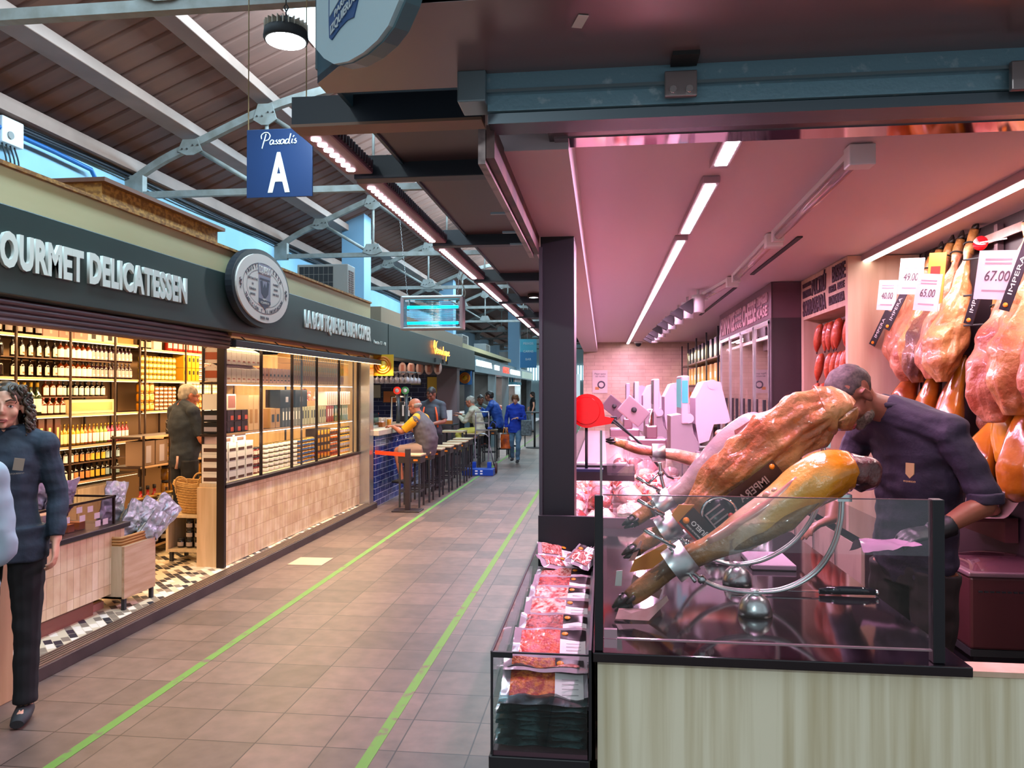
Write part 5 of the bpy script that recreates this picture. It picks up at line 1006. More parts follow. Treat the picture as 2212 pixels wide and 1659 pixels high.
# slicers
def slicer(x, y, label, tint):
    t = thing('meat_slicer', label, 'slicer', (x, y, 1.218))
    MB().box(-.12, .14, -.15, .15, 0, .07, bev=.01).obj('slicer_base', M('rosy_steel'), t)
    o = MB(Matrix.Translation((.05, 0, .17)) @ Matrix.Rotation(PI/2, 4, 'Y') @ Matrix.Rotation(.3, 4, 'X')).lathe([(0, -.004), (.09, -.004), (.10, 0), (.09, .012), (0, .014)], 24).obj('round_blade', chrome, t)
    p = MB(); p.box(-.10, .10, -.008, .008, -.07, .07, bev=.01); o = p.obj('carriage_plate', M(tint, '#7d6a74' if tint[0] == 'd' else '#c3aeb8', .3, .4), t); o.location = (-.08, -.02, .26); o.rotation_euler = (.1, .7, .1)
    MB(Matrix.Translation((-.08, -.035, .27)) @ Matrix.Rotation(PI/2, 4, 'X')).lathe([(0, 0), (.02, 0), (.02, .012), (0, .012)], 12).obj('knob', blackm, t)
    MB().box(0, .08, -.1, .1, .07, .16, bev=.01).obj('motor_housing', M('rosy_steel'), t)
slicer(.18, 7.0, 'meat slicer with tilted dark carriage plate beside the red dispenser', 'dark_carriage'); slicer(.30, 5.6, 'meat slicer with pale plate and round steel blade before the scales', 'light_carriage')
# back counter with marble doors, vacuum machine, tubs
t = thing('back_counter', 'low back counter with marbled doors behind the ham stands', 'counter', (1.5, 4.9, .012)); T = Matrix.Translation((-1.5, -4.9, -.012)); marb = M('marbled_door', '#b39a8c', .35, c2='#5a4238', scale=4, stretch=(1, 1, .35), lo=.5, hi=.72)
MB(T).box(1.30, 1.55, 4.02, 6.3, .013, .86).obj('carcass', m_dw, t); MB(T).box(1.27, 1.56, 4.0, 6.32, .86, .89).obj('counter_top', M('gloss_black_top'), t)
for k in range(5): d = MB(T).box(1.28, 1.30, 4.03+.45*k, 4.45+.45*k, .1, .84, bev=.003).obj('door', marb, t); MB(T).box(1.272, 1.28, 4.43+.45*k, 4.45+.45*k, .1, .84).obj('door_edge', steel, d)
t = thing('vacuum_machine', 'dull rosy steel vacuum packing machine with clear lid behind the seller', 'machine', (1.8, 3.85, .012)); T = Matrix.Translation((-1.8, -3.85, -.012)); vs = M('brown_rose_steel', '#6a3d40', .35, .5)
MB(T).box(1.61, 2.01, 3.62, 4.0, .48, .80, bev=.012).obj('machine_body', vs, t); MB(T).box(1.60, 2.015, 3.61, 4.0, .80, .822, bev=.006).obj('top_frame', M('rosy_steel'), t)
lid = MB(T); lid.grid(lambda u, v: (1.63+.36*u, 3.63+.35*v, .823+.05*math.sin(PI*u)**.4*math.sin(PI*v)**.4 if 0 < u < 1 and 0 < v < 1 else .823), 12, 8); lid.obj('clear_lid', Mglass('lid_plastic', (.85, .72, .76), 3), t)
g = MB(T)
for k in range(14): g.box(1.64+.024*k, 1.656+.024*k, 3.606, 3.612, .735, .742)
g.obj('vent_slots', blackm, t); MB(T).box(1.63, 2.0, 3.64, 3.98, .013, .45).obj('stand_box', m_post, t); MB(T).box(1.61, 2.01, 3.62, 4.0, .45, .48).obj('stand_top', blackm, t)
t = thing('wall_ledge', 'narrow dark wall ledge holding a white tub under the hams', 'shelf', (1.85, 4.07, 1.0)); MB().box(-.2, .16, -.05, .4, -.02, 0).obj('ledge_board', vs, t); MB().box(.1, .16, -.05, .4, -.12, -.02).obj('ledge_back', vs, t)
t = thing('white_tub', 'white plastic tub with a black label on the wall ledge', 'tub', (1.73, 4.03, 1.002)); MB().prism([(-.06, -.05, 0), (.05, -.05, 0), (.06, -.05, .09), (-.07, -.05, .09)], (0, .10, 0)).obj('tub_body', white, t); MB().box(-.05, -.02, -.053, -.05, .02, .07).obj('black_label', blackm, t)
t = thing('open_tray', 'pale open tray with a piece of meat beside the white tub', 'tray', (1.90, 4.03, 1.002))
MB().grid(lambda u, v: ((u-.5)*.2, (v-.5)*.12, .10*max(0, (u-.6)/.4)**1.5+.004), 10, 4).obj('tray_sheet', M('rosy_paper', '#c9a9a6', .5), t); MB().ball((-.02, 0, .035), .055, .04, .03).obj('meat_piece', M('brown_meat', '#7a4a36', .35), t)
# ================= blue tiled bar and the stalls beyond =================
m_bt = Mtile('blue_metro_tile', '#1f2f6e', '#263a82', '#c6c8d2', .24, .085, .004, 'yz', .5, 2, .15, .4, 5, .4, coat=.5)
m_btx = Mtile('navy_metro_tile', '#18203c', '#1f2a4c', '#6f7788', .30, .10, .004, 'xz', .5, 2, .2, .3, 5, .4, coat=.4)
stone = M('pale_stone_top', '#c6b8a4', .35, c2='#b7a893', scale=12)
t = thing('bar_counter', 'bar counter with glossy blue tiled front and pale stone top', 'counter', (-3.4, 12.3, 0)); T = Matrix.Translation((3.4, -12.3, 0))
MB(T).box(-3.55, -3.17, 10.46, 14.2, 0, 1.0).obj('tiled_front', m_bt, t)
MB(T).box(-3.75, -3.10, 10.42, 14.3, 1.0, 1.075, bev=.006).obj('stone_top', stone, t)
for k in range(5): MB(T).tube([(-3.165, 11.4+.5*k, .86), (-3.11, 11.4+.5*k, .86), (-3.10, 11.4+.5*k, .90)], .008, 6).obj('bag_hook', chrome, t)
MB().box(-3.62, -3.17, 16.55, 16.85, 0, 2.13).struct('column_5', M('dusty_mauve_pier', '#6e5a5c', .5))
MB().box(-5.44, -3.62, 16.6, 16.7, 0, 2.5).struct('wall_bar_end', m_btx)
MB().box(-5.44, -5.40, 10.45, 16.6, 0, 2.5).struct('wall_bar', Mtile('navy_metro_tile_side', '#18203c', '#1f2a4c', '#6f7788', .30, .10, .004, 'yz', .5, 2, .2, .3, 5, .4, coat=.4))
MB().box(-5.5, -3.46, 10.45, 33, 2.46, 2.5).struct('ceiling_bar', M('shop_ceiling'))
t = thing('bar_signboard', 'plain dark green signboard of the bar with a glowing orange script', 'sign', (-3.1, 14.5, 2.36)); T = Matrix.Translation((3.1, -14.5, -2.36))
MB(T).box(-3.45, -3.1, 10.90, 18.45, 2.13, 2.60, bev=.006).obj('board', m_green, t)
neon = M('orange_neon_tube', (1, .5, .1), .4, emit=6, ec=(1, .30, .02))
neon_st = [[(.3, 2.7), (.1, 1.9), (.5, 1.5), (.9, 2.2), (.8, 3.1), (.5, 3.3), (.3, 2.7), (.6, 1.2), (.9, .2)], [(.9, .2), (1.3, 1.6), (1.6, 3.0), (2.0, 3.3)],
 [(1.5, .9), (1.9, 1.1), (1.9, 1.6), (1.6, 1.6), (1.5, .8), (1.8, .4), (2.2, .8)], [(2.3, .4), (2.4, 1.5), (2.5, 1.2), (2.8, 1.5)], [(2.9, .4), (2.95, 1.4), (3.0, 1.1), (3.3, 1.5), (3.35, .4), (3.4, 1.1), (3.7, 1.5), (3.8, .4)],
 [(4.0, 1.4), (4.0, .6), (4.3, .4), (4.6, 1.4), (4.6, .5)], [(5.0, 2.4), (4.9, .6), (5.2, .4)], [(4.7, 1.7), (5.3, 1.8)], [(5.5, 1.4), (5.5, .5), (5.8, .4)], [(6.6, 1.4), (6.2, 1.4), (6.0, .8), (6.3, .4), (6.7, 1.4), (6.6, .2), (6.5, -1.0)], [(7.0, 1.4), (7.0, .6), (7.3, .4), (7.6, 1.4), (7.6, .4)], [(7.9, .8), (8.3, 1.1), (8.2, 1.5), (7.9, 1.3), (7.9, .7), (8.2, .4), (8.6, .7)]]
sg = script(t, neon_st, (.03, -.75, -.10), Y3, UP, .175, .006, neon, 'neon_script', 5)
sg.scale = (1, 1, .45); sg.location = (0, 0, -.02)
for y in (-.5, .2, .6): MB().box(0, .025, y-.006, y+.006, -.2, -.12).obj('neon_bracket', blackm, t)
tag(MB().box(-3.42, -3.11, 10.55, 16.9, 2.60, 2.82).obj('fascia_panel', M('taupe_fascia_board', '#8e7c66', .6)), 'taupe board band above the bar signboard', 'panel')
tag(MB().box(-3.42, -3.11, 17.0, 26.0, 2.60, 2.70).obj('fascia_panel', M('cream_fascia_board')), 'cream board band above the far stalls', 'panel')
# hanging posters with orange discs
def poster(x0, x1, y, z0, z1, bg, disc, label):
    t = thing('disc_poster', label, 'poster', ((x0+x1)/2, y, (z0+z1)/2)); w_, h_ = (x1-x0)/2, (z1-z0)/2
    MB().box(-w_, w_, 0, .012, -h_, h_).obj('panel', bg, t)
    for r0, r1, m_ in ((0, .40, disc[0]), (.42, .62, disc[1]), (.64, .84, disc[2])):
        MB(Matrix.Translation((0, -.002, 0)) @ Matrix.Rotation(PI/2, 4, 'X')).lathe([(r0*h_, 0), (r1*h_, 0), (r1*h_, .003), (r0*h_, .003)], 28).obj('ring_print', m_, t)
og = M('orange_print', '#e07a10', .5); yb = M('yellow_poster_print', '#e6b020', .5)
poster(-3.24, -2.93, 10.55, 1.84, 2.14, yb, (M('amber_print', '#e8a81c', .5), og, og), 'square yellow poster with orange rings hanging at the bar corner')
poster(-3.42, -3.08, 17.95, 1.78, 2.10, M('blue_poster', '#2a5a8c', .5), (M('amber_print'), og, og), 'square blue poster with an orange disc hanging past the bar')
# bar stools
seatm = M('beige_stool_seat', '#b8a27c', .5)
def stool(x, y, label, grp=None):
    t = thing('bar_stool', label, 'stool', (x, y, 0), 0, grp)
    MB().box(-.17, .17, -.16, .16, .715, .74, bev=.006).obj('seat', seatm, t); MB().box(-.16, .16, -.15, .15, .62, .715).obj('seat_apron', M('stool_brown', '#2e2522', .5), t)
    for a, b in ((-1, -1), (1, -1), (1, 1), (-1, 1)): MB().box(a*.14-.012, a*.14+.012, b*.13-.012, b*.13+.012, 0, .62).obj('leg', blackm, t)
    f_ = MB(); f_.box(-.14, .14, -.135, -.12, .21, .235); f_.box(-.14, .14, .12, .135, .21, .235); f_.box(-.148, -.13, -.13, .13, .21, .235); f_.box(.13, .148, -.13, .13, .21, .235); f_.obj('foot_rest', blackm, t)
    MB().box(.06, .12, -.153, -.15, .65, .675).obj('orange_mark', M('orange_print'), t)
    return t
st0 = stool(-2.68, 10.62, 'bar stool nearest the barrier post at the blue bar, empty')
sp = [(-2.66, 11.15), (-2.63, 11.72), (-2.60, 12.3), (-2.58, 12.9), (-2.58, 13.55), (-2.62, 14.3)]
for k, (x, y) in enumerate(sp): dup(st0, (x, y, 0), label='bar stool at the blue bar, %s beyond the nearest stool%s' % (ORD[k], ', under the man in yellow' if k == 0 else ''))
for k, (x, y) in enumerate(((-2.75, 16.1), (-2.85, 16.8), (-2.6, 17.6), (-2.4, 18.6), (-2.3, 19.6))): dup(st0, (x, y, 0), label='bar stool at the far tables, %s after the bar' % ORD[k])
t = thing('high_table', 'tall pale topped table beside the sack truck', 'table', (-2.98, 15.3, 0)); MB().box(-.25, .22, -.24, .24, .80, .83).obj('table_top', seatm, t)
for a, b in ((-1, -1), (1, -1), (1, 1), (-1, 1)): MB().box(a*.2-.015, a*.2+.015, b*.21-.015, b*.21+.015, 0, .80).obj('leg', blackm, t)
t = thing('dark_side_table', 'dark high table with menus by the mauve pier', 'table', (-3.25, 16.2, 0)); MB().box(-.35, .15, -.3, .2, .90, .93).obj('table_top', blackm, t)
for a, b in ((-.3, -.25), (.1, -.25)): MB().box(a-.02, a+.02, b-.02, b+.02, 0, .90).obj('leg', blackm, t)
tag(MB().box(-.10, .10, 0, .02, 0, .22).obj('menu_card', paper, None, (-3.3, 16.15, 1.0)), 'white menu card standing on the dark high table', 'menu'); tag(MB().box(-.13, .13, -.05, .05, 0, .07).obj('napkin_box', M('amber_wood', '#9a5a22', .5), None, (-3.3, 16.05, .93)), 'amber wooden box on the dark high table', 'box')
# barrier post with red belt
t = thing('barrier_post', 'dark barrier post with square base and red orange belt', 'barrier', (-2.63, 10.20, 0)); bm_ = M('dark_brown_post', '#2b2022', .4)
MB().box(-.19, .19, -.14, .14, 0, .018, bev=.004).obj('base_plate', bm_, t); MB().box(-.033, .033, -.033, .033, .018, .84, bev=.004).obj('post', bm_, t)
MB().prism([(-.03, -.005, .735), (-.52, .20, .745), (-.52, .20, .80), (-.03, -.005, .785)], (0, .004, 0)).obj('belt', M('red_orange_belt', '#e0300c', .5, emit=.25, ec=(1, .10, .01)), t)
# bar equipment
t = thing('beer_tower', 'twin column beer tap with red and green round badges', 'beer tap', (-3.45, 12.9, 1.075))
for dx, c in ((-.05, '#c22a1a'), (.09, '#2e5a34')):
    MB().cyl((dx, 0, 0), (dx, 0, .50), .035).obj('column', M('dull_steel'), t); MB(Matrix.Translation((dx, -.04, .56)) @ Matrix.Rotation(PI/2, 4, 'X')).lathe([(0, 0), (.065, 0), (.065, .03), (0, .03)], 18).obj('badge', M('badge_red' if dx < 0 else 'badge_green', c, .4, emit=1.2, ec=hexc(c)), t); MB(Matrix.Translation((dx, -.073, .56)) @ Matrix.Rotation(PI/2, 4, 'X')).lathe([(0, 0), (.035, 0), (.035, .002), (0, .002)], 14).obj('badge_centre', paper, t)
    MB().tube([(dx, 0, .36), (dx, -.09, .37), (dx, -.10, .30)], .012, 6).obj('tap', chrome, t)
t = thing('bar_tap', 'chrome twin water tap against the navy tiles', 'tap', (-3.70, 13.2, 1.075)); MB().tube([(0, 0, 0), (0, 0, .45), (.35, 0, .45), (.35, 0, .2)], .02, 8).obj('pipe', chrome, t)
t = thing('coffee_machine', 'dark coffee machine at the far end of the bar', 'machine', (-3.5, 13.85, 1.075)); MB().box(-.2, .2, -.3, .3, 0, .36, bev=.02).obj('machine_body', blackm, t); MB().box(-.1, .04, -.305, -.30, .1, .3).obj('white_card', paper, t)
CAT = 'glass'; gl = M('cloudy_glassware', '#a99ea4', .15, .1, coat=.6)
gp = MB().lathe([(.028, 0), (.004, .004), (.004, -.07), (.035, -.09), (.045, -.13), (.035, -.175), (.030, -.175), (.038, -.13), (.0, -.10)], 10).obj('stem_glass', gl)
place(gp, [(-3.85+.083*i, 12.3+.26*j, 1.93) for i in range(9) for j in range(4)], 'upside down stemmed glass in the rack over the bar', 'stem glasses in the hanging rack')
t = thing('glass_rack', 'metal rack of upside down stemmed glasses hanging over the bar', 'rack', (-3.5, 12.7, 1.94))
for i in range(9): MB().box(-.36+.083*i, -.34+.083*i, -.45, .5, 0, .01).obj('rack_rail', chrome, t)
MB().box(-.4, -.1, -.02, .02, .01, .5).obj('hanger', chrome, t)
for k, (x, z, w_, h_, c, lb) in enumerate(((-3.70, 1.755, .14, .18, '#cfa02c', 'framed yellow poster'), (-4.10, 1.82, .11, .05, '#b9a274', 'small pale plaque'), (-4.63, 1.50, .2, .12, '#b5622a', 'orange framed picture'), (-5.1, 1.62, .2, .14, '#a99a80', 'pale picture'))):
    t = thing('wall_picture', '%s on the navy tiled end wall of the bar' % lb, 'picture', (x, 16.59, z)); MB().box(-w_-.02, w_+.02, 0, .01, -h_-.02, h_+.02).obj('frame', blackm, t); MB().box(-w_, w_, -.004, 0, -h_, h_).obj('print', M(lb.replace(' ', '_'), c, .5), t)
for k in range(5):
    t = thing('menu_disc', 'oval pinkish menu picture hanging over the bar, %s from the left' % ORD[k], 'picture', (-3.95+.2*k, 14.9-.1*k, 2.07))
    MB(Matrix.Rotation(PI/2, 4, 'X')).lathe([(0, 0), (.08, 0), (.08, .01), (0, .01)], 18).obj('disc', M('dusty_pink_print', '#a9867c', .5), t); t.scale = (1, 1, 1.6); MB().cyl((0, 0, .078), (0, 0, .24), .002, n=5).obj('string', blackm, t); MB().box(-.03, .03, -.012, -.010, -.05, .05).obj('food_picture', M('rust_print', '#8a4a38', .5), t)
t = thing('napkin_holder', 'small orange napkin box on the bar counter', 'box', (-3.4, 11.5, 1.076)); MB().box(-.06, .06, -.08, .08, 0, .07).obj('box_body', M('amber_wood'), t); MB().box(-.04, .04, -.06, .06, .07, .085).obj('napkins', paper, t)
t = thing('glass_showcase', 'small glass food showcase at the near end of the bar', 'display case', (-3.5, 11.0, 1.076)); MB().box(-.15, .12, -.25, .35, 0, .03).obj('base', steel, t); MB().box(-.15, .12, -.25, .35, .03, .22).obj('glass_hood', Mglass('cyan_glass', (.6, .85, .88), 3), t); MB().ball((-.02, 0, .07), .07, .12, .04).obj('food', kraft, t)
CAT = 'glass'; cup = MB().lathe([(0, 0), (.03, 0), (.04, .12), (.036, .12), (.027, .006), (0, .006)], 10).obj('stacked_cup', M('milky_cup', '#c9bda8', .3))
place(cup, [(-3.62+.09*i, 12.0+.1*j, 1.076+.0) for i in range(3) for j in range(3)], 'clear plastic cup on the bar behind the napkin box', 'clear cups on the bar')
tag(MB().lathe([(0, 0), (.032, 0), (.036, .11), (0, .11)], 10).obj('beer_glass', M('lager', '#c8820c', .1, coat=.4), None, (-3.33, 11.75, 1.076)), 'small glass of amber beer beside the customer in yellow', 'glass')
t = thing('sauce_dispenser', 'tall yellow and red display banner strip at the bar corner', 'banner', (-3.30, 10.52, 1.08)); MB().box(-.07, .07, 0, .03, 0, .45, bev=.01).obj('yellow_part', M('yellow_poster_print'), t); MB().box(-.071, .071, -.001, .031, 0, .14).obj('red_part', M('dark_red_part', '#5a1820', .4), t)
# sack truck with blue crate
t = thing('sack_truck', 'aluminium sack truck with blue fittings on the aisle floor', 'hand truck', (-2.36, 14.95, 0)); al = M('aluminium_tube', '#9a9a9e', .3, .8); bl = M('blue_plastic', '#123f9c', .35)
for s_ in (-1, 1): MB().tube(smooth_curve([(s_*.13, .0, 1.20), (s_*.13, 0, .9), (s_*.14, -.02, .6), (s_*.12, -.04, .15)], 4), .014, 8).obj('side_tube', al, t)
MB().tube([(-.13, 0, 1.19), (-.13, 0, 1.215), (.13, 0, 1.215), (.13, 0, 1.19)], .014, 8).obj('top_handle', al, t)
for z in (1.0, .86): MB().box(-.13, .13, -.012, .012, z-.012, z+.012).obj('cross_bar', al, t)
MB().tube(smooth_curve([(-.13, 0, .72), (-.06, -.02, .78), (.06, -.02, .78), (.13, 0, .72)], 5), .012, 6).obj('curved_bar', al, t)
for s_ in (-1, 1):
    MB().tube([(s_*.13, .02, .62), (s_*.22, .12, .15)], .011, 6).obj('brace', al, t); MB().box(s_*.15-.04, s_*.15+.04, -.08, 0, .11, .24, bev=.01).obj('blue_foot', bl, t)
    MB(Matrix.Translation((s_*.26, .12, .11)) @ Matrix.Rotation(PI/2, 4, 'Y')).lathe([(0, -.02), (.10, -.02), (.11, 0), (.10, .02), (0, .02)], 18).obj('wheel', M('dark_red_wheel', '#3a1418', .5), t)
MB().box(.11, .2, -.04, .04, .88, .92, bev=.01).obj('blue_grip', bl, t); MB().tube(smooth_curve([(.14, 0, .9), (.2, -.02, 1.02), (.27, -.03, .98), (.28, -.03, .9)], 5), .007, 6).obj('bungee_cord', M('blue_plastic'), t)
t = thing('blue_crate', 'flat blue folding crate in front of the sack truck', 'crate', (-2.38, 14.72, 0)); MB().box(-.31, .29, -.14, .14, .0, .13, bev=.01).obj('crate_body', bl, t)
for x, w_ in ((-.06, .05), (.04, .045)):
    for z in (.03, .08): MB().box(x, x+w_, -.145, -.14, z, z+.025).obj('white_sticker', paper, t)
# ---- stalls further down ----
ss = M('stainless_fascia', '#6f8a94', .25, .5, c2='#54707c', scale=2)
t = thing('far_signboard', 'stainless signboard band of the far stalls with white and red lit letters', 'sign', (-3.1, 26, 2.3)); T = Matrix.Translation((3.1, -26, -2.3))
MB(T).box(-3.45, -3.1, 18.5, 33.8, 2.10, 2.48).obj('board', ss, t)
pw_ = M('lit_white_letters', (1, 1, 1), .5, emit=1.6, ec=(.8, .98, 1))
text('lit_word', 'PASTISSERIA', pw_, pt(-3.09, 20.0, 2.26, T), Y3, UP, .15, t, width=2.6, ext=.01, weight=.02); text('lit_word', 'FORN', pw_, pt(-3.09, 22.4, 2.24, T), Y3, UP, .15, t, width=.9, ext=.01)
text('lit_word', 'PEIX', M('lit_red_letters', (1, .05, .02), .5, emit=5, ec=(1, .03, .02)), pt(-3.09, 24.6, 2.22, T), Y3, UP, .17, t, width=1.3, ext=.01, weight=.04); text('lit_word', 'CARNISSERIA', pw_, pt(-3.09, 27.2, 2.2, T), Y3, UP, .18, t, width=3, ext=.01)
MB(T).box(-3.1, -3.08, 29.5, 33.6, 2.14, 2.40).obj('light_panel', M('pale_green_panel', '#b9d2c4', .5, emit=.35, ec=(.7, .95, .85)), t)
for k, y in enumerate((18.45, 22.3, 25.4, 29.2, 33.7)): MB().box(-3.35, -3.13, y, y+.16, 0, 2.09).struct('column_%d' % (6+k), M('steel_pillar', '#8d9ca0', .3, .6))
MB().box(-5.45, -5.35, 16.7, 34, 0, 2.46).struct('wall_far_stalls', M('far_stall_wall', '#5a5a58', .6, c2='#474440', scale=2))
for y in (22.35, 29.25, 33.8): MB().box(-5.35, -3.35, y, y+.06, 0, 2.46).struct('wall_divider', M('far_stall_wall'))
t = thing('bakery_counter', 'dark glass fronted counter of the stall after the bar', 'counter', (-3.5, 20, 0)); MB().box(-.3, .25, -1.4, 2.2, 0, 1.05).obj('counter_body', M('dark_counter', '#2a2a2c', .4), t); MB().box(-.3, .27, -1.4, 2.2, 1.05, 1.09).obj('counter_top', steel, t)
t = thing('back_shelf', 'dark shelf unit with white boxes in the stall after the bar', 'shelf', (-5.1, 20, 0)); MB().box(-.2, .2, -1.3, 2.2, 0, 2.0).obj('unit_body', M('dark_counter'), t)
for k in range(4): MB().box(.2, .22, -1.1+.8*k, -.5+.8*k, 1.2, 1.9).obj('glass_door', Mglass('cyan_glass'), t)
CAT = 'box'; place(carton('storage_box', .4, .3, .25, M('clear_bluish_box', '#8fa6b4', .3)), [(-4.92, 19.0, 2.0), (-4.92, 19.8, 2.0), (-4.92, 20.6, 2.0)], 'bluish storage box high in the stall after the bar', 'bluish storage boxes', True)
t = thing('meat_showcase', 'brightly lit pink and white glass showcase far down the aisle', 'display case', (-3.45, 28, 0)); MB().box(-.35, .3, -1.8, 1.6, 0, .9).obj('case_body', white, t); MB().box(-.3, .28, -1.75, 1.55, .9, 1.0).obj('lit_deck', M('lit_pink_deck', '#e8a9a9', .5, emit=1.6, ec=(1, .62, .66)), t); MB().box(-.3, .3, -1.8, 1.6, 1.0, 1.5).obj('glass_hood', glass, t)
for k in range(10): MB().ball((-.1+.12*(k % 3), -1.4+.3*k, 1.06), .1, .13, .08).obj('meat_piece', M('rust_print'), t)
t = thing('blue_shade_lamp', 'blue shaded lamp bar over the far meat showcase', 'lamp', (-3.3, 27.6, 1.85)); MB().box(-.2, .3, -.7, .7, 0, .1).obj('shade', M('teal_shade', '#1f6a7c', .4), t); MB().box(-.15, .25, -.6, .6, -.02, 0).obj('lamp_strip', M('lamp_lens_glow'), t)
for y in (-.4, .4): MB().tube([(0, y-.12, .1), (0, y-.06, .42), (0, y+.06, .42), (0, y+.12, .1)], .02, 6).obj('hoop', M('teal_shade'), t)
t = thing('floor_sign', 'dark standing floor board with bags far down the aisle', 'sign', (-2.45, 22.5, 0)); MB().box(-.2, .2, -.02, .02, .35, 1.0).obj('board', M('speckled_board', '#3a4648', .6, c2='#6a787a', scale=20), t)
for s_ in (-1, 1): MB().box(s_*.17-.015, s_*.17+.015, -.02, .02, 0, .35).obj('leg', blackm, t)
t = thing('far_table', 'thin black legged table far down the aisle', 'table', (-1.95, 22.0, 0)); MB().cyl((0, 0, 0), (0, 0, 1.0), .03).obj('leg', blackm, t); MB().cyl((0, 0, 0), (0, 0, .02), .25, n=16).obj('base', blackm, t); MB().cyl((0, 0, 1.0), (0, 0, 1.03), .3, n=16).obj('table_top', blackm, t)
MB().box(-2.1, -1.3, 44, 44.1, .0, 2.6).struct('door_1', M('bright_far_door', '#b9d0d4', .5, emit=.6, ec=(.7, .92, 1)))
# ================= hams =================
def fat_mat(name, stops, axis='x', x0=0, x1=1, rough=.22, coat=.6, bs=40, mixn=.35, sc=7):
    m, N, L, B = nt(name); tc = N.new('ShaderNodeTexCoord'); sp = N.new('ShaderNodeSeparateXYZ'); L.new(tc.outputs['Object'], sp.inputs[0])
    n = N.new('ShaderNodeTexNoise'); n.inputs['Scale'].default_value = sc; n.inputs['Detail'].default_value = 7; L.new(tc.outputs['Object'], n.inputs[0])
    mr = N.new('ShaderNodeMapRange'); mr.inputs[1].default_value = x0; mr.inputs[2].default_value = x1; L.new(sp.outputs['xyz'.index(axis)], mr.inputs[0])
    ma = N.new('ShaderNodeMath'); ma.operation = 'MULTIPLY_ADD'; ma.inputs[1].default_value = mixn*2; ma.inputs[2].default_value = -mixn; L.new(n.outputs['Fac'], ma.inputs[0])
    ad = N.new('ShaderNodeMath'); ad.operation = 'ADD'; L.new(mr.outputs[0], ad.inputs[0]); L.new(ma.outputs[0], ad.inputs[1])
    r = N.new('ShaderNodeValToRGB'); e = r.color_ramp.elements; e[0].position = stops[0][0]; e[0].color = C4(stops[0][1]); e[1].position = stops[-1][0]; e[1].color = C4(stops[-1][1])
    for p_, c_ in stops[1:-1]: q = e.new(p_); q.color = C4(c_)
    L.new(ad.outputs[0], r.inputs[0]); L.new(r.outputs[0], B.inputs[0]); B.inputs['Roughness'].default_value = rough; B.inputs['Coat Weight'].default_value = coat
    n2 = N.new('ShaderNodeTexNoise'); n2.inputs['Scale'].default_value = bs; n2.inputs['Detail'].default_value = 6; L.new(tc.outputs['Object'], n2.inputs[0]); b = N.new('ShaderNodeBump'); b.inputs['Strength'].default_value = .5; b.inputs['Distance'].default_value = .01; L.new(n2.outputs['Fac'], b.inputs['Height']); L.new(b.outputs[0], B.inputs['Normal'])
    return m
m_front = fat_mat('front_ham_fat', ((0, '#6a3d16'), (.22, '#b97a44'), (.40, '#ecc6a8'), (.55, '#efb25a'), (.72, '#e48a12'), (1, '#b05a12')), 'x', -.28, .36)
m_ham_tan = M('cured_ham_tan', '#a55a34', .33, c2='#d59a62', scale=7, lo=.36, hi=.66, bump=.9, bscale=22, coat=.35, detail=8)
m_ham_yel = M('cured_ham_fat_yellow', '#d08a1c', .25, c2='#e8c684', scale=5, lo=.38, hi=.66, bump=.35, bscale=14, coat=.6, detail=6)
m_ham_gol = M('golden_smooth_ham', '#8c4210', .2, c2='#c47a22', scale=5, lo=.35, hi=.7, bump=.25, bscale=12, coat=.7)
m_ham_red = M('reddish_hung_ham', '#9c4a30', .35, c2='#d08a6a', scale=8, lo=.36, hi=.64, bump=.9, bscale=24, coat=.3, detail=8)
m_ham_brn = M('dark_hung_ham', '#4e2a20', .45, c2='#8a5638', scale=9, lo=.36, hi=.64, bump=.8, bscale=26, coat=.2)
m_shank = M('brown_shank_skin', '#7a4a22', .35, c2='#b98044', scale=12, lo=.35, hi=.65, bump=.5, bscale=30, coat=.3)
m_hoof = M('black_hoof', '#1f191a', .4, c2='#3b302e', scale=14, bump=.3, coat=.2)
m_cut = M('dark_cut_face', '#2a1416', .3, c2='#6a3230', scale=18, bump=.8, bscale=30, coat=.5)
m_gel = M('glossy_wrap_film', '#cfc6cc', .08, .2, coat=1)
def ham_body(mb, pts, rad, side, seed, amp=.006, fr=9, n=24, per=5, wr=.004, ridge=0):
    """pts: axis, rad: (a, b) half widths, side: direction of the a axis"""
    P = smooth_curve(pts, per); RR = lerpl(rad, len(P)); side = Vector(side); rings = []
    for i, p in enumerate(P):
        d = (P[min(i+1, len(P)-1)]-P[max(i-1, 0)]).normalized(); u = (side-d*side.dot(d)).normalized(); w_ = d.cross(u); a, b = RR[i]; ring_ = []
        for j in range(n):
            t_ = 2*PI*j/n; q = u*math.cos(t_)*a+w_*math.sin(t_)*b
            k = 1+noise.noise((p+q)*fr+Vector((seed, 0, 0)))*amp/max(.02, (a+b)/2)*1.6
            k += wr*math.sin(t_*5+noise.noise((p+q)*5)*7)*min(1, a/.08)/max(.03, a)
            if ridge: m_ = min(1, max(a, b)/.09)**2; k -= ridge*m_*(abs(noise.noise(Vector((t_*1.9+seed, i*.035, 1))))+.55*abs(noise.noise(Vector((t_*4.3, i*.06+seed, 4))))-.2)
            ring_.append(p+q*k)
        rings.append(ring_)
    mb.loft(rings); return P
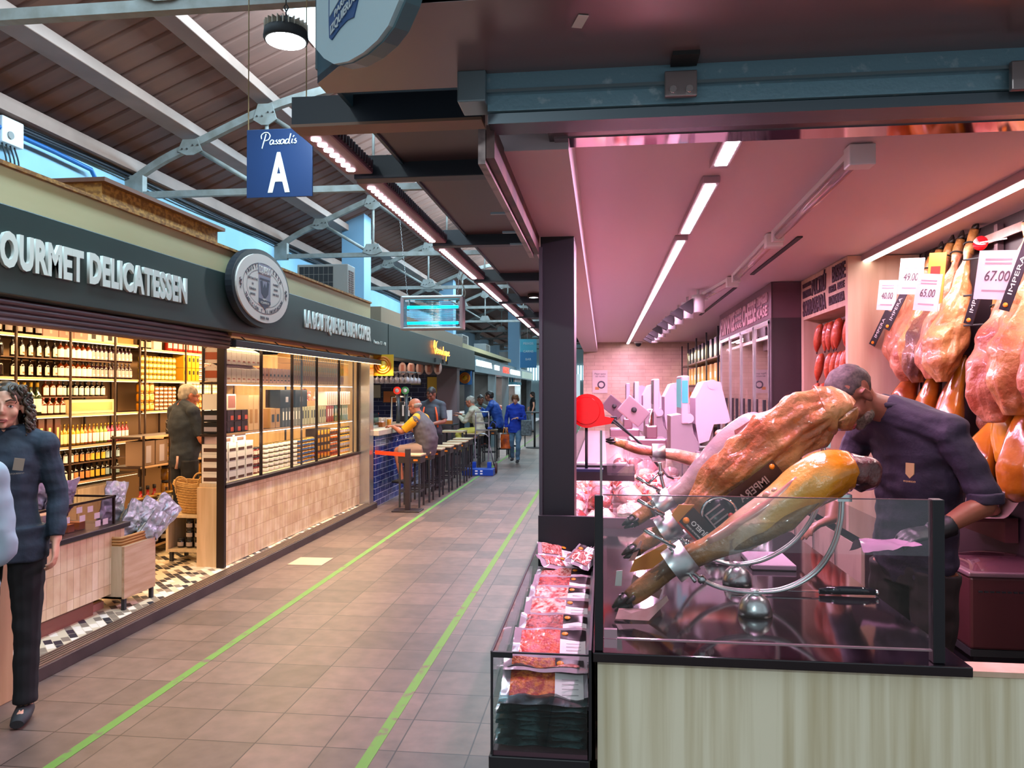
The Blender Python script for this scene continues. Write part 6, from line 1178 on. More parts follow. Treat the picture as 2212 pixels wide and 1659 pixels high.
def ham(label, pts, rad, side, mat, seed, hoof=True, ridge=0, nn=24, per=5, parent_loc=None, amp=.006, wr=.004, nshank=3, cut=False, name='cured_ham', group=None, fr=9):
    loc = Vector(parent_loc or pts[-1]); T = Matrix.Translation(-loc); t = thing(name, label, 'ham', loc, 0, group)
    k0 = 2 if hoof else 0
    mb = MB(T); ham_body(mb, pts[k0:], rad[k0:], side, seed, amp, fr, nn, per, wr, ridge); mb.obj('ham_body', mat, t)
    if hoof:
        p0, p1, p2 = [Vector(p) for p in pts[:3]]; d = (p1-p0).normalized(); s_ = Vector(side).normalized(); r = rad[1][0]
        sh = MB(T); ham_body(sh, [p1, p1.lerp(p2, .5), p2, Vector(pts[3]).lerp(p2, .6)], [(r, r*.85), (r*1.15, r), rad[2], (rad[2][0]*.9, rad[2][1]*.9)], side, seed+5, .003, 20, 14, 5, .001); sh.obj('shank', m_shank, t)
        for sg_ in (-1, 1):
            h = MB(T); q = p1+s_*(r*.45*sg_); tip = p0+s_*(r*.25*sg_)
            h.tube([q-d*.02, q, q.lerp(tip, .6), tip], [(r*.55, r*.7), (r*.6, r*.8), (r*.42, r*.6), (.003, .004)], 10); h.obj('hoof_toe', m_hoof, t)
        q = p1.lerp(p2, .25); w_ = d.cross(s_); MB(T).tube([q, q+w_*r*1.0-d*.012, q+w_*r*1.2-d*.035], [r*.35, r*.28, .003], 8).obj('dew_claw', m_hoof, t)
    return t, T
# three hams on stands; axis points run hoof tip -> shank -> thigh -> butt
Y1 = 2.33
A = [(.03, Y1-.03, .975), (.075, Y1-.02, 1.005), (.145, Y1, 1.055), (.225, Y1, 1.115), (.305, Y1, 1.152), (.378, Y1, 1.190), (.466, Y1, 1.250), (.565, Y1, 1.328), (.65, Y1, 1.380), (.715, Y1, 1.400)]
RA = [(.012, .012), (.026, .022), (.033, .028), (.034, .030), (.036, .038), (.046, .055), (.058, .078), (.070, .092), (.070, .09), (.052, .065)]
side1 = (-.55, 0, .83)
t, T = ham('front ham on the nearest steel stand with yellow fat and a dark cut end', A, RA, side1, m_front, 3, amp=.006, wr=.003, ridge=.10, nn=40, per=9, parent_loc=(.45, Y1, 1.2))
e = MB(T); ham_body(e, [(.700, Y1, 1.395), (.735, Y1, 1.385), (.765, Y1, 1.368), (.785, Y1, 1.35)], [(.046, .060), (.054, .068), (.046, .058), (.018, .02)], side1, 9, .010, 22, wr=.003); e.obj('cut_end', m_cut, t)
pk_ = MB(T); ham_body(pk_, [(.31, Y1-.025, 1.175), (.38, Y1-.038, 1.22), (.47, Y1-.052, 1.290), (.55, Y1-.060, 1.372)], [(.018, .012), (.022, .018), (.02, .018), (.008, .006)], side1, 13, .002, 12, wr=0); pk_.obj('pink_fat_edge', M('pink_fat', '#d98a7e', .2, coat=.8, c2='#e8b8a0', scale=9), t)
bf = MB(T); ham_body(bf, [(.37, Y1-.044, 1.165), (.44, Y1-.062, 1.200), (.52, Y1-.074, 1.250), (.60, Y1-.078, 1.310)], [(.008, .006), (.020, .016), (.024, .018), (.006, .006)], side1, 17, .004, 20, wr=0); bf.obj('brown_flank', M('brown_flank_skin', '#6b4420', .28, c2='#96672e', scale=14, coat=.5, bump=.5, bscale=40), t)
b_ = MB(T); b_.ball((.475, Y1-.03, 1.318), .018, .02, .014, 10, 6); b_.ball((.495, Y1-.035, 1.333), .014, .014, .010, 8, 6); b_.obj('hip_bone', M('bone_red', '#b0523c', .3, c2='#e0b8a0', scale=30), t)
w1 = MB(T); w1.grid(lambda u, v: (.36+.11*u+.02*noise.noise(Vector((u*4, v*4, 1))), Y1-.055-.02*noise.noise(Vector((u*5, v*5, 3))), 1.19-.13*v*(1-.3*u)+.06*u), 12, 12); w1.obj('film_wrap', Mglass('thin_film', (.92, .88, .92), 5, .05), t)
Y2 = 2.68
B_ = [(.065, Y2-.05, 1.062), (.11, Y2-.04, 1.085), (.165, Y2, 1.118), (.235, Y2, 1.158), (.30, Y2, 1.21), (.38, Y2, 1.285), (.48, Y2, 1.37), (.58, Y2, 1.455), (.68, Y2, 1.525), (.755, Y2, 1.565)]
RB = [(.012, .012), (.024, .022), (.030, .028), (.034, .032), (.045, .045), (.075, .065), (.098, .075), (.100, .085), (.095, .085), (.062, .06)]
t, T = ham('large wrinkled brown ham on the middle stand reaching in front of the seller', B_, RB, side1, m_ham_tan, 21, amp=.014, wr=.004, ridge=.42, nn=72, per=14, parent_loc=(.5, Y2, 1.3), fr=13)
e = MB(T); ham_body(e, [(.72, Y2, 1.555), (.77, Y2, 1.565), (.80, Y2, 1.535), (.805, Y2, 1.49)], [(.08, .07), (.062, .062), (.05, .055), (.02, .03)], side1, 29, .012, 16, wr=.006); e.obj('butt_end', m_ham_tan, t)
Mtie = Matrix
# black sleeve label with emblem on the middle ham
lbl = Matrix(((.80, -.60, 0, 0), (0, 0, 1, 0), (.60, .80, 0, 0), (0, 0, 0, 1)))
t2 = thing('ham_label', 'black card label with a fork emblem tied to the middle ham', 'label', (.384, Y2-.10, 1.223))
TL = Matrix.Translation((0, 0, 0)) @ Matrix(((.78, .626, 0, 0), (0, 0, -1, 0), (.626, -.78, 0, 0), (0, 0, 0, 1)))
pb = M('pack_black'); c_ = MB(TL).box(-.02, .235, -.035, .035, 0, .004).obj('card_band', pb, t2)
cr = MB(TL @ Matrix.Translation((-.01, 0, .004))).lathe([(0, 0), (.062, 0), (.062, .006), (0, .006)], 30).obj('round_card', pb, t2)
MB(TL @ Matrix.Translation((-.01, 0, .0115))).lathe([(.052, 0), (.061, 0), (.061, .002), (.052, .002)], 30).obj('silver_ring', chrome, cr)
for k in range(3): MB(TL @ Matrix.Translation((-.01, 0, .011))).box(-.035, .025, -.030+.02*k, -.025+.02*k, 0, .002).obj('fork_tine', M('silver_print', '#a9a2a4', .3, .4), cr)
MB(TL @ Matrix.Translation((-.01, 0, .011))).box(-.038, -.033, -.03, .03, 0, .002).obj('fork_tine', M('silver_print'), cr); MB(TL @ Matrix.Translation((.018, .022, .013))).lathe([(0, 0), (.009, 0), (.009, .002), (0, .002)], 12).obj('red_drop', M('red_print', '#c02a1a', .4), cr)
rt = TL.to_3x3()
text('band_word', 'MONTESIERRA'[:0]+'IMPERA', M('silver_print'), tuple(TL @ Vector((.13, .014, .0055))), rt @ Vector((-1, 0, 0)), rt @ Vector((0, -1, 0)), .026, c_, width=.11, ext=.001, weight=.01)
MB(TL @ Matrix.Translation((.22, -.02, .004))).lathe([(0, 0), (.009, 0), (.009, .002), (0, .002)], 12).obj('orange_seal', M('orange_seal'), c_)
t2 = thing('ham_label', 'black origin label with the word guijuelo hanging below the round emblem', 'label', (.315, Y2-.115, 1.172))
TG = Matrix(((.70, .71, 0, 0), (0, 0, -1, 0), (-.71, .70, 0, 0), (0, 0, 0, 1))); c_ = MB(TG).box(-.065, .065, -.033, .033, 0, .003).obj('card', pb, t2); rg = TG.to_3x3()
text('origin_word', 'GUIJUELO', paper, tuple(TG @ Vector((.012, .004, .0042))), rg @ Vector((-1, 0, 0)), rg @ Vector((0, -1, 0)), .016, c_, width=.095, ext=.0008, weight=.02).data.materials
text('origin_line', 'DENOMINACION DE ORIGEN', paper, tuple(TG @ Vector((.0, -.020, .0042))), rg @ Vector((-1, 0, 0)), rg @ Vector((0, -1, 0)), .006, c_, width=.08, ext=.0006)
MB(TG @ Matrix.Translation((-.052, -.014, .003))).lathe([(0, 0), (.011, 0), (.011, .002), (0, .002)], 12).obj('orange_seal', M('orange_seal'), c_); MB(TG).box(-.065, .065, -.040, -.033, 0, .003).obj('red_edge', M('red_print'), c_)
Y3_ = 3.0
C_ = [(.075, Y3_-.04, 1.105), (.12, Y3_-.03, 1.13), (.18, Y3_, 1.165), (.25, Y3_, 1.205), (.32, Y3_, 1.255), (.40, Y3_, 1.33), (.48, Y3_, 1.42), (.56, Y3_, 1.49), (.60, Y3_, 1.51)]
RC = [(.012, .012), (.024, .022), (.030, .028), (.034, .032), (.045, .045), (.060, .065), (.062, .075), (.052, .07), (.03, .05)]
t, T = ham('opened ham on the rear stand with a grey fat side and red bone end', C_, RC, side1, M('grey_pink_fat_side', '#8f7f86', .25, c2='#c9a59c', scale=6, coat=.6, bump=.3), 41, amp=.004, wr=.002, parent_loc=(.4, Y3_, 1.3))
MB(T).ball((.60, Y3_-.04, 1.475), .03, .03, .022, 10, 7).obj('bone_end', M('bone_red'), t); MB(T).prism([(.485, Y3_-.066, 1.475), (.575, Y3_-.07, 1.535), (.66, Y3_-.06, 1.53), (.60, Y3_-.06, 1.49), (.50, Y3_-.066, 1.40)], (0, .03, 0)).obj('cut_face', M('pale_cut', '#c58a88', .25, c2='#7a3434', scale=20, coat=.7), t)
# steel stands
def stand(x, y, zc, pts_arc, clamp, cdir, cr_, label, parent=None):
    t = thing('ham_stand', label, 'ham stand', (x, y, .956)); T = Matrix.Translation((-x, -y, -.956))
    MB(T).lathe([(0, 0), (.050, 0), (.048, .02), (.040, .042), (.024, .056), (.015, .060), (.016, .070), (.014, .074), (0, .074)], 26, (x, y, .956)).obj('domed_base', steel, t)
    P = smooth_curve(pts_arc, 8)
    for o_ in (-.011, .011): MB(T).tube([p+Vector((0, o_, 0)) for p in P], .0052, 8).obj('arc_tube', steel, t)
    c = Vector(clamp); d = Vector(cdir).normalized(); u = Vector((0, 1, 0)); w_ = d.cross(u); rings = []
    g = MB(T); k = 26
    for ro, ri in ((cr_, cr_-.004),):
        R0 = [[c+d*s_+(u*math.cos(2*PI*j/k)+w_*math.sin(2*PI*j/k))*q for j in range(k)] for s_, q in ((-.034, ro), (.034, ro), (.034, ri), (-.034, ri), (-.034, ro))]
        g.loft(R0, caps=False)
    g.obj('clamp_ring', steel, t)
    for a in (.6, 2.2, 4.0): q = c+(u*math.cos(a)+w_*math.sin(a))*cr_; o = (q-c).normalized(); MB(T).cyl(q-o*.01, q+o*.028, .005, n=8).obj('clamp_screw', chrome, t); 
    q = c+w_*cr_*(-1 if w_.z > 0 else 1); MB(T).ball(q+Vector((.03, 0, -.012)), .014).obj('pivot_joint', chrome, t)
    MB(T).cyl(c+Vector((-.02, -cr_, .05)), c+Vector((-.11, -cr_-.01, .10)), .006, n=8).obj('lever', chrome, t)
    e_ = Vector(pts_arc[-1])
    fk = MB(T); fk.tube([e_+Vector((0, -.015, 0)), e_+Vector((-.01, -.015, .03))], .006, 6); fk.tube([e_+Vector((0, .015, 0)), e_+Vector((-.01, .015, .03))], .006, 6); fk.box(e_.x-.02, e_.x+.02, e_.y-.03, e_.y+.03, e_.z-.012, e_.z+.008); fk.obj('fork_head', chrome, t)
    return t
stand(.45, 2.37, 0, [(.262, Y1, 1.085), (.30, 2.35, 1.055), (.36, 2.365, 1.03), (.45, 2.37, 1.022), (.54, 2.37, 1.035), (.62, 2.365, 1.085), (.665, 2.35, 1.16), (.685, 2.34, 1.24), (.690, 2.34, 1.315)], (.228, Y1, 1.117), (.80, 0, .60), .052, 'nearest steel ham stand with domed base and twin curved tubes')
stand(.46, 2.74, 0, [(.26, Y2, 1.12), (.32, 2.70, 1.07), (.38, 2.72, 1.04), (.46, 2.74, 1.022), (.56, 2.74, 1.045), (.66, 2.73, 1.12), (.72, 2.70, 1.24), (.735, 2.69, 1.40), (.73, 2.69, 1.445)], (.225, Y2, 1.155), (.84, 0, .54), .050, 'middle steel ham stand under the large wrinkled ham')
stand(.44, 3.08, 0, [(.27, Y3_, 1.17), (.33, 3.04, 1.09), (.38, 3.06, 1.05), (.44, 3.08, 1.022), (.54, 3.08, 1.05), (.62, 3.07, 1.14), (.66, 3.04, 1.26), (.64, 3.02, 1.40)], (.235, Y3_, 1.195), (.84, 0, .54), .046, 'rear steel ham stand with its clamp behind the others')
# horizontal ham on its own clamp
Y4 = 3.62
D_ = [(.012, Y4, 1.392), (.05, Y4, 1.388), (.10, Y4, 1.372), (.17, Y4, 1.350), (.25, Y4, 1.338), (.33, Y4, 1.325), (.42, Y4, 1.305), (.50, Y4, 1.300), (.60, Y4, 1.312)]
RD = [(.008, .008), (.018, .016), (.021, .020), (.023, .022), (.026, .026), (.032, .03), (.034, .03), (.040, .034), (.03, .03)]
t, T = ham('thin partly carved ham bone held level in a steel clamp, hoof to the left', D_, RD, (0, 0, 1), M('carved_red_meat', '#b84a30', .3, c2='#e0a07e', scale=10, coat=.5, bump=.4), 55, amp=.004, wr=.001, parent_loc=(.3, Y4, 1.33))
MB(T).ball((.53, Y4-.05, 1.43), .028, .02, .018, 10, 7).obj('bone_end', M('bone_red'), t); MB(T).tube([(.53, Y4-.05, 1.43), (.60, Y4-.02, 1.40)], [.018, .025], 8).obj('bone', M('pink_fat'), t)
t = thing('ham_clamp', 'steel ring clamp on a bent arm holding the level ham bone', 'clamp', (.26, Y4, .956)); T = Matrix.Translation((-.26, -Y4, -.956))
k = 22; g = MB(T); g.loft([[(.255+s_, Y4+q*math.cos(2*PI*j/k), 1.335+q*math.sin(2*PI*j/k)) for j in range(k)] for s_, q in ((-.03, .042), (.03, .042), (.03, .037), (-.03, .037), (-.03, .042))], caps=False); g.obj('clamp_ring', steel, t)
MB(T).tube(smooth_curve([(.26, Y4, 1.29), (.265, Y4, 1.25), (.27, Y4, 1.21), (.29, Y4, 1.15), (.34, Y4, 1.10), (.36, Y4, .96)], 5), .008, 8).obj('bent_arm', steel, t); MB(T).ball((.265, Y4, 1.24), .016).obj('pivot_joint', chrome, t); MB(T).cyl((.2, Y4-.03, 1.19), (.25, Y4-.03, 1.24), .006).obj('lever', chrome, t)
MB(T).lathe([(0, 0), (.06, 0), (.05, .03), (.02, .04), (0, .04)], 18, (.36, Y4, .956)).obj('foot', steel, t)
# labels and cards around the hoofs
lo = M('orange_tag_paper', '#e08a2c', .5, c2='#e8a04a', scale=4); lp = M('pink_tag_paper', '#d9a9a4', .5, c2='#c98f8a', scale=20)
def tagsheet(label, pts, d, mat, back=None):
    c = Vector(pts[0]); t = thing('paper_tag', label, 'tag', c); MB(Matrix.Translation(-c)).prism(pts, d).obj('tag_sheet', mat, t); return t
tagsheet('orange paper tag hanging under the middle hoofs', [(.085, 2.52, 1.035), (.10, 2.52, 1.075), (.215, 2.52, 1.14), (.225, 2.52, 1.105), (.16, 2.52, 1.05)], (0, .003, 0), lo)
tagsheet('pink printed paper tag hanging above the front hoof', [(.085, 2.47, 1.00), (.095, 2.47, 1.04), (.185, 2.47, .995), (.175, 2.47, .965)], (0, .003, 0), lp)
tagsheet('white and orange folded tag lying under the front hoof', [(.035, 2.25, .962), (.045, 2.27, .985), (.135, 2.29, .982), (.185, 2.30, 1.02), (.19, 2.29, 1.01), (.13, 2.25, .960)], (0, .004, .001), lp)
tagsheet('small orange card between the clamps', [(.225, 2.60, 1.21), (.25, 2.60, 1.245), (.30, 2.60, 1.245), (.245, 2.60, 1.185)], (0, .004, 0), lo)
tagsheet('narrow white tag hanging left of the front hoof', [(.035, 2.36, 1.03), (.04, 2.36, 1.075), (.058, 2.36, 1.077), (.055, 2.36, 1.03)], (0, .003, 0), paper)
tagsheet('pale tag standing by the rear hoof', [(.085, 2.62, 1.05), (.125, 2.62, 1.12), (.13, 2.62, 1.115), (.105, 2.62, 1.05)], (0, .003, 0), lp)
tag(MB().box(.40, .56, 2.95, 3.2, 0, .02, bev=.004).obj('paper_stack', M('pale_lilac_paper', '#b9a0b0', .5), None, (.15, 0, .956)), 'stack of pale lilac wrapping paper on the black counter', 'paper')
t = thing('knife', 'ham knife with a black handle lying on the black counter', 'knife', (.80, 2.62, .962)); MB().tube([(-.10, 0, .005), (-.03, 0, .01), (.03, 0, .01), (.075, 0, .008)], [(.010, .007), (.014, .010), (.013, .010), (.011, .009)], 10).obj('handle', M('gloss_black_handle', '#101322', .12, coat=.6), t); MB().prism([(-.10, -.010, .004), (-.36, -.006, .004), (-.38, .0, .004), (-.36, .006, .004), (-.10, .010, .004)], (0, 0, .002)).obj('blade', chrome, t); MB().cyl((.075, 0, .006), (.085, 0, .006), .010).obj('end_cap', chrome, t)
# ---- hanging hams ----
t = thing('ham_rail', 'pale steel rail on slotted uprights from which the hams hang', 'rail', (1.98, 4.2, 2.42)); T = Matrix.Translation((-1.98, -4.2, -2.42))
MB(T).box(1.955, 1.965, 2.6, 5.17, 2.375, 2.42).obj('rail_bar', M('worn_pale_bar', '#b08a86', .4, .3, c2='#8a6a64', scale=10), t)
for y in (3.05, 4.15): MB(T).box(1.985, 2.015, y, y+.035, .9, 2.47).obj('slotted_upright', M('upright_steel', '#7d646c', .4, .5), t)
for z in (2.28, 2.10, 1.95): MB(T).cyl((2.0, 3.9, z), (1.8, 4.1, z), .005, n=6).obj('hook_wire', blackm, t)
hz = [  # y, top z, length, width, depth, mat, seed, dx at the bottom
    (5.10, 2.40, .62, .085, .075, 1, 1, -.12), (4.97, 2.42, .70, .10, .08, 1, 2, -.14), (4.84, 2.42, .74, .095, .085, 1, 3, -.16), (4.72, 2.44, .72, .10, .08, 0, 4, -.17), (4.58, 2.45, .78, .095, .085, 3, 5, -.19), (4.46, 2.45, .76, .09, .08, 1, 6, -.17), (4.30, 2.47, .80, .125, .09, 0, 7, -.18),
    (3.72, 2.46, .98, .155, .11, 1, 8, -.20), (3.50, 2.50, .98, .155, .11, 0, 9, -.22), (3.28, 2.47, .95, .15, .11, 1, 10, -.2), (3.05, 2.47, .95, .15, .11, 1, 12, -.2)]
mts = (m_ham_tan, m_ham_red, m_ham_yel, m_ham_brn)
def hang(y, zt, L, W, D, mi, seed, dx, label, x0=1.955, mats=None, tie=True):
    rg_ = .3
    P = [(x0, y, zt+.05), (x0-.01, y, zt), (x0+dx*.12-.01, y, zt-.08), (x0+dx*.25-.01, y, zt-.20*L/.8), (x0+dx*.45, y, zt-.34*L/.8), (x0+dx*.7, y, zt-.48*L/.8), (x0+dx*.9, y, zt-.60*L/.8), (x0+dx, y, zt-.71*L/.8), (x0+dx*.98, y, zt-.80*L/.8)]
    Rr = [(.01, .01), (.024, .022), (.026, .024), (.028, .026), (W*.55, D*.6), (W*.88, D*.9), (W, D), (W*.8, D*.85), (W*.3, D*.35)]
    t, T = ham(label, P, Rr, (0, 1, 0), (mats or mts)[mi], seed*7.3, ridge=.30, nn=40, per=8, amp=.016, wr=.005, parent_loc=(x0, y, zt), fr=12)
    if tie: q = P[2]; MB(T).tube([(q[0]+.031*math.cos(a), q[1]+.031*math.sin(a), q[2]+.01+.004*math.sin(a*2)) for a in [2*PI*j/16 for j in range(16)]], .004, 5, closed=True).obj('tie_cord', blackm, t)
    return P
nm = ('reddish ham hanging beside the wood panel, farthest of the rail', 'reddish ham hanging second from the wood panel', 'reddish ham hanging third from the wood panel behind a price card', 'tan ham hanging fourth from the wood panel', 'dark veined ham hanging fifth from the wood panel', 'reddish ham hanging sixth from the wood panel', 'broad tan ham hanging alone left of the slotted upright', 'very large reddish ham hanging under the 67.00 price card', 'very large tan ham hanging at the right picture edge', 'large ham hanging at the right picture edge behind the tan one', 'large ham hanging nearest the camera at the right frame edge')
for k, h in enumerate(hz): hang(*h, nm[k])
# lower rows: dark brown second row and smooth golden hams
for k, (y, zt, L) in enumerate(((4.12, 2.12, .75), (3.98, 2.14, .75), (3.86, 2.16, .75))): hang(y, zt, L, .08, .07, 3, 20+k, -.05, 'dark brown thin ham hanging in the rear row, %s from the left' % ORD[k], x0=1.985)
gm = (m_ham_gol, M('amber_packed_ham', '#b4600f', .15, c2='#d99a2c', scale=4, lo=.3, hi=.7, bump=.2, bscale=10, coat=.9), M('orange_brown_ham', '#8a3a16', .25, c2='#b0622c', scale=6, bump=.3, coat=.6))
lowh = [(4.95, 1.80, .42, .075, 2), (4.80, 1.78, .50, .08, 0), (4.66, 1.78, .60, .085, 0), (4.52, 1.82, .66, .09, 2), (4.35, 1.80, .72, .10, 0), (4.12, 1.60, .62, .085, 2), (4.0, 1.50, .38, .11, 0), (3.80, 1.86, .62, .12, 1), (3.62, 1.64, .50, .11, 0), (3.45, 1.75, .62, .12, 1), (3.25, 1.72, .56, .12, 0)]
for k, (y, zt, L, W, mi) in enumerate(lowh):
    x0 = 1.93 if k % 2 else 1.86
    P = [(x0+.05, y, zt), (x0+.03, y, zt-.12*L), (x0, y, zt-.3*L), (x0-.03, y, zt-.5*L), (x0-.05, y, zt-.72*L), (x0-.05, y, zt-.9*L), (x0-.04, y, zt-L)]
    Rr = [(.025, .02), (.035, .03), (W*.6, .05), (W*.9, .07), (W, .08), (W*.8, .07), (W*.3, .03)]
    t, T = ham('smooth %s ham hanging in the lower row, %s from the far end' % (('golden brown', 'glossy amber', 'orange brown')[mi], ORD[k]), P, Rr, (0, 1, 0), gm[mi], 60+k*3, hoof=False, amp=.006, wr=.003, parent_loc=P[0])
    MB(T).cyl((x0+.05, y, zt-.01), (x0+.05, y, zt+.12), .003, n=5).obj('tie_cord', blackm, t)
# price cards and ham labels
def card(y, x, z, w_, h_, lines, label, tilt=0, rz=-.9):
    t = thing('price_card', label, 'price card', (x, y, z)); t.rotation_euler = (0, tilt, rz)
    MB().box(-w_/2, w_/2, 0, .003, -h_/2, h_/2).obj('card_sheet', M('pinkish_white_card', '#e6cdd6', .4), t)
    text('price', lines, M('card_print', '#5a4450', .5), (0, -.002, -h_*.12), (1, 0, 0), UP, h_*.22, t, width=w_*.6, ext=.0006, shear=.2)
    for q in (.30, .22, -.34): MB().box(-w_*.32, w_*.32, -.0012, 0, h_*q, h_*(q+.035)).obj('small_print', M('card_small_print', '#a98a98', .6), t)
card(4.86, 1.70, 2.20, .12, .18, '40.00', 'pinkish price card reading 40.00, leftmost on the hams', .12)
card(4.50, 1.70, 2.26, .14, .20, '49.00', 'price card reading 49.00 in the middle of the hanging hams', .12)
card(4.18, 1.66, 2.13, .13, .19, '65.00', 'price card reading 65.00 on the broad tan ham', .16)
card(3.52, 1.68, 2.12, .17, .21, '67.00', 'large price card reading 67.00 on the very large ham', .14)
def hlabel(y, x, z, L, label, tilt, word='IMPERA'):
    t = thing('ham_label', label, 'label', (x, y, z)); t.rotation_euler = (0, tilt, -.9)
    b_ = MB().box(-.022, .022, 0, .004, -L/2, L/2, bev=.001).obj('label_band', pb, t); text('band_word', word, paper, (.008, -.002, -.0), (0, 0, 1), (-1, 0, 0), .018, b_, width=L*.55, ext=.0006)
    MB(Matrix.Translation((0, -.002, -L*.42)) @ Matrix.Rotation(PI/2, 4, 'X')).lathe([(0, 0), (.010, 0), (.010, .002), (0, .002)], 12).obj('orange_seal', M('orange_seal'), b_)
hlabel(5.10, 1.74, 2.02, .24, 'slanted black label on the farthest hanging ham', .5); hlabel(4.72, 1.70, 2.10, .26, 'green edged black label between the first two price cards', .5); hlabel(3.80, 1.72, 2.05, .24, 'narrow black label left of the large price card', .3); hlabel(3.40, 1.70, 2.10, .30, 'narrow black label right of the large price card', .35)
t = thing('ham_ticket', 'orange ticket with a smiling face seal on the broad tan ham', 'ticket', (1.72, 4.22, 2.24)); t.rotation_euler = (0, .1, -.9); MB().box(-.045, .045, 0, .003, -.16, .10).obj('ticket_sheet', lo, t); MB().box(-.03, .02, -.002, 0, -.02, .03).obj('red_band', M('red_print'), t)
t = thing('red_round_ticket', 'round red plastic ticket beside the large hams', 'ticket', (1.80, 3.92, 2.33)); t.rotation_euler = (0, 0, -.9); MB(Matrix.Rotation(PI/2, 4, 'X')).lathe([(0, 0), (.035, 0), (.035, .004), (0, .004)], 18).obj('disc', red, t); MB().box(0, .12, -.006, -.004, .0, .006).obj('white_stick', paper, t)
# sausages in the niche
sm_ = M('sobrassada_skin', '#a5301a', .3, c2='#c85a3a', scale=16, bump=.4, coat=.4, lo=.35, hi=.7)
R2 = random.Random(5)
for tr, (zt, L, n_) in enumerate(((2.13, .21, 7), (1.90, .20, 7), (1.68, .20, 7))):
    for k in range(n_):
        y = 5.32+.125*k; x = 1.66-.025*tr+R2.uniform(-.02, .02); dy = R2.uniform(.0, .05); r = R2.uniform(.026, .036)
        P = smooth_curve([(0, 0, 0), (-.01, dy*.3, -L*.15), (-.02, dy*.7, -L*.5), (-.025, dy, -L*.85), (-.025, dy, -L)], 4); rr = lerpl([.008, r*.8, r, r*.95, r*.5, .006], len(P))
        o = MB().tube(P, rr, 12).obj('sausage', sm_, None, (x, y, zt)); MB().tube([P[-1], P[-1]+Vector((0, .004, -.014))], [.007, .004], 6).obj('tied_end', M('dark_red_wheel'), o)
        tag(o, 'red sobrassada sausage in the %s tier of the niche' % ('top', 'middle', 'bottom')[tr], 'sausage', 'sausages, %s tier' % ('top', 'middle', 'bottom')[tr])
# ================= people =================
def fuse(mb, name, mat, parent, voxel=.008, smooth=4, wrinkle=0, wscale=9, seed=0, stretch=(1, 1, 1)):
    """fuse overlapping pieces into one continuous skin"""
    me = mb.mesh(name, mat); o = bpy.data.objects.new(name, me); TS.collection.objects.link(o)
    m = o.modifiers.new('r', 'REMESH'); m.mode = 'VOXEL'; m.voxel_size = voxel; m.use_smooth_shade = True
    m = o.modifiers.new('s', 'SMOOTH'); m.factor = .5; m.iterations = smooth
    dg = bpy.context.evaluated_depsgraph_get(); me2 = bpy.data.meshes.new_from_object(o.evaluated_get(dg)); bpy.data.objects.remove(o)
    if wrinkle:
        NN = [v.normal.copy() for v in me2.vertices]; CC = [v.co.copy() for v in me2.vertices]; fl = []
        for q, n in zip(CC, NN):
            p = Vector((q.x*stretch[0], q.y*stretch[1], q.z*stretch[2]))
            q = q+n*(noise.noise(p*wscale+Vector((seed, 0, 0)))*wrinkle-abs(noise.noise(p*wscale*.6+Vector((0, seed, 0))))*wrinkle*.8); fl += [q.x, q.y, q.z]
        me2.vertices.foreach_set('co', fl)
        me2.update()
    me2.name = name; me2.materials.clear(); me2.materials.append(mat)
    me2.polygons.foreach_set('use_smooth', [True]*len(me2.polygons))
    ob = bpy.data.objects.new(name, me2); COL.objects.link(ob); ob.parent = parent; return ob
def frame(c, f, u, k=1):
    f = Vector(f).normalized(); u = Vector(u); u = (u-f*u.dot(f)).normalized(); r = f.cross(u)
    return Matrix(((r.x*k, f.x*k, u.x*k, c[0]), (r.y*k, f.y*k, u.y*k, c[1]), (r.z*k, f.z*k, u.z*k, c[2]), (0, 0, 0, 1)))
def head_parts(mb, F, fem=False, beard=False):
    mb.T = F
    mb.ball((0, -.012, .034), .074, .094, .080, 16, 12); mb.ball((0, .022, -.018), .060, .066, .082, 14, 10); mb.ball((0, .024, -.066), .046 if fem else .052, .050, .044, 12, 8); mb.ball((0, .066, -.096), .018, .016, .015, 10, 6)
    mb.tube([(0, .082, .012), (0, .094, -.006), (0, .107, -.030)], [.008, .009, .012], 8); mb.ball((0, .098, -.034), .016, .012, .009, 8, 6)
    for s in (-1, 1):
        mb.ball((s*.038, .058, -.028), .026, .022, .026, 10, 6); mb.tube([(s*.012, .088, .022), (s*.034, .084, .028), (s*.055, .066, .022)], [.008, .009, .007], 6)
        mb.ball((s*.075, -.004, -.010), .010, .018, .031, 10, 6); mb.tube([(s*.080, .008, .014), (s*.086, -.014, .018), (s*.085, -.018, -.012), (s*.078, -.004, -.036)], .005, 6)
        mb.ball((s*.032, .068, .0), .016, .012, .013, 8, 6)
    mb.tube([(-.024, .080, -.066), (-.008, .092, -.062), (0, .091, -.063), (.008, .092, -.062), (.024, .080, -.066)], [.003, .006, .005, .006, .003], 6); mb.tube([(-.020, .080, -.073), (0, .091, -.077), (.020, .080, -.073)], [.003, .007, .003], 6)
    mb.T = None
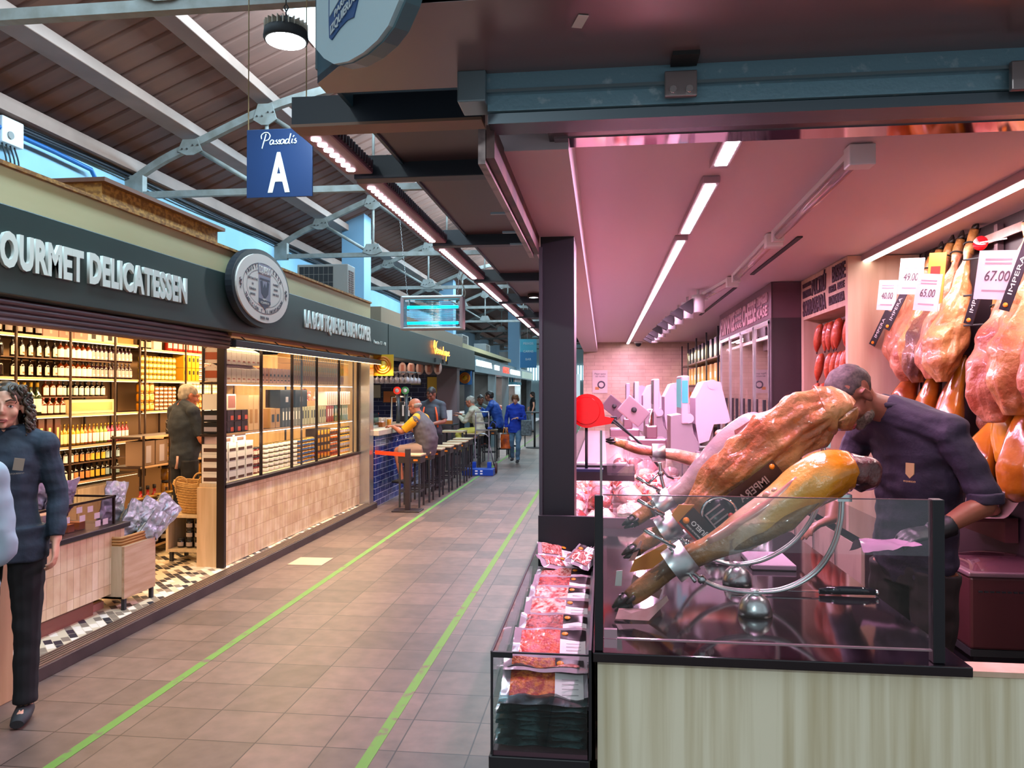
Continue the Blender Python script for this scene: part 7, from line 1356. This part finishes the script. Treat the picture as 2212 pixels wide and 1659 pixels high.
def face_details(F, par, brow=None, lips=True, glasses=False, eyes=True):
    if eyes:
        for s in (-1, 1):
            e = MB(F); e.ball((s*.032, .0735, .0), .0125, .0095, .0085, 12, 8); o = e.obj('eyeball', M('eye_white', '#d8d2cc', .2), par)
            e = MB(F); e.ball((s*.0335, .0812, .0), .0052, .003, .0055, 10, 6); e.obj('iris', M('iris_brown', '#241610', .15), o)
            MB(F).tube([(s*.018, .080, .003), (s*.032, .0855, .0095), (s*.047, .077, .003)], .0026, 6).obj('eyelid', M('eyelid_skin', '#a87058', .5), par)
    if brow:
        for s in (-1, 1): MB(F).tube([(s*.014, .0945, .024), (s*.034, .0925, .033), (s*.054, .077, .027)], [.003, .004, .002], 6).obj('eyebrow', brow, par)
    if lips: MB(F).tube([(-.022, .0835, -.067), (-.008, .0965, -.064), (.008, .0965, -.064), (.022, .0835, -.067), (.008, .0955, -.075), (-.008, .0955, -.075)], [.003, .0045, .0045, .003, .005, .005], 6, closed=True).obj('lips', M('lip_skin', '#9c4a44', .4), par)
    if glasses:
        g = MB(F)
        for s in (-1, 1): g.tube([(s*.033+.022*math.cos(a), .094, .0+.015*math.sin(a)) for a in [2*PI*j/12 for j in range(12)]], .0018, 5, closed=True); g.tube([(s*.055, .092, .006), (s*.082, -.01, .006)], .0018, 5)
        g.tube([(-.011, .094, .004), (.011, .094, .004)], .0018, 5); g.obj('glasses', blackm, par)
def hand_parts(mb, w, d, n, side, curl=.5, k=1.0, spread=1.0):
    """w wrist, d direction of fingers, n back-of-hand normal, side +1/-1 thumb side"""
    w = Vector(w); d = Vector(d).normalized(); n = Vector(n); n = (n-d*n.dot(d)).normalized(); s = d.cross(n)*side
    mb.tube([w-d*.02*k, w+d*.02*k, w+d*.055*k, w+d*.085*k], [(.026*k, .020*k), (.034*k, .017*k), (.040*k, .015*k), (.038*k, .012*k)], 12, up=s)
    for i, (o_, L) in enumerate(((.029, .072), (.010, .080), (-.010, .075), (-.029, .058))):
        p = w+d*.082*k+s*o_*k; dd = (d+s*(o_*1.5*spread)).normalized(); pts = [p-d*.01*k, p]; c = curl*(1+.12*i)
        for q, f_ in enumerate((.42, .32, .26)):
            a = c*(.5+.5*q); dd = (dd*math.cos(a)-n*math.sin(a)).normalized() if q or curl else dd; p = p+dd*L*f_*k; pts.append(p)
        mb.tube(pts, [.0095*k, .0092*k, .0088*k, .0082*k, .0068*k], 8)
    p = w+d*.022*k+s*.030*k; dd = (d*.62+s*.66-n*.35).normalized(); mb.tube([p-s*.01*k, p, p+dd*.034*k, p+dd*.034*k+(dd*.8+d*.35-n*curl*.4).normalized()*.030*k], [.013*k, .0125*k, .0105*k, .008*k], 8)
def torso_parts(mb, P, g=0.0, k=1.0, belly=0.0):
    """P: pelvis, waist, chest, shoulder line, neck base; R: right vector"""
    Rv = P['right']; pts = [P['pelvis_low'], P['pelvis'], P['waist'], P['chest'], P['upper'], P['neck']]
    W = [(.13, .09), (.165, .115), (.14+belly*.6, .105+belly), (.165+belly*.3, .12+belly*.6), (.155, .10), (.065, .062)]
    W = [((a*P.get('wide', 1)+g)*k, (b+g)*k) for a, b in W]
    Q = smooth_curve(pts, 3); mb.tube(Q, lerpl(W, len(Q)), 20, up=Rv)
    for s in ('L', 'R'): mb.tube([P['neck'], Vector(P['sh'+s])], [.062*k+g, .058*k+g], 12); mb.ball(P['sh'+s], .062*k+g, None, None, 12, 8)
def limb(mb, pts, rad, n=12, per=3): Q = smooth_curve(pts, per); mb.tube(Q, lerpl(rad, len(Q)), n)
skinA = M('warm_skin', '#b87458', .45, c2='#a9644a', scale=6, sss=.0); skinB = M('pink_skin', '#dda488', .45, c2='#cc8f76', scale=6); skinC = M('tan_skin', '#8f5840', .45, c2='#7c4836', scale=6)
def person(label, loc, rz, P, skin, top, bottom, sleeve=.45, short=False, shoes=None, vox=.010, k=1.0, hair=None, hk='short', headf=(0, 1, 0), headu=(0, 0, 1), fem=False, wr=.006, collar=None, belly=0, glasses=False, eyes=False, hands=((0, 0, -1), (0, 0, -1)), curl=.35, over=.02, skirt=0.0, hn=((-1, 0, 0), (1, 0, 0)), brow=True, topname='shirt', botname='trousers', glove=None, smooth=4):
    t = thing('person', label, 'person', loc, rz)
    D = dict(pelvis_low=(0, 0, .82), pelvis=(0, 0, .95), waist=(0, .005, 1.08), chest=(0, .0, 1.25), upper=(0, -.01, 1.38), neck=(0, -.015, 1.45), head=(0, .02, 1.60), shL=(-.17, -.01, 1.385), shR=(.17, -.01, 1.385), elL=(-.22, -.03, 1.12), elR=(.22, -.03, 1.12), wrL=(-.23, .04, .88), wrR=(.23, .04, .88), hiL=(-.09, 0, .90), hiR=(.09, 0, .90), knL=(-.10, .02, .49), knR=(.10, .02, .49), anL=(-.10, -.02, .08), anR=(.10, -.02, .08), right=Vector((1, 0, 0)))
    D.update(P); P = {q: (Vector(v)*k if hasattr(v, '__len__') and q != 'right' else v) for q, v in D.items()}; P['right'] = Vector(P['right'])
    P['wide'] = D.get('wide', 1)
    F = frame(P['head'], headf, headu, k)
    b = MB(); head_parts(b, F, fem); chin = F @ Vector((0, -.02, -.06)); b.tube([F @ Vector((0, -.025, -.02)), chin, P['neck'], P['upper']], [.052*k, .050*k, .060*k, .07*k], 14)
    torso_parts(b, P, -.012, k, belly)
    for i, s in enumerate(('L', 'R')):
        limb(b, [P['sh'+s], P['sh'+s].lerp(P['el'+s], .5), P['el'+s], P['el'+s].lerp(P['wr'+s], .4), P['wr'+s]], [.045*k, .044*k, .037*k, .039*k, .026*k])
        if not (glove and i in glove[0]): hand_parts(b, P['wr'+s], hands[i], hn[i], 1 if i else -1, curl, k)
        limb(b, [P['hi'+s], P['hi'+s].lerp(P['kn'+s], .5), P['kn'+s], P['kn'+s].lerp(P['an'+s], .35), P['an'+s]], [.082*k, .072*k, .052*k, .052*k, .036*k])
        f2 = Vector(P.get('toe', (0, 1, 0))) if 'toe' in P else Vector((0, 1, 0)); f2.z = 0; f2 = f2.normalized() if f2.length else Vector((0, 1, 0))
        b.tube([P['an'+s], P['an'+s]-Vector((0, 0, .035*k)), P['an'+s]+f2*.10*k-Vector((0, 0, .045*k))], [.036*k, .036*k, .028*k], 10)
    body = fuse(b, 'body', skin, t, vox, smooth)
    c = MB(); torso_parts(c, P, .010, k, belly)
    if skirt: c.tube([P['pelvis'], P['pelvis_low'], P['pelvis_low']-Vector((0, 0, skirt))], [(.19*k, .135*k), (.195*k, .14*k), (.19*k, .135*k)], 20, up=P['right'])
    for s in ('L', 'R'):
        A, E_, W_ = P['sh'+s], P['el'+s], P['wr'+s]
        if sleeve <= .5: q = A.lerp(E_, sleeve*2); limb(c, [A, A.lerp(q, .5), q], [.064*k, .060*k, .056*k])
        else: q = E_.lerp(W_, (sleeve-.5)*2); limb(c, [A, A.lerp(E_, .5), E_, E_.lerp(q, .5), q], [.064*k, .060*k, .052*k, .050*k, .042*k])
    top_o = fuse(c, topname, top, t, vox, smooth, wr, 11, len(label), (1, 1, 1.8))
    d = MB(); d.tube([P['waist'].lerp(P['pelvis'], .7), P['pelvis'], P['pelvis_low']], [(.138*P['wide']*k, .10*k), (.160*P['wide']*k, .112*k), (.14*k, .105*k)], 18, up=P['right'])
    for s in ('L', 'R'):
        H_, K_, A_ = P['hi'+s], P['kn'+s], P['an'+s]
        if short: limb(d, [H_, H_.lerp(K_, .5), H_.lerp(K_, .92)], [.098*k, .09*k, .082*k])
        else: limb(d, [H_, H_.lerp(K_, .5), K_, K_.lerp(A_, .5), A_], [.097*k, .085*k, .066*k, .060*k, .056*k])
    fuse(d, botname, bottom, t, vox, smooth, wr, 10, 3+len(label), (1, 1, 1.5))
    f2 = Vector(D.get('toe', (0, 1, 0))).normalized()
    for s in ('L', 'R'):
        a = P['an'+s]; e = MB(); e.tube([a-f2*.05*k-Vector((0, 0, .045*k)), a-Vector((0, 0, .035*k)), a+f2*.07*k-Vector((0, 0, .045*k)), a+f2*.15*k-Vector((0, 0, .052*k))], [(.032*k, .034*k), (.042*k, .040*k), (.043*k, .032*k), (.030*k, .020*k)], 12, up=f2.cross(Vector((0, 0, 1)))); e.obj('shoe', shoes or blackm, t)
    if collar: MB().tube([P['neck']+Vector((math.cos(a)*.068*k, math.sin(a)*.066*k, .03*k+.008*math.sin(a))) for a in [2*PI*j/16 for j in range(16)]], .011*k, 6, closed=True).obj('collar', collar, t)
    face_details(F, body, brow=(hair if brow else None), glasses=glasses, eyes=eyes, lips=eyes)
    if hair:
        h = MB(F)
        if hk == 'short': h.ball((0, -.018, .040), .0785, .098, .083, 18, 12); h.ball((0, -.045, -.005), .070, .065, .06, 14, 8)
        elif hk == 'ring': h.ball((0, -.035, .005), .0790, .080, .052, 18, 10)
        elif hk == 'crop': h.ball((0, -.017, .039), .0768, .0965, .0815, 18, 12)
        elif hk in ('full', 'long'):
            h.ball((0, -.016, .045), .092, .108, .088, 18, 12); h.ball((0, -.05, -.01), .092, .075, .07, 16, 10)
            for s in (-1, 1): h.ball((s*.075, -.01, -.005), .028, .05, .06, 10, 8)
            if hk == 'long': h.tube([(0, -.05, .02), (0, -.085, -.10), (0, -.09, -.28)], [(.085, .05), (.085, .045), (.05, .02)], 14)
        T_ = h; fuse(T_, 'hair', hair, t, .008, 2, .006, 30, 2)
    return t, P, F, body, top_o
navy_c = M('navy_cotton', '#1c2531', .8, c2='#222d3b', scale=20, bump=.15); navy_s = M('slate_navy_cotton', '#1c2733', .8, c2='#243140', scale=14, bump=.15); blackc = M('black_cloth', '#0d0d10', .85); plum_c = M('dark_plum_cotton', '#241c2e', .75, c2='#2c2438', scale=16, bump=.15); brnc = M('dark_brown_cloth', '#1f1614', .85)
greyh = M('grey_hair', '#8b8378', .6, c2='#a59c8e', scale=60, stretch=(1, 1, .3)); darkh = M('dark_brown_hair', '#17100d', .55, c2='#2a1d16', scale=60); auburn = M('auburn_hair', '#4a2a14', .6, c2='#7a4a22', scale=50); brownh = M('brown_curls', '#2c1d14', .5, c2='#54402e', scale=40)
# staff woman at the left edge
t, P, F, body, shirt = person('woman with curly brown hair in a dark blue work jacket standing at the left edge', (-2.96, 3.52, 0), math.radians(180+26),
    dict(elL=(-.22, -.03, 1.10), elR=(.235, -.01, 1.10), wrR=(.215, .05, .87), wrL=(-.23, .05, .87), head=(0, .02, 1.545), neck=(0, -.015, 1.405), upper=(0, -.01, 1.345), shL=(-.165, -.01, 1.35), shR=(.165, -.01, 1.35), anR=(.12, -.02, .08), anL=(-.10, .05, .08), wide=.9), skinB, navy_s, blackc, sleeve=.96, hair=None, vox=.006, fem=True, headf=(-.10, 1, .02), eyes=True, brow=False, hands=((0, .2, -1), (-.12, .35, -1)), curl=.5, wr=.007, hn=((-1, 0, 0), (1, .2, 0)), skirt=.04, collar=navy_s, topname='work_jacket', smooth=3)
face_details(F, body, brow=M('brown_brow', '#4a3020', .7), lips=False, eyes=False)
h = MB(F); h.ball((0, -.022, .046), .086, .098, .084, 18, 12); h.ball((0, -.06, -.01), .085, .065, .075, 14, 10); hb = fuse(h, 'hair', brownh, t, .008, 2, .008, 40, 1)
rc = random.Random(11); cl = MB(F)
for k in range(300):
    a = rc.uniform(-.35, PI+.35); a = -a if rc.random() < .5 else a; th = rc.uniform(PI*.55, PI*1.45)+PI/2*0; ang = rc.uniform(math.radians(25), math.radians(335)); 
    x, y = math.sin(ang), math.cos(ang); z0 = rc.uniform(-.11, .10); rr = .082 if z0 > 0 else .092
    if y > .55 and z0 < .075: continue
    c = Vector((x*rr*1.12*(1 if z0 < .06 else .7), y*rr*1.05-.02, z0+.01)); L = rc.uniform(.05, .10); ph = rc.uniform(0, 6)
    cl.tube([c+Vector((x*.012+.010*math.cos(ph+q*1.5), y*.010+.010*math.sin(ph+q*1.5), -L*q/6)) for q in range(7)], [.006, .008, .008, .008, .007, .006, .003], 5)
cl.obj('curls', M('curl_strands', '#2c1f16', .5, c2='#5a4836', scale=25), hb)
bd = MB().box(-.022, .022, 0, .003, -.03, .03).obj('chest_badge', M('taupe_badge', '#8f8474', .5), shirt); bd.location = (-.085, .130, 1.265); bd.rotation_euler = (-.1, -.15, .25)
text('badge_word', 'IZQUIERDO', M('taupe_badge'), (-.08, .139, 1.218), (-1, .0, .05), UP, .007, shirt, width=.06, ext=.001).rotation_euler = (0, 0, -.0)
# person mostly outside the frame in pale blue
person('person in a pale blue padded jacket cut off by the left frame edge', (-2.405, 2.62, 0), math.radians(170), dict(elL=(-.24, .0, 1.10), wrL=(-.14, .16, 1.02), elR=(.27, -.04, 1.12), wrR=(.20, .08, 1.0)), skinB, M('pale_blue_padded', '#93a9b4', .6, c2='#86a0ac', scale=5), M('dark_navy_trousers', '#16182a', .8), sleeve=.8, hair=greyh, vox=.012, wr=.008, k=.94, hands=((.6, .8, 0), (-.6, .8, 0)), hn=((0, 0, 1), (0, 0, 1)), topname='padded_jacket')
# man with grey hair in the shop
sh_loc = (-4.10, 7.15, .075)
t, P, F, body, top = person('grey haired man with glasses in a navy t-shirt inside the gourmet shop', sh_loc, math.radians(-28),
    dict(elL=(-.23, .04, 1.10), elR=(.235, .05, 1.10), wrL=(-.16, .24, 1.06), wrR=(.14, .26, 1.06), head=(0, .05, 1.545), waist=(0, .03, 1.08)), skinA, navy_c, M('dark_denim', '#12161f', .8), sleeve=.42, hair=greyh, hk='short', vox=.008, headf=(.25, 1, -.22), glasses=True, belly=.03, k=.97, hands=((.5, .9, 0), (-.5, .9, 0)), hn=((0, 0, 1), (0, 0, 1)), topname='t_shirt', botname='jeans', wr=.008)
MB().tube([(.10, -.13, .92), (.11, -.14, .86), (.10, -.145, .80)], [.012, .010, .014], 6).obj('key_ring', M('pinkish_keys', '#b08a80', .4), t)
# seated customer in yellow and grey
sit = dict(pelvis_low=(0, -.02, .70), pelvis=(0, -.02, .80), waist=(0, .0, .93), chest=(0, .05, 1.10), upper=(0, .10, 1.22), neck=(0, .13, 1.29), head=(0, .20, 1.42), shL=(-.18, .11, 1.215), shR=(.18, .11, 1.215), elL=(-.22, .30, 1.05), elR=(.22, .30, 1.05), wrL=(-.12, .50, 1.12), wrR=(.12, .50, 1.12), hiL=(-.10, .0, .80), hiR=(.10, .0, .80), knL=(-.17, .40, .77), knR=(.17, .40, .77), anL=(-.14, .34, .36), anR=(.14, .34, .36))
greyt = M('grey_sports_shirt', '#4a4548', .75, c2='#544e52', scale=14); yel = M('mustard_yellow_sleeve', '#d99a0c', .7)
t, P, F, body, top = person('bald man with glasses in a mustard and grey shirt seated at the blue bar', (-2.58, 11.12, -.02), math.radians(78), sit, skinA, greyt, M('beige_shorts', '#9c8070', .8), sleeve=.40, short=True, hair=greyh, hk='ring', headf=(0, 1, -.25), headu=(0, .25, 1), glasses=True, belly=.055, vox=.009, k=1.0, hands=((.3, .9, .1), (-.3, .9, .1)), hn=((0, 0, 1), (0, 0, 1)), brow=False, topname='sports_shirt', botname='shorts', curl=.8)
for s in ('L', 'R'): y_ = MB(); limb(y_, [P['neck'].lerp(P['sh'+s], .45)+Vector((0, 0, .02)), P['sh'+s]+Vector((0, 0, .004)), P['sh'+s].lerp(P['el'+s], .5), P['sh'+s].lerp(P['el'+s], .84)], [.055, .072, .069, .062], 14); fuse(y_, 'yellow_sleeve', yel, top, .008, 3, .004)
# barman
t, P, F, body, top = person('dark haired barman in a grey shirt with orange stripe behind the bar', (-2.98+.0, 13.0-.1, 0), math.radians(170), dict(wrL=(-.10, .26, 1.08), wrR=(.10, .26, 1.08), elL=(-.24, .06, 1.12), elR=(.24, .06, 1.12), head=(0, .06, 1.57), neck=(0, 0, 1.44)), skinC, M('grey_blue_shirt', '#3a3f48', .75), blackc, sleeve=.44, hair=darkh, hk='short', headf=(.1, 1, -.6), headu=(0, .6, 1), vox=.010, k=1.0, hands=((.5, .8, 0), (-.5, .8, 0)), hn=((0, 0, 1), (0, 0, 1)), topname='polo_shirt')
t.location = (-3.98+.98+.05, 13.0, 0); t.location = (-2.86, 12.75, 0)
for s in (-1, 1): MB().tube([(s*.10, .118, 1.36), (s*.13, .128, 1.22), (s*.145, .125, 1.02)], [(.012, .012), (.018, .014), (.016, .012)], 8).obj('orange_stripe', M('orange_stripe', '#d8501c', .7), top)
# seated group at the far tables
s2 = dict(sit); s2.update(dict(wrL=(-.10, .42, 1.12), wrR=(.08, .44, 1.16), elL=(-.2, .25, 1.0), elR=(.2, .25, 1.0)))
person('grey haired man in a beige jacket and yellow trousers seated past the bar', (-2.62, 16.15, -.02), math.radians(80), s2, skinA, M('beige_jacket', '#a9a28a', .75, c2='#b5ae98', scale=8), M('pale_yellow_trousers', '#b9ae4a', .8), sleeve=.95, hair=greyh, hk='short', headf=(0, 1, -.3), headu=(0, .3, 1), vox=.011, k=1.0, hands=((.3, .9, .2), (-.3, .9, .2)), hn=((0, 0, 1), (0, 0, 1)), topname='jacket', wr=.012)
person('dark haired man in a royal blue jacket seated beyond the beige jacket', (-2.40, 17.5, .03), math.radians(82), s2, skinC, M('royal_blue_jacket', '#0f3a86', .7, c2='#134596', scale=8), blackc, sleeve=.95, hair=darkh, hk='short', headf=(0, 1, -.15), vox=.011, k=1.04, hands=((.3, .9, .2), (-.3, .9, .2)), hn=((0, 0, 1), (0, 0, 1)), topname='jacket', wr=.010)
person('man in a grey top looking at a phone between the two seated men', (-2.95, 18.2, .0), math.radians(200), s2, skinC, M('grey_green_top', '#5a625a', .8), blackc, sleeve=.95, hair=darkh, hk='short', headf=(0, 1, -.2), vox=.012, k=1.0, hands=((.3, .9, .2), (-.3, .9, .2)), hn=((0, 0, 1), (0, 0, 1)), topname='sweater')
t = thing('far_bar_table', 'dark high table among the seated men past the bar', 'table', (-2.98, 17.3, 0)); MB().box(-.22, .22, -.4, .3, .98, 1.01).obj('table_top', blackm, t); MB().box(-.03, .03, -.03, .03, 0, .98).obj('leg', blackm, t)
# walking woman
t, P, F, body, top = person('auburn haired woman in a bright blue jumper walking with an orange bag', (-1.97, 17.3, 0), math.radians(178), dict(elL=(-.25, .05, 1.10), wrL=(-.06, .20, 1.14), elR=(.24, -.04, 1.10), wrR=(.24, .0, .86), knL=(-.09, .14, .49), anL=(-.07, .10, .09), knR=(.09, .03, .48), anR=(.10, -.14, .12)), skinB, M('cobalt_jumper', '#0a2f9a', .8, c2='#0c38ac', scale=8), M('faded_jeans', '#3f5f78', .8, c2='#56788f', scale=5), sleeve=.93, hair=auburn, hk='full', fem=True, vox=.010, k=.90, headf=(.05, 1, -.3), eyes=True, hands=((1, .3, -.2), (0, 0, -1)), hn=((0, 0, 1), (1, 0, 0)), skirt=.05, topname='jumper', botname='jeans', wr=.010)
t = thing('shopping_bag', 'crumpled orange and brown shopping bag held low by the walking woman', 'bag', (-2.19, 17.25, .38)); MB().grid(lambda u, v: ((u-.5)*.22+.01*noise.noise(Vector((u*6, v*6, 0))), .05*math.sin(PI*u)+.02*noise.noise(Vector((u*5, v*5, 3))), v*.32-.05), 10, 10).grid(lambda u, v: ((u-.5)*.22, -.05*math.sin(PI*u)-.02*noise.noise(Vector((u*5, v*5, 3))), v*.32-.05), 10, 10).obj('bag_body', M('orange_brown_bag', '#7a2a12', .5, c2='#d8621c', scale=9), t); MB().tube([(-.06, 0, .26), (-.03, 0, .42), (.03, 0, .42), (.06, 0, .26)], .008, 6).obj('bag_handle', M('orange_print'), t)
t = thing('handbag', 'dark speckled handbag hanging from the arm of the walking woman', 'bag', (-1.72, 17.2, .62)); MB().box(-.11, .13, -.05, .05, 0, .36, bev=.02).obj('bag_body', M('speckled_board'), t); MB().tube([(-.05, 0, .35), (-.03, 0, .46), (.03, 0, .46), (.05, 0, .35)], .008, 6).obj('bag_handle', blackm, t)
person('long haired woman in a black top and pale jeans far down the aisle', (-2.78, 30.5, 0), math.radians(100), dict(wrR=(.16, .18, 1.05), elR=(.22, -.02, 1.1)), skinB, blackc, M('pale_jeans', '#8d95a0', .8), sleeve=.2, hair=darkh, hk='long', fem=True, vox=.014, k=.93, topname='top', botname='jeans')
# ham seller bending over the stands (world coordinates, base on the stall floor)
bx, by, bz = 1.20, 3.22, .012
def wv(x, y, z): return (x-bx, y-by, z-bz)
rt_ = Vector((-.42, .90, 0)).normalized()
t, P, F, body, top = person('man with cropped grey hair in a dark plum shirt bending over the hams', (bx, by, bz), 0,
    dict(pelvis_low=wv(1.235, 3.25, .86), pelvis=wv(1.235, 3.25, .97), waist=wv(1.235, 3.22, 1.12), chest=wv(1.225, 3.18, 1.30), upper=wv(1.165, 3.14, 1.46), neck=wv(1.09, 3.11, 1.545), head=wv(.945, 3.07, 1.60), shL=wv(1.255, 2.98, 1.475), shR=wv(1.07, 3.34, 1.45), elL=wv(1.365, 2.93, 1.23), elR=wv(.99, 3.40, 1.22), wrL=wv(1.165, 2.86, 1.13), wrR=wv(.92, 3.26, 1.10), hiL=wv(1.28, 3.17, .92), hiR=wv(1.19, 3.34, .92), knL=wv(1.27, 3.17, .50), knR=wv(1.17, 3.36, .50), anL=wv(1.29, 3.19, .09), anR=wv(1.22, 3.40, .09), right=rt_, toe=Vector((-.9, -.42, 0)), wide=1.05),
    skinC, plum_c, brnc, sleeve=.50, hair=M('cropped_grey_brown_hair', '#2c2322', .7, c2='#4a3e3a', scale=90), hk='crop', headf=(-.60, -.28, -.72), headu=(-.66, -.12, .70), vox=.006, k=1.0, wr=.009, eyes=True, hands=((-.95, -.25, -.12), (-.9, -.3, -.3)), hn=((0, -.35, 1), (0, .3, 1)), glove=((0,),), collar=plum_c, belly=.015, topname='work_shirt', smooth=3)
g = MB(); hand_parts(g, P['wrL'], (-.95, -.25, -.12), (0, -.35, 1), -1, .35, 1.06); g.tube([P['wrL']+Vector((.05, .012, .02)), P['wrL'], P['wrL']-Vector((.03, 0, 0))], [.040, .034, .032], 14); fuse(g, 'black_glove', M('black_nitrile', '#0c0c0f', .5), t, .005, 2, .002, 40)
cf = MB(); q = P['shL'].lerp(P['elL'], 1.0); cf.tube([q-Vector((.012, 0, -.03)), q+Vector((-.01, 0, -.01))], [.062, .060], 16); fuse(cf, 'rolled_cuff', plum_c, t, .006, 2, .004, 20)
bdT = frame(wv(1.115, 2.965, 1.33), (-.78, -.62, .05), (0, 0, 1)); e = MB(bdT); e.prism([(-.016, .0, .028), (.016, 0, .028), (.016, 0, -.012), (0, 0, -.028), (-.016, 0, -.012)], (0, .004, 0)); o = e.obj('chest_crest', M('gold_thread', '#a88a5c', .6), top)
text('crest_word', 'IZQUIERDO', M('gold_thread'), tuple(bdT @ Vector((0, .004, -.042))), -(bdT.to_3x3() @ Vector((1, 0, 0))), UP, .006, top, width=.045, ext=.001)
# stubble beard as a slightly darker shell
bd_ = MB(F); bd_.ball((0, .030, -.070), .0535, .051, .043, 14, 10); bd_.ball((0, .066, -.092), .024, .021, .020, 10, 6); fuse(bd_, 'beard', M('grey_stubble', '#4a3830', .8, c2='#7a6a5e', scale=120), t, .006, 2, .001, 60)
t2 = thing('plastic_sheet', 'clear pink tinted plastic sheet held in the black glove', 'sheet', (1.00, 2.83, 1.10)); MB().grid(lambda u, v: ((u-.62)*.19, (v-.5)*.16, .035*(1-u)*math.sin(v*4)+.03*u-.03+.012*noise.noise(Vector((u*5, v*5, 2)))), 12, 12).obj('sheet_film', M('milky_plastic', '#b98aa8', .25, coat=.5), t2)
if bpy.context.window: bpy.context.window.scene = S
bpy.data.scenes.remove(TS)
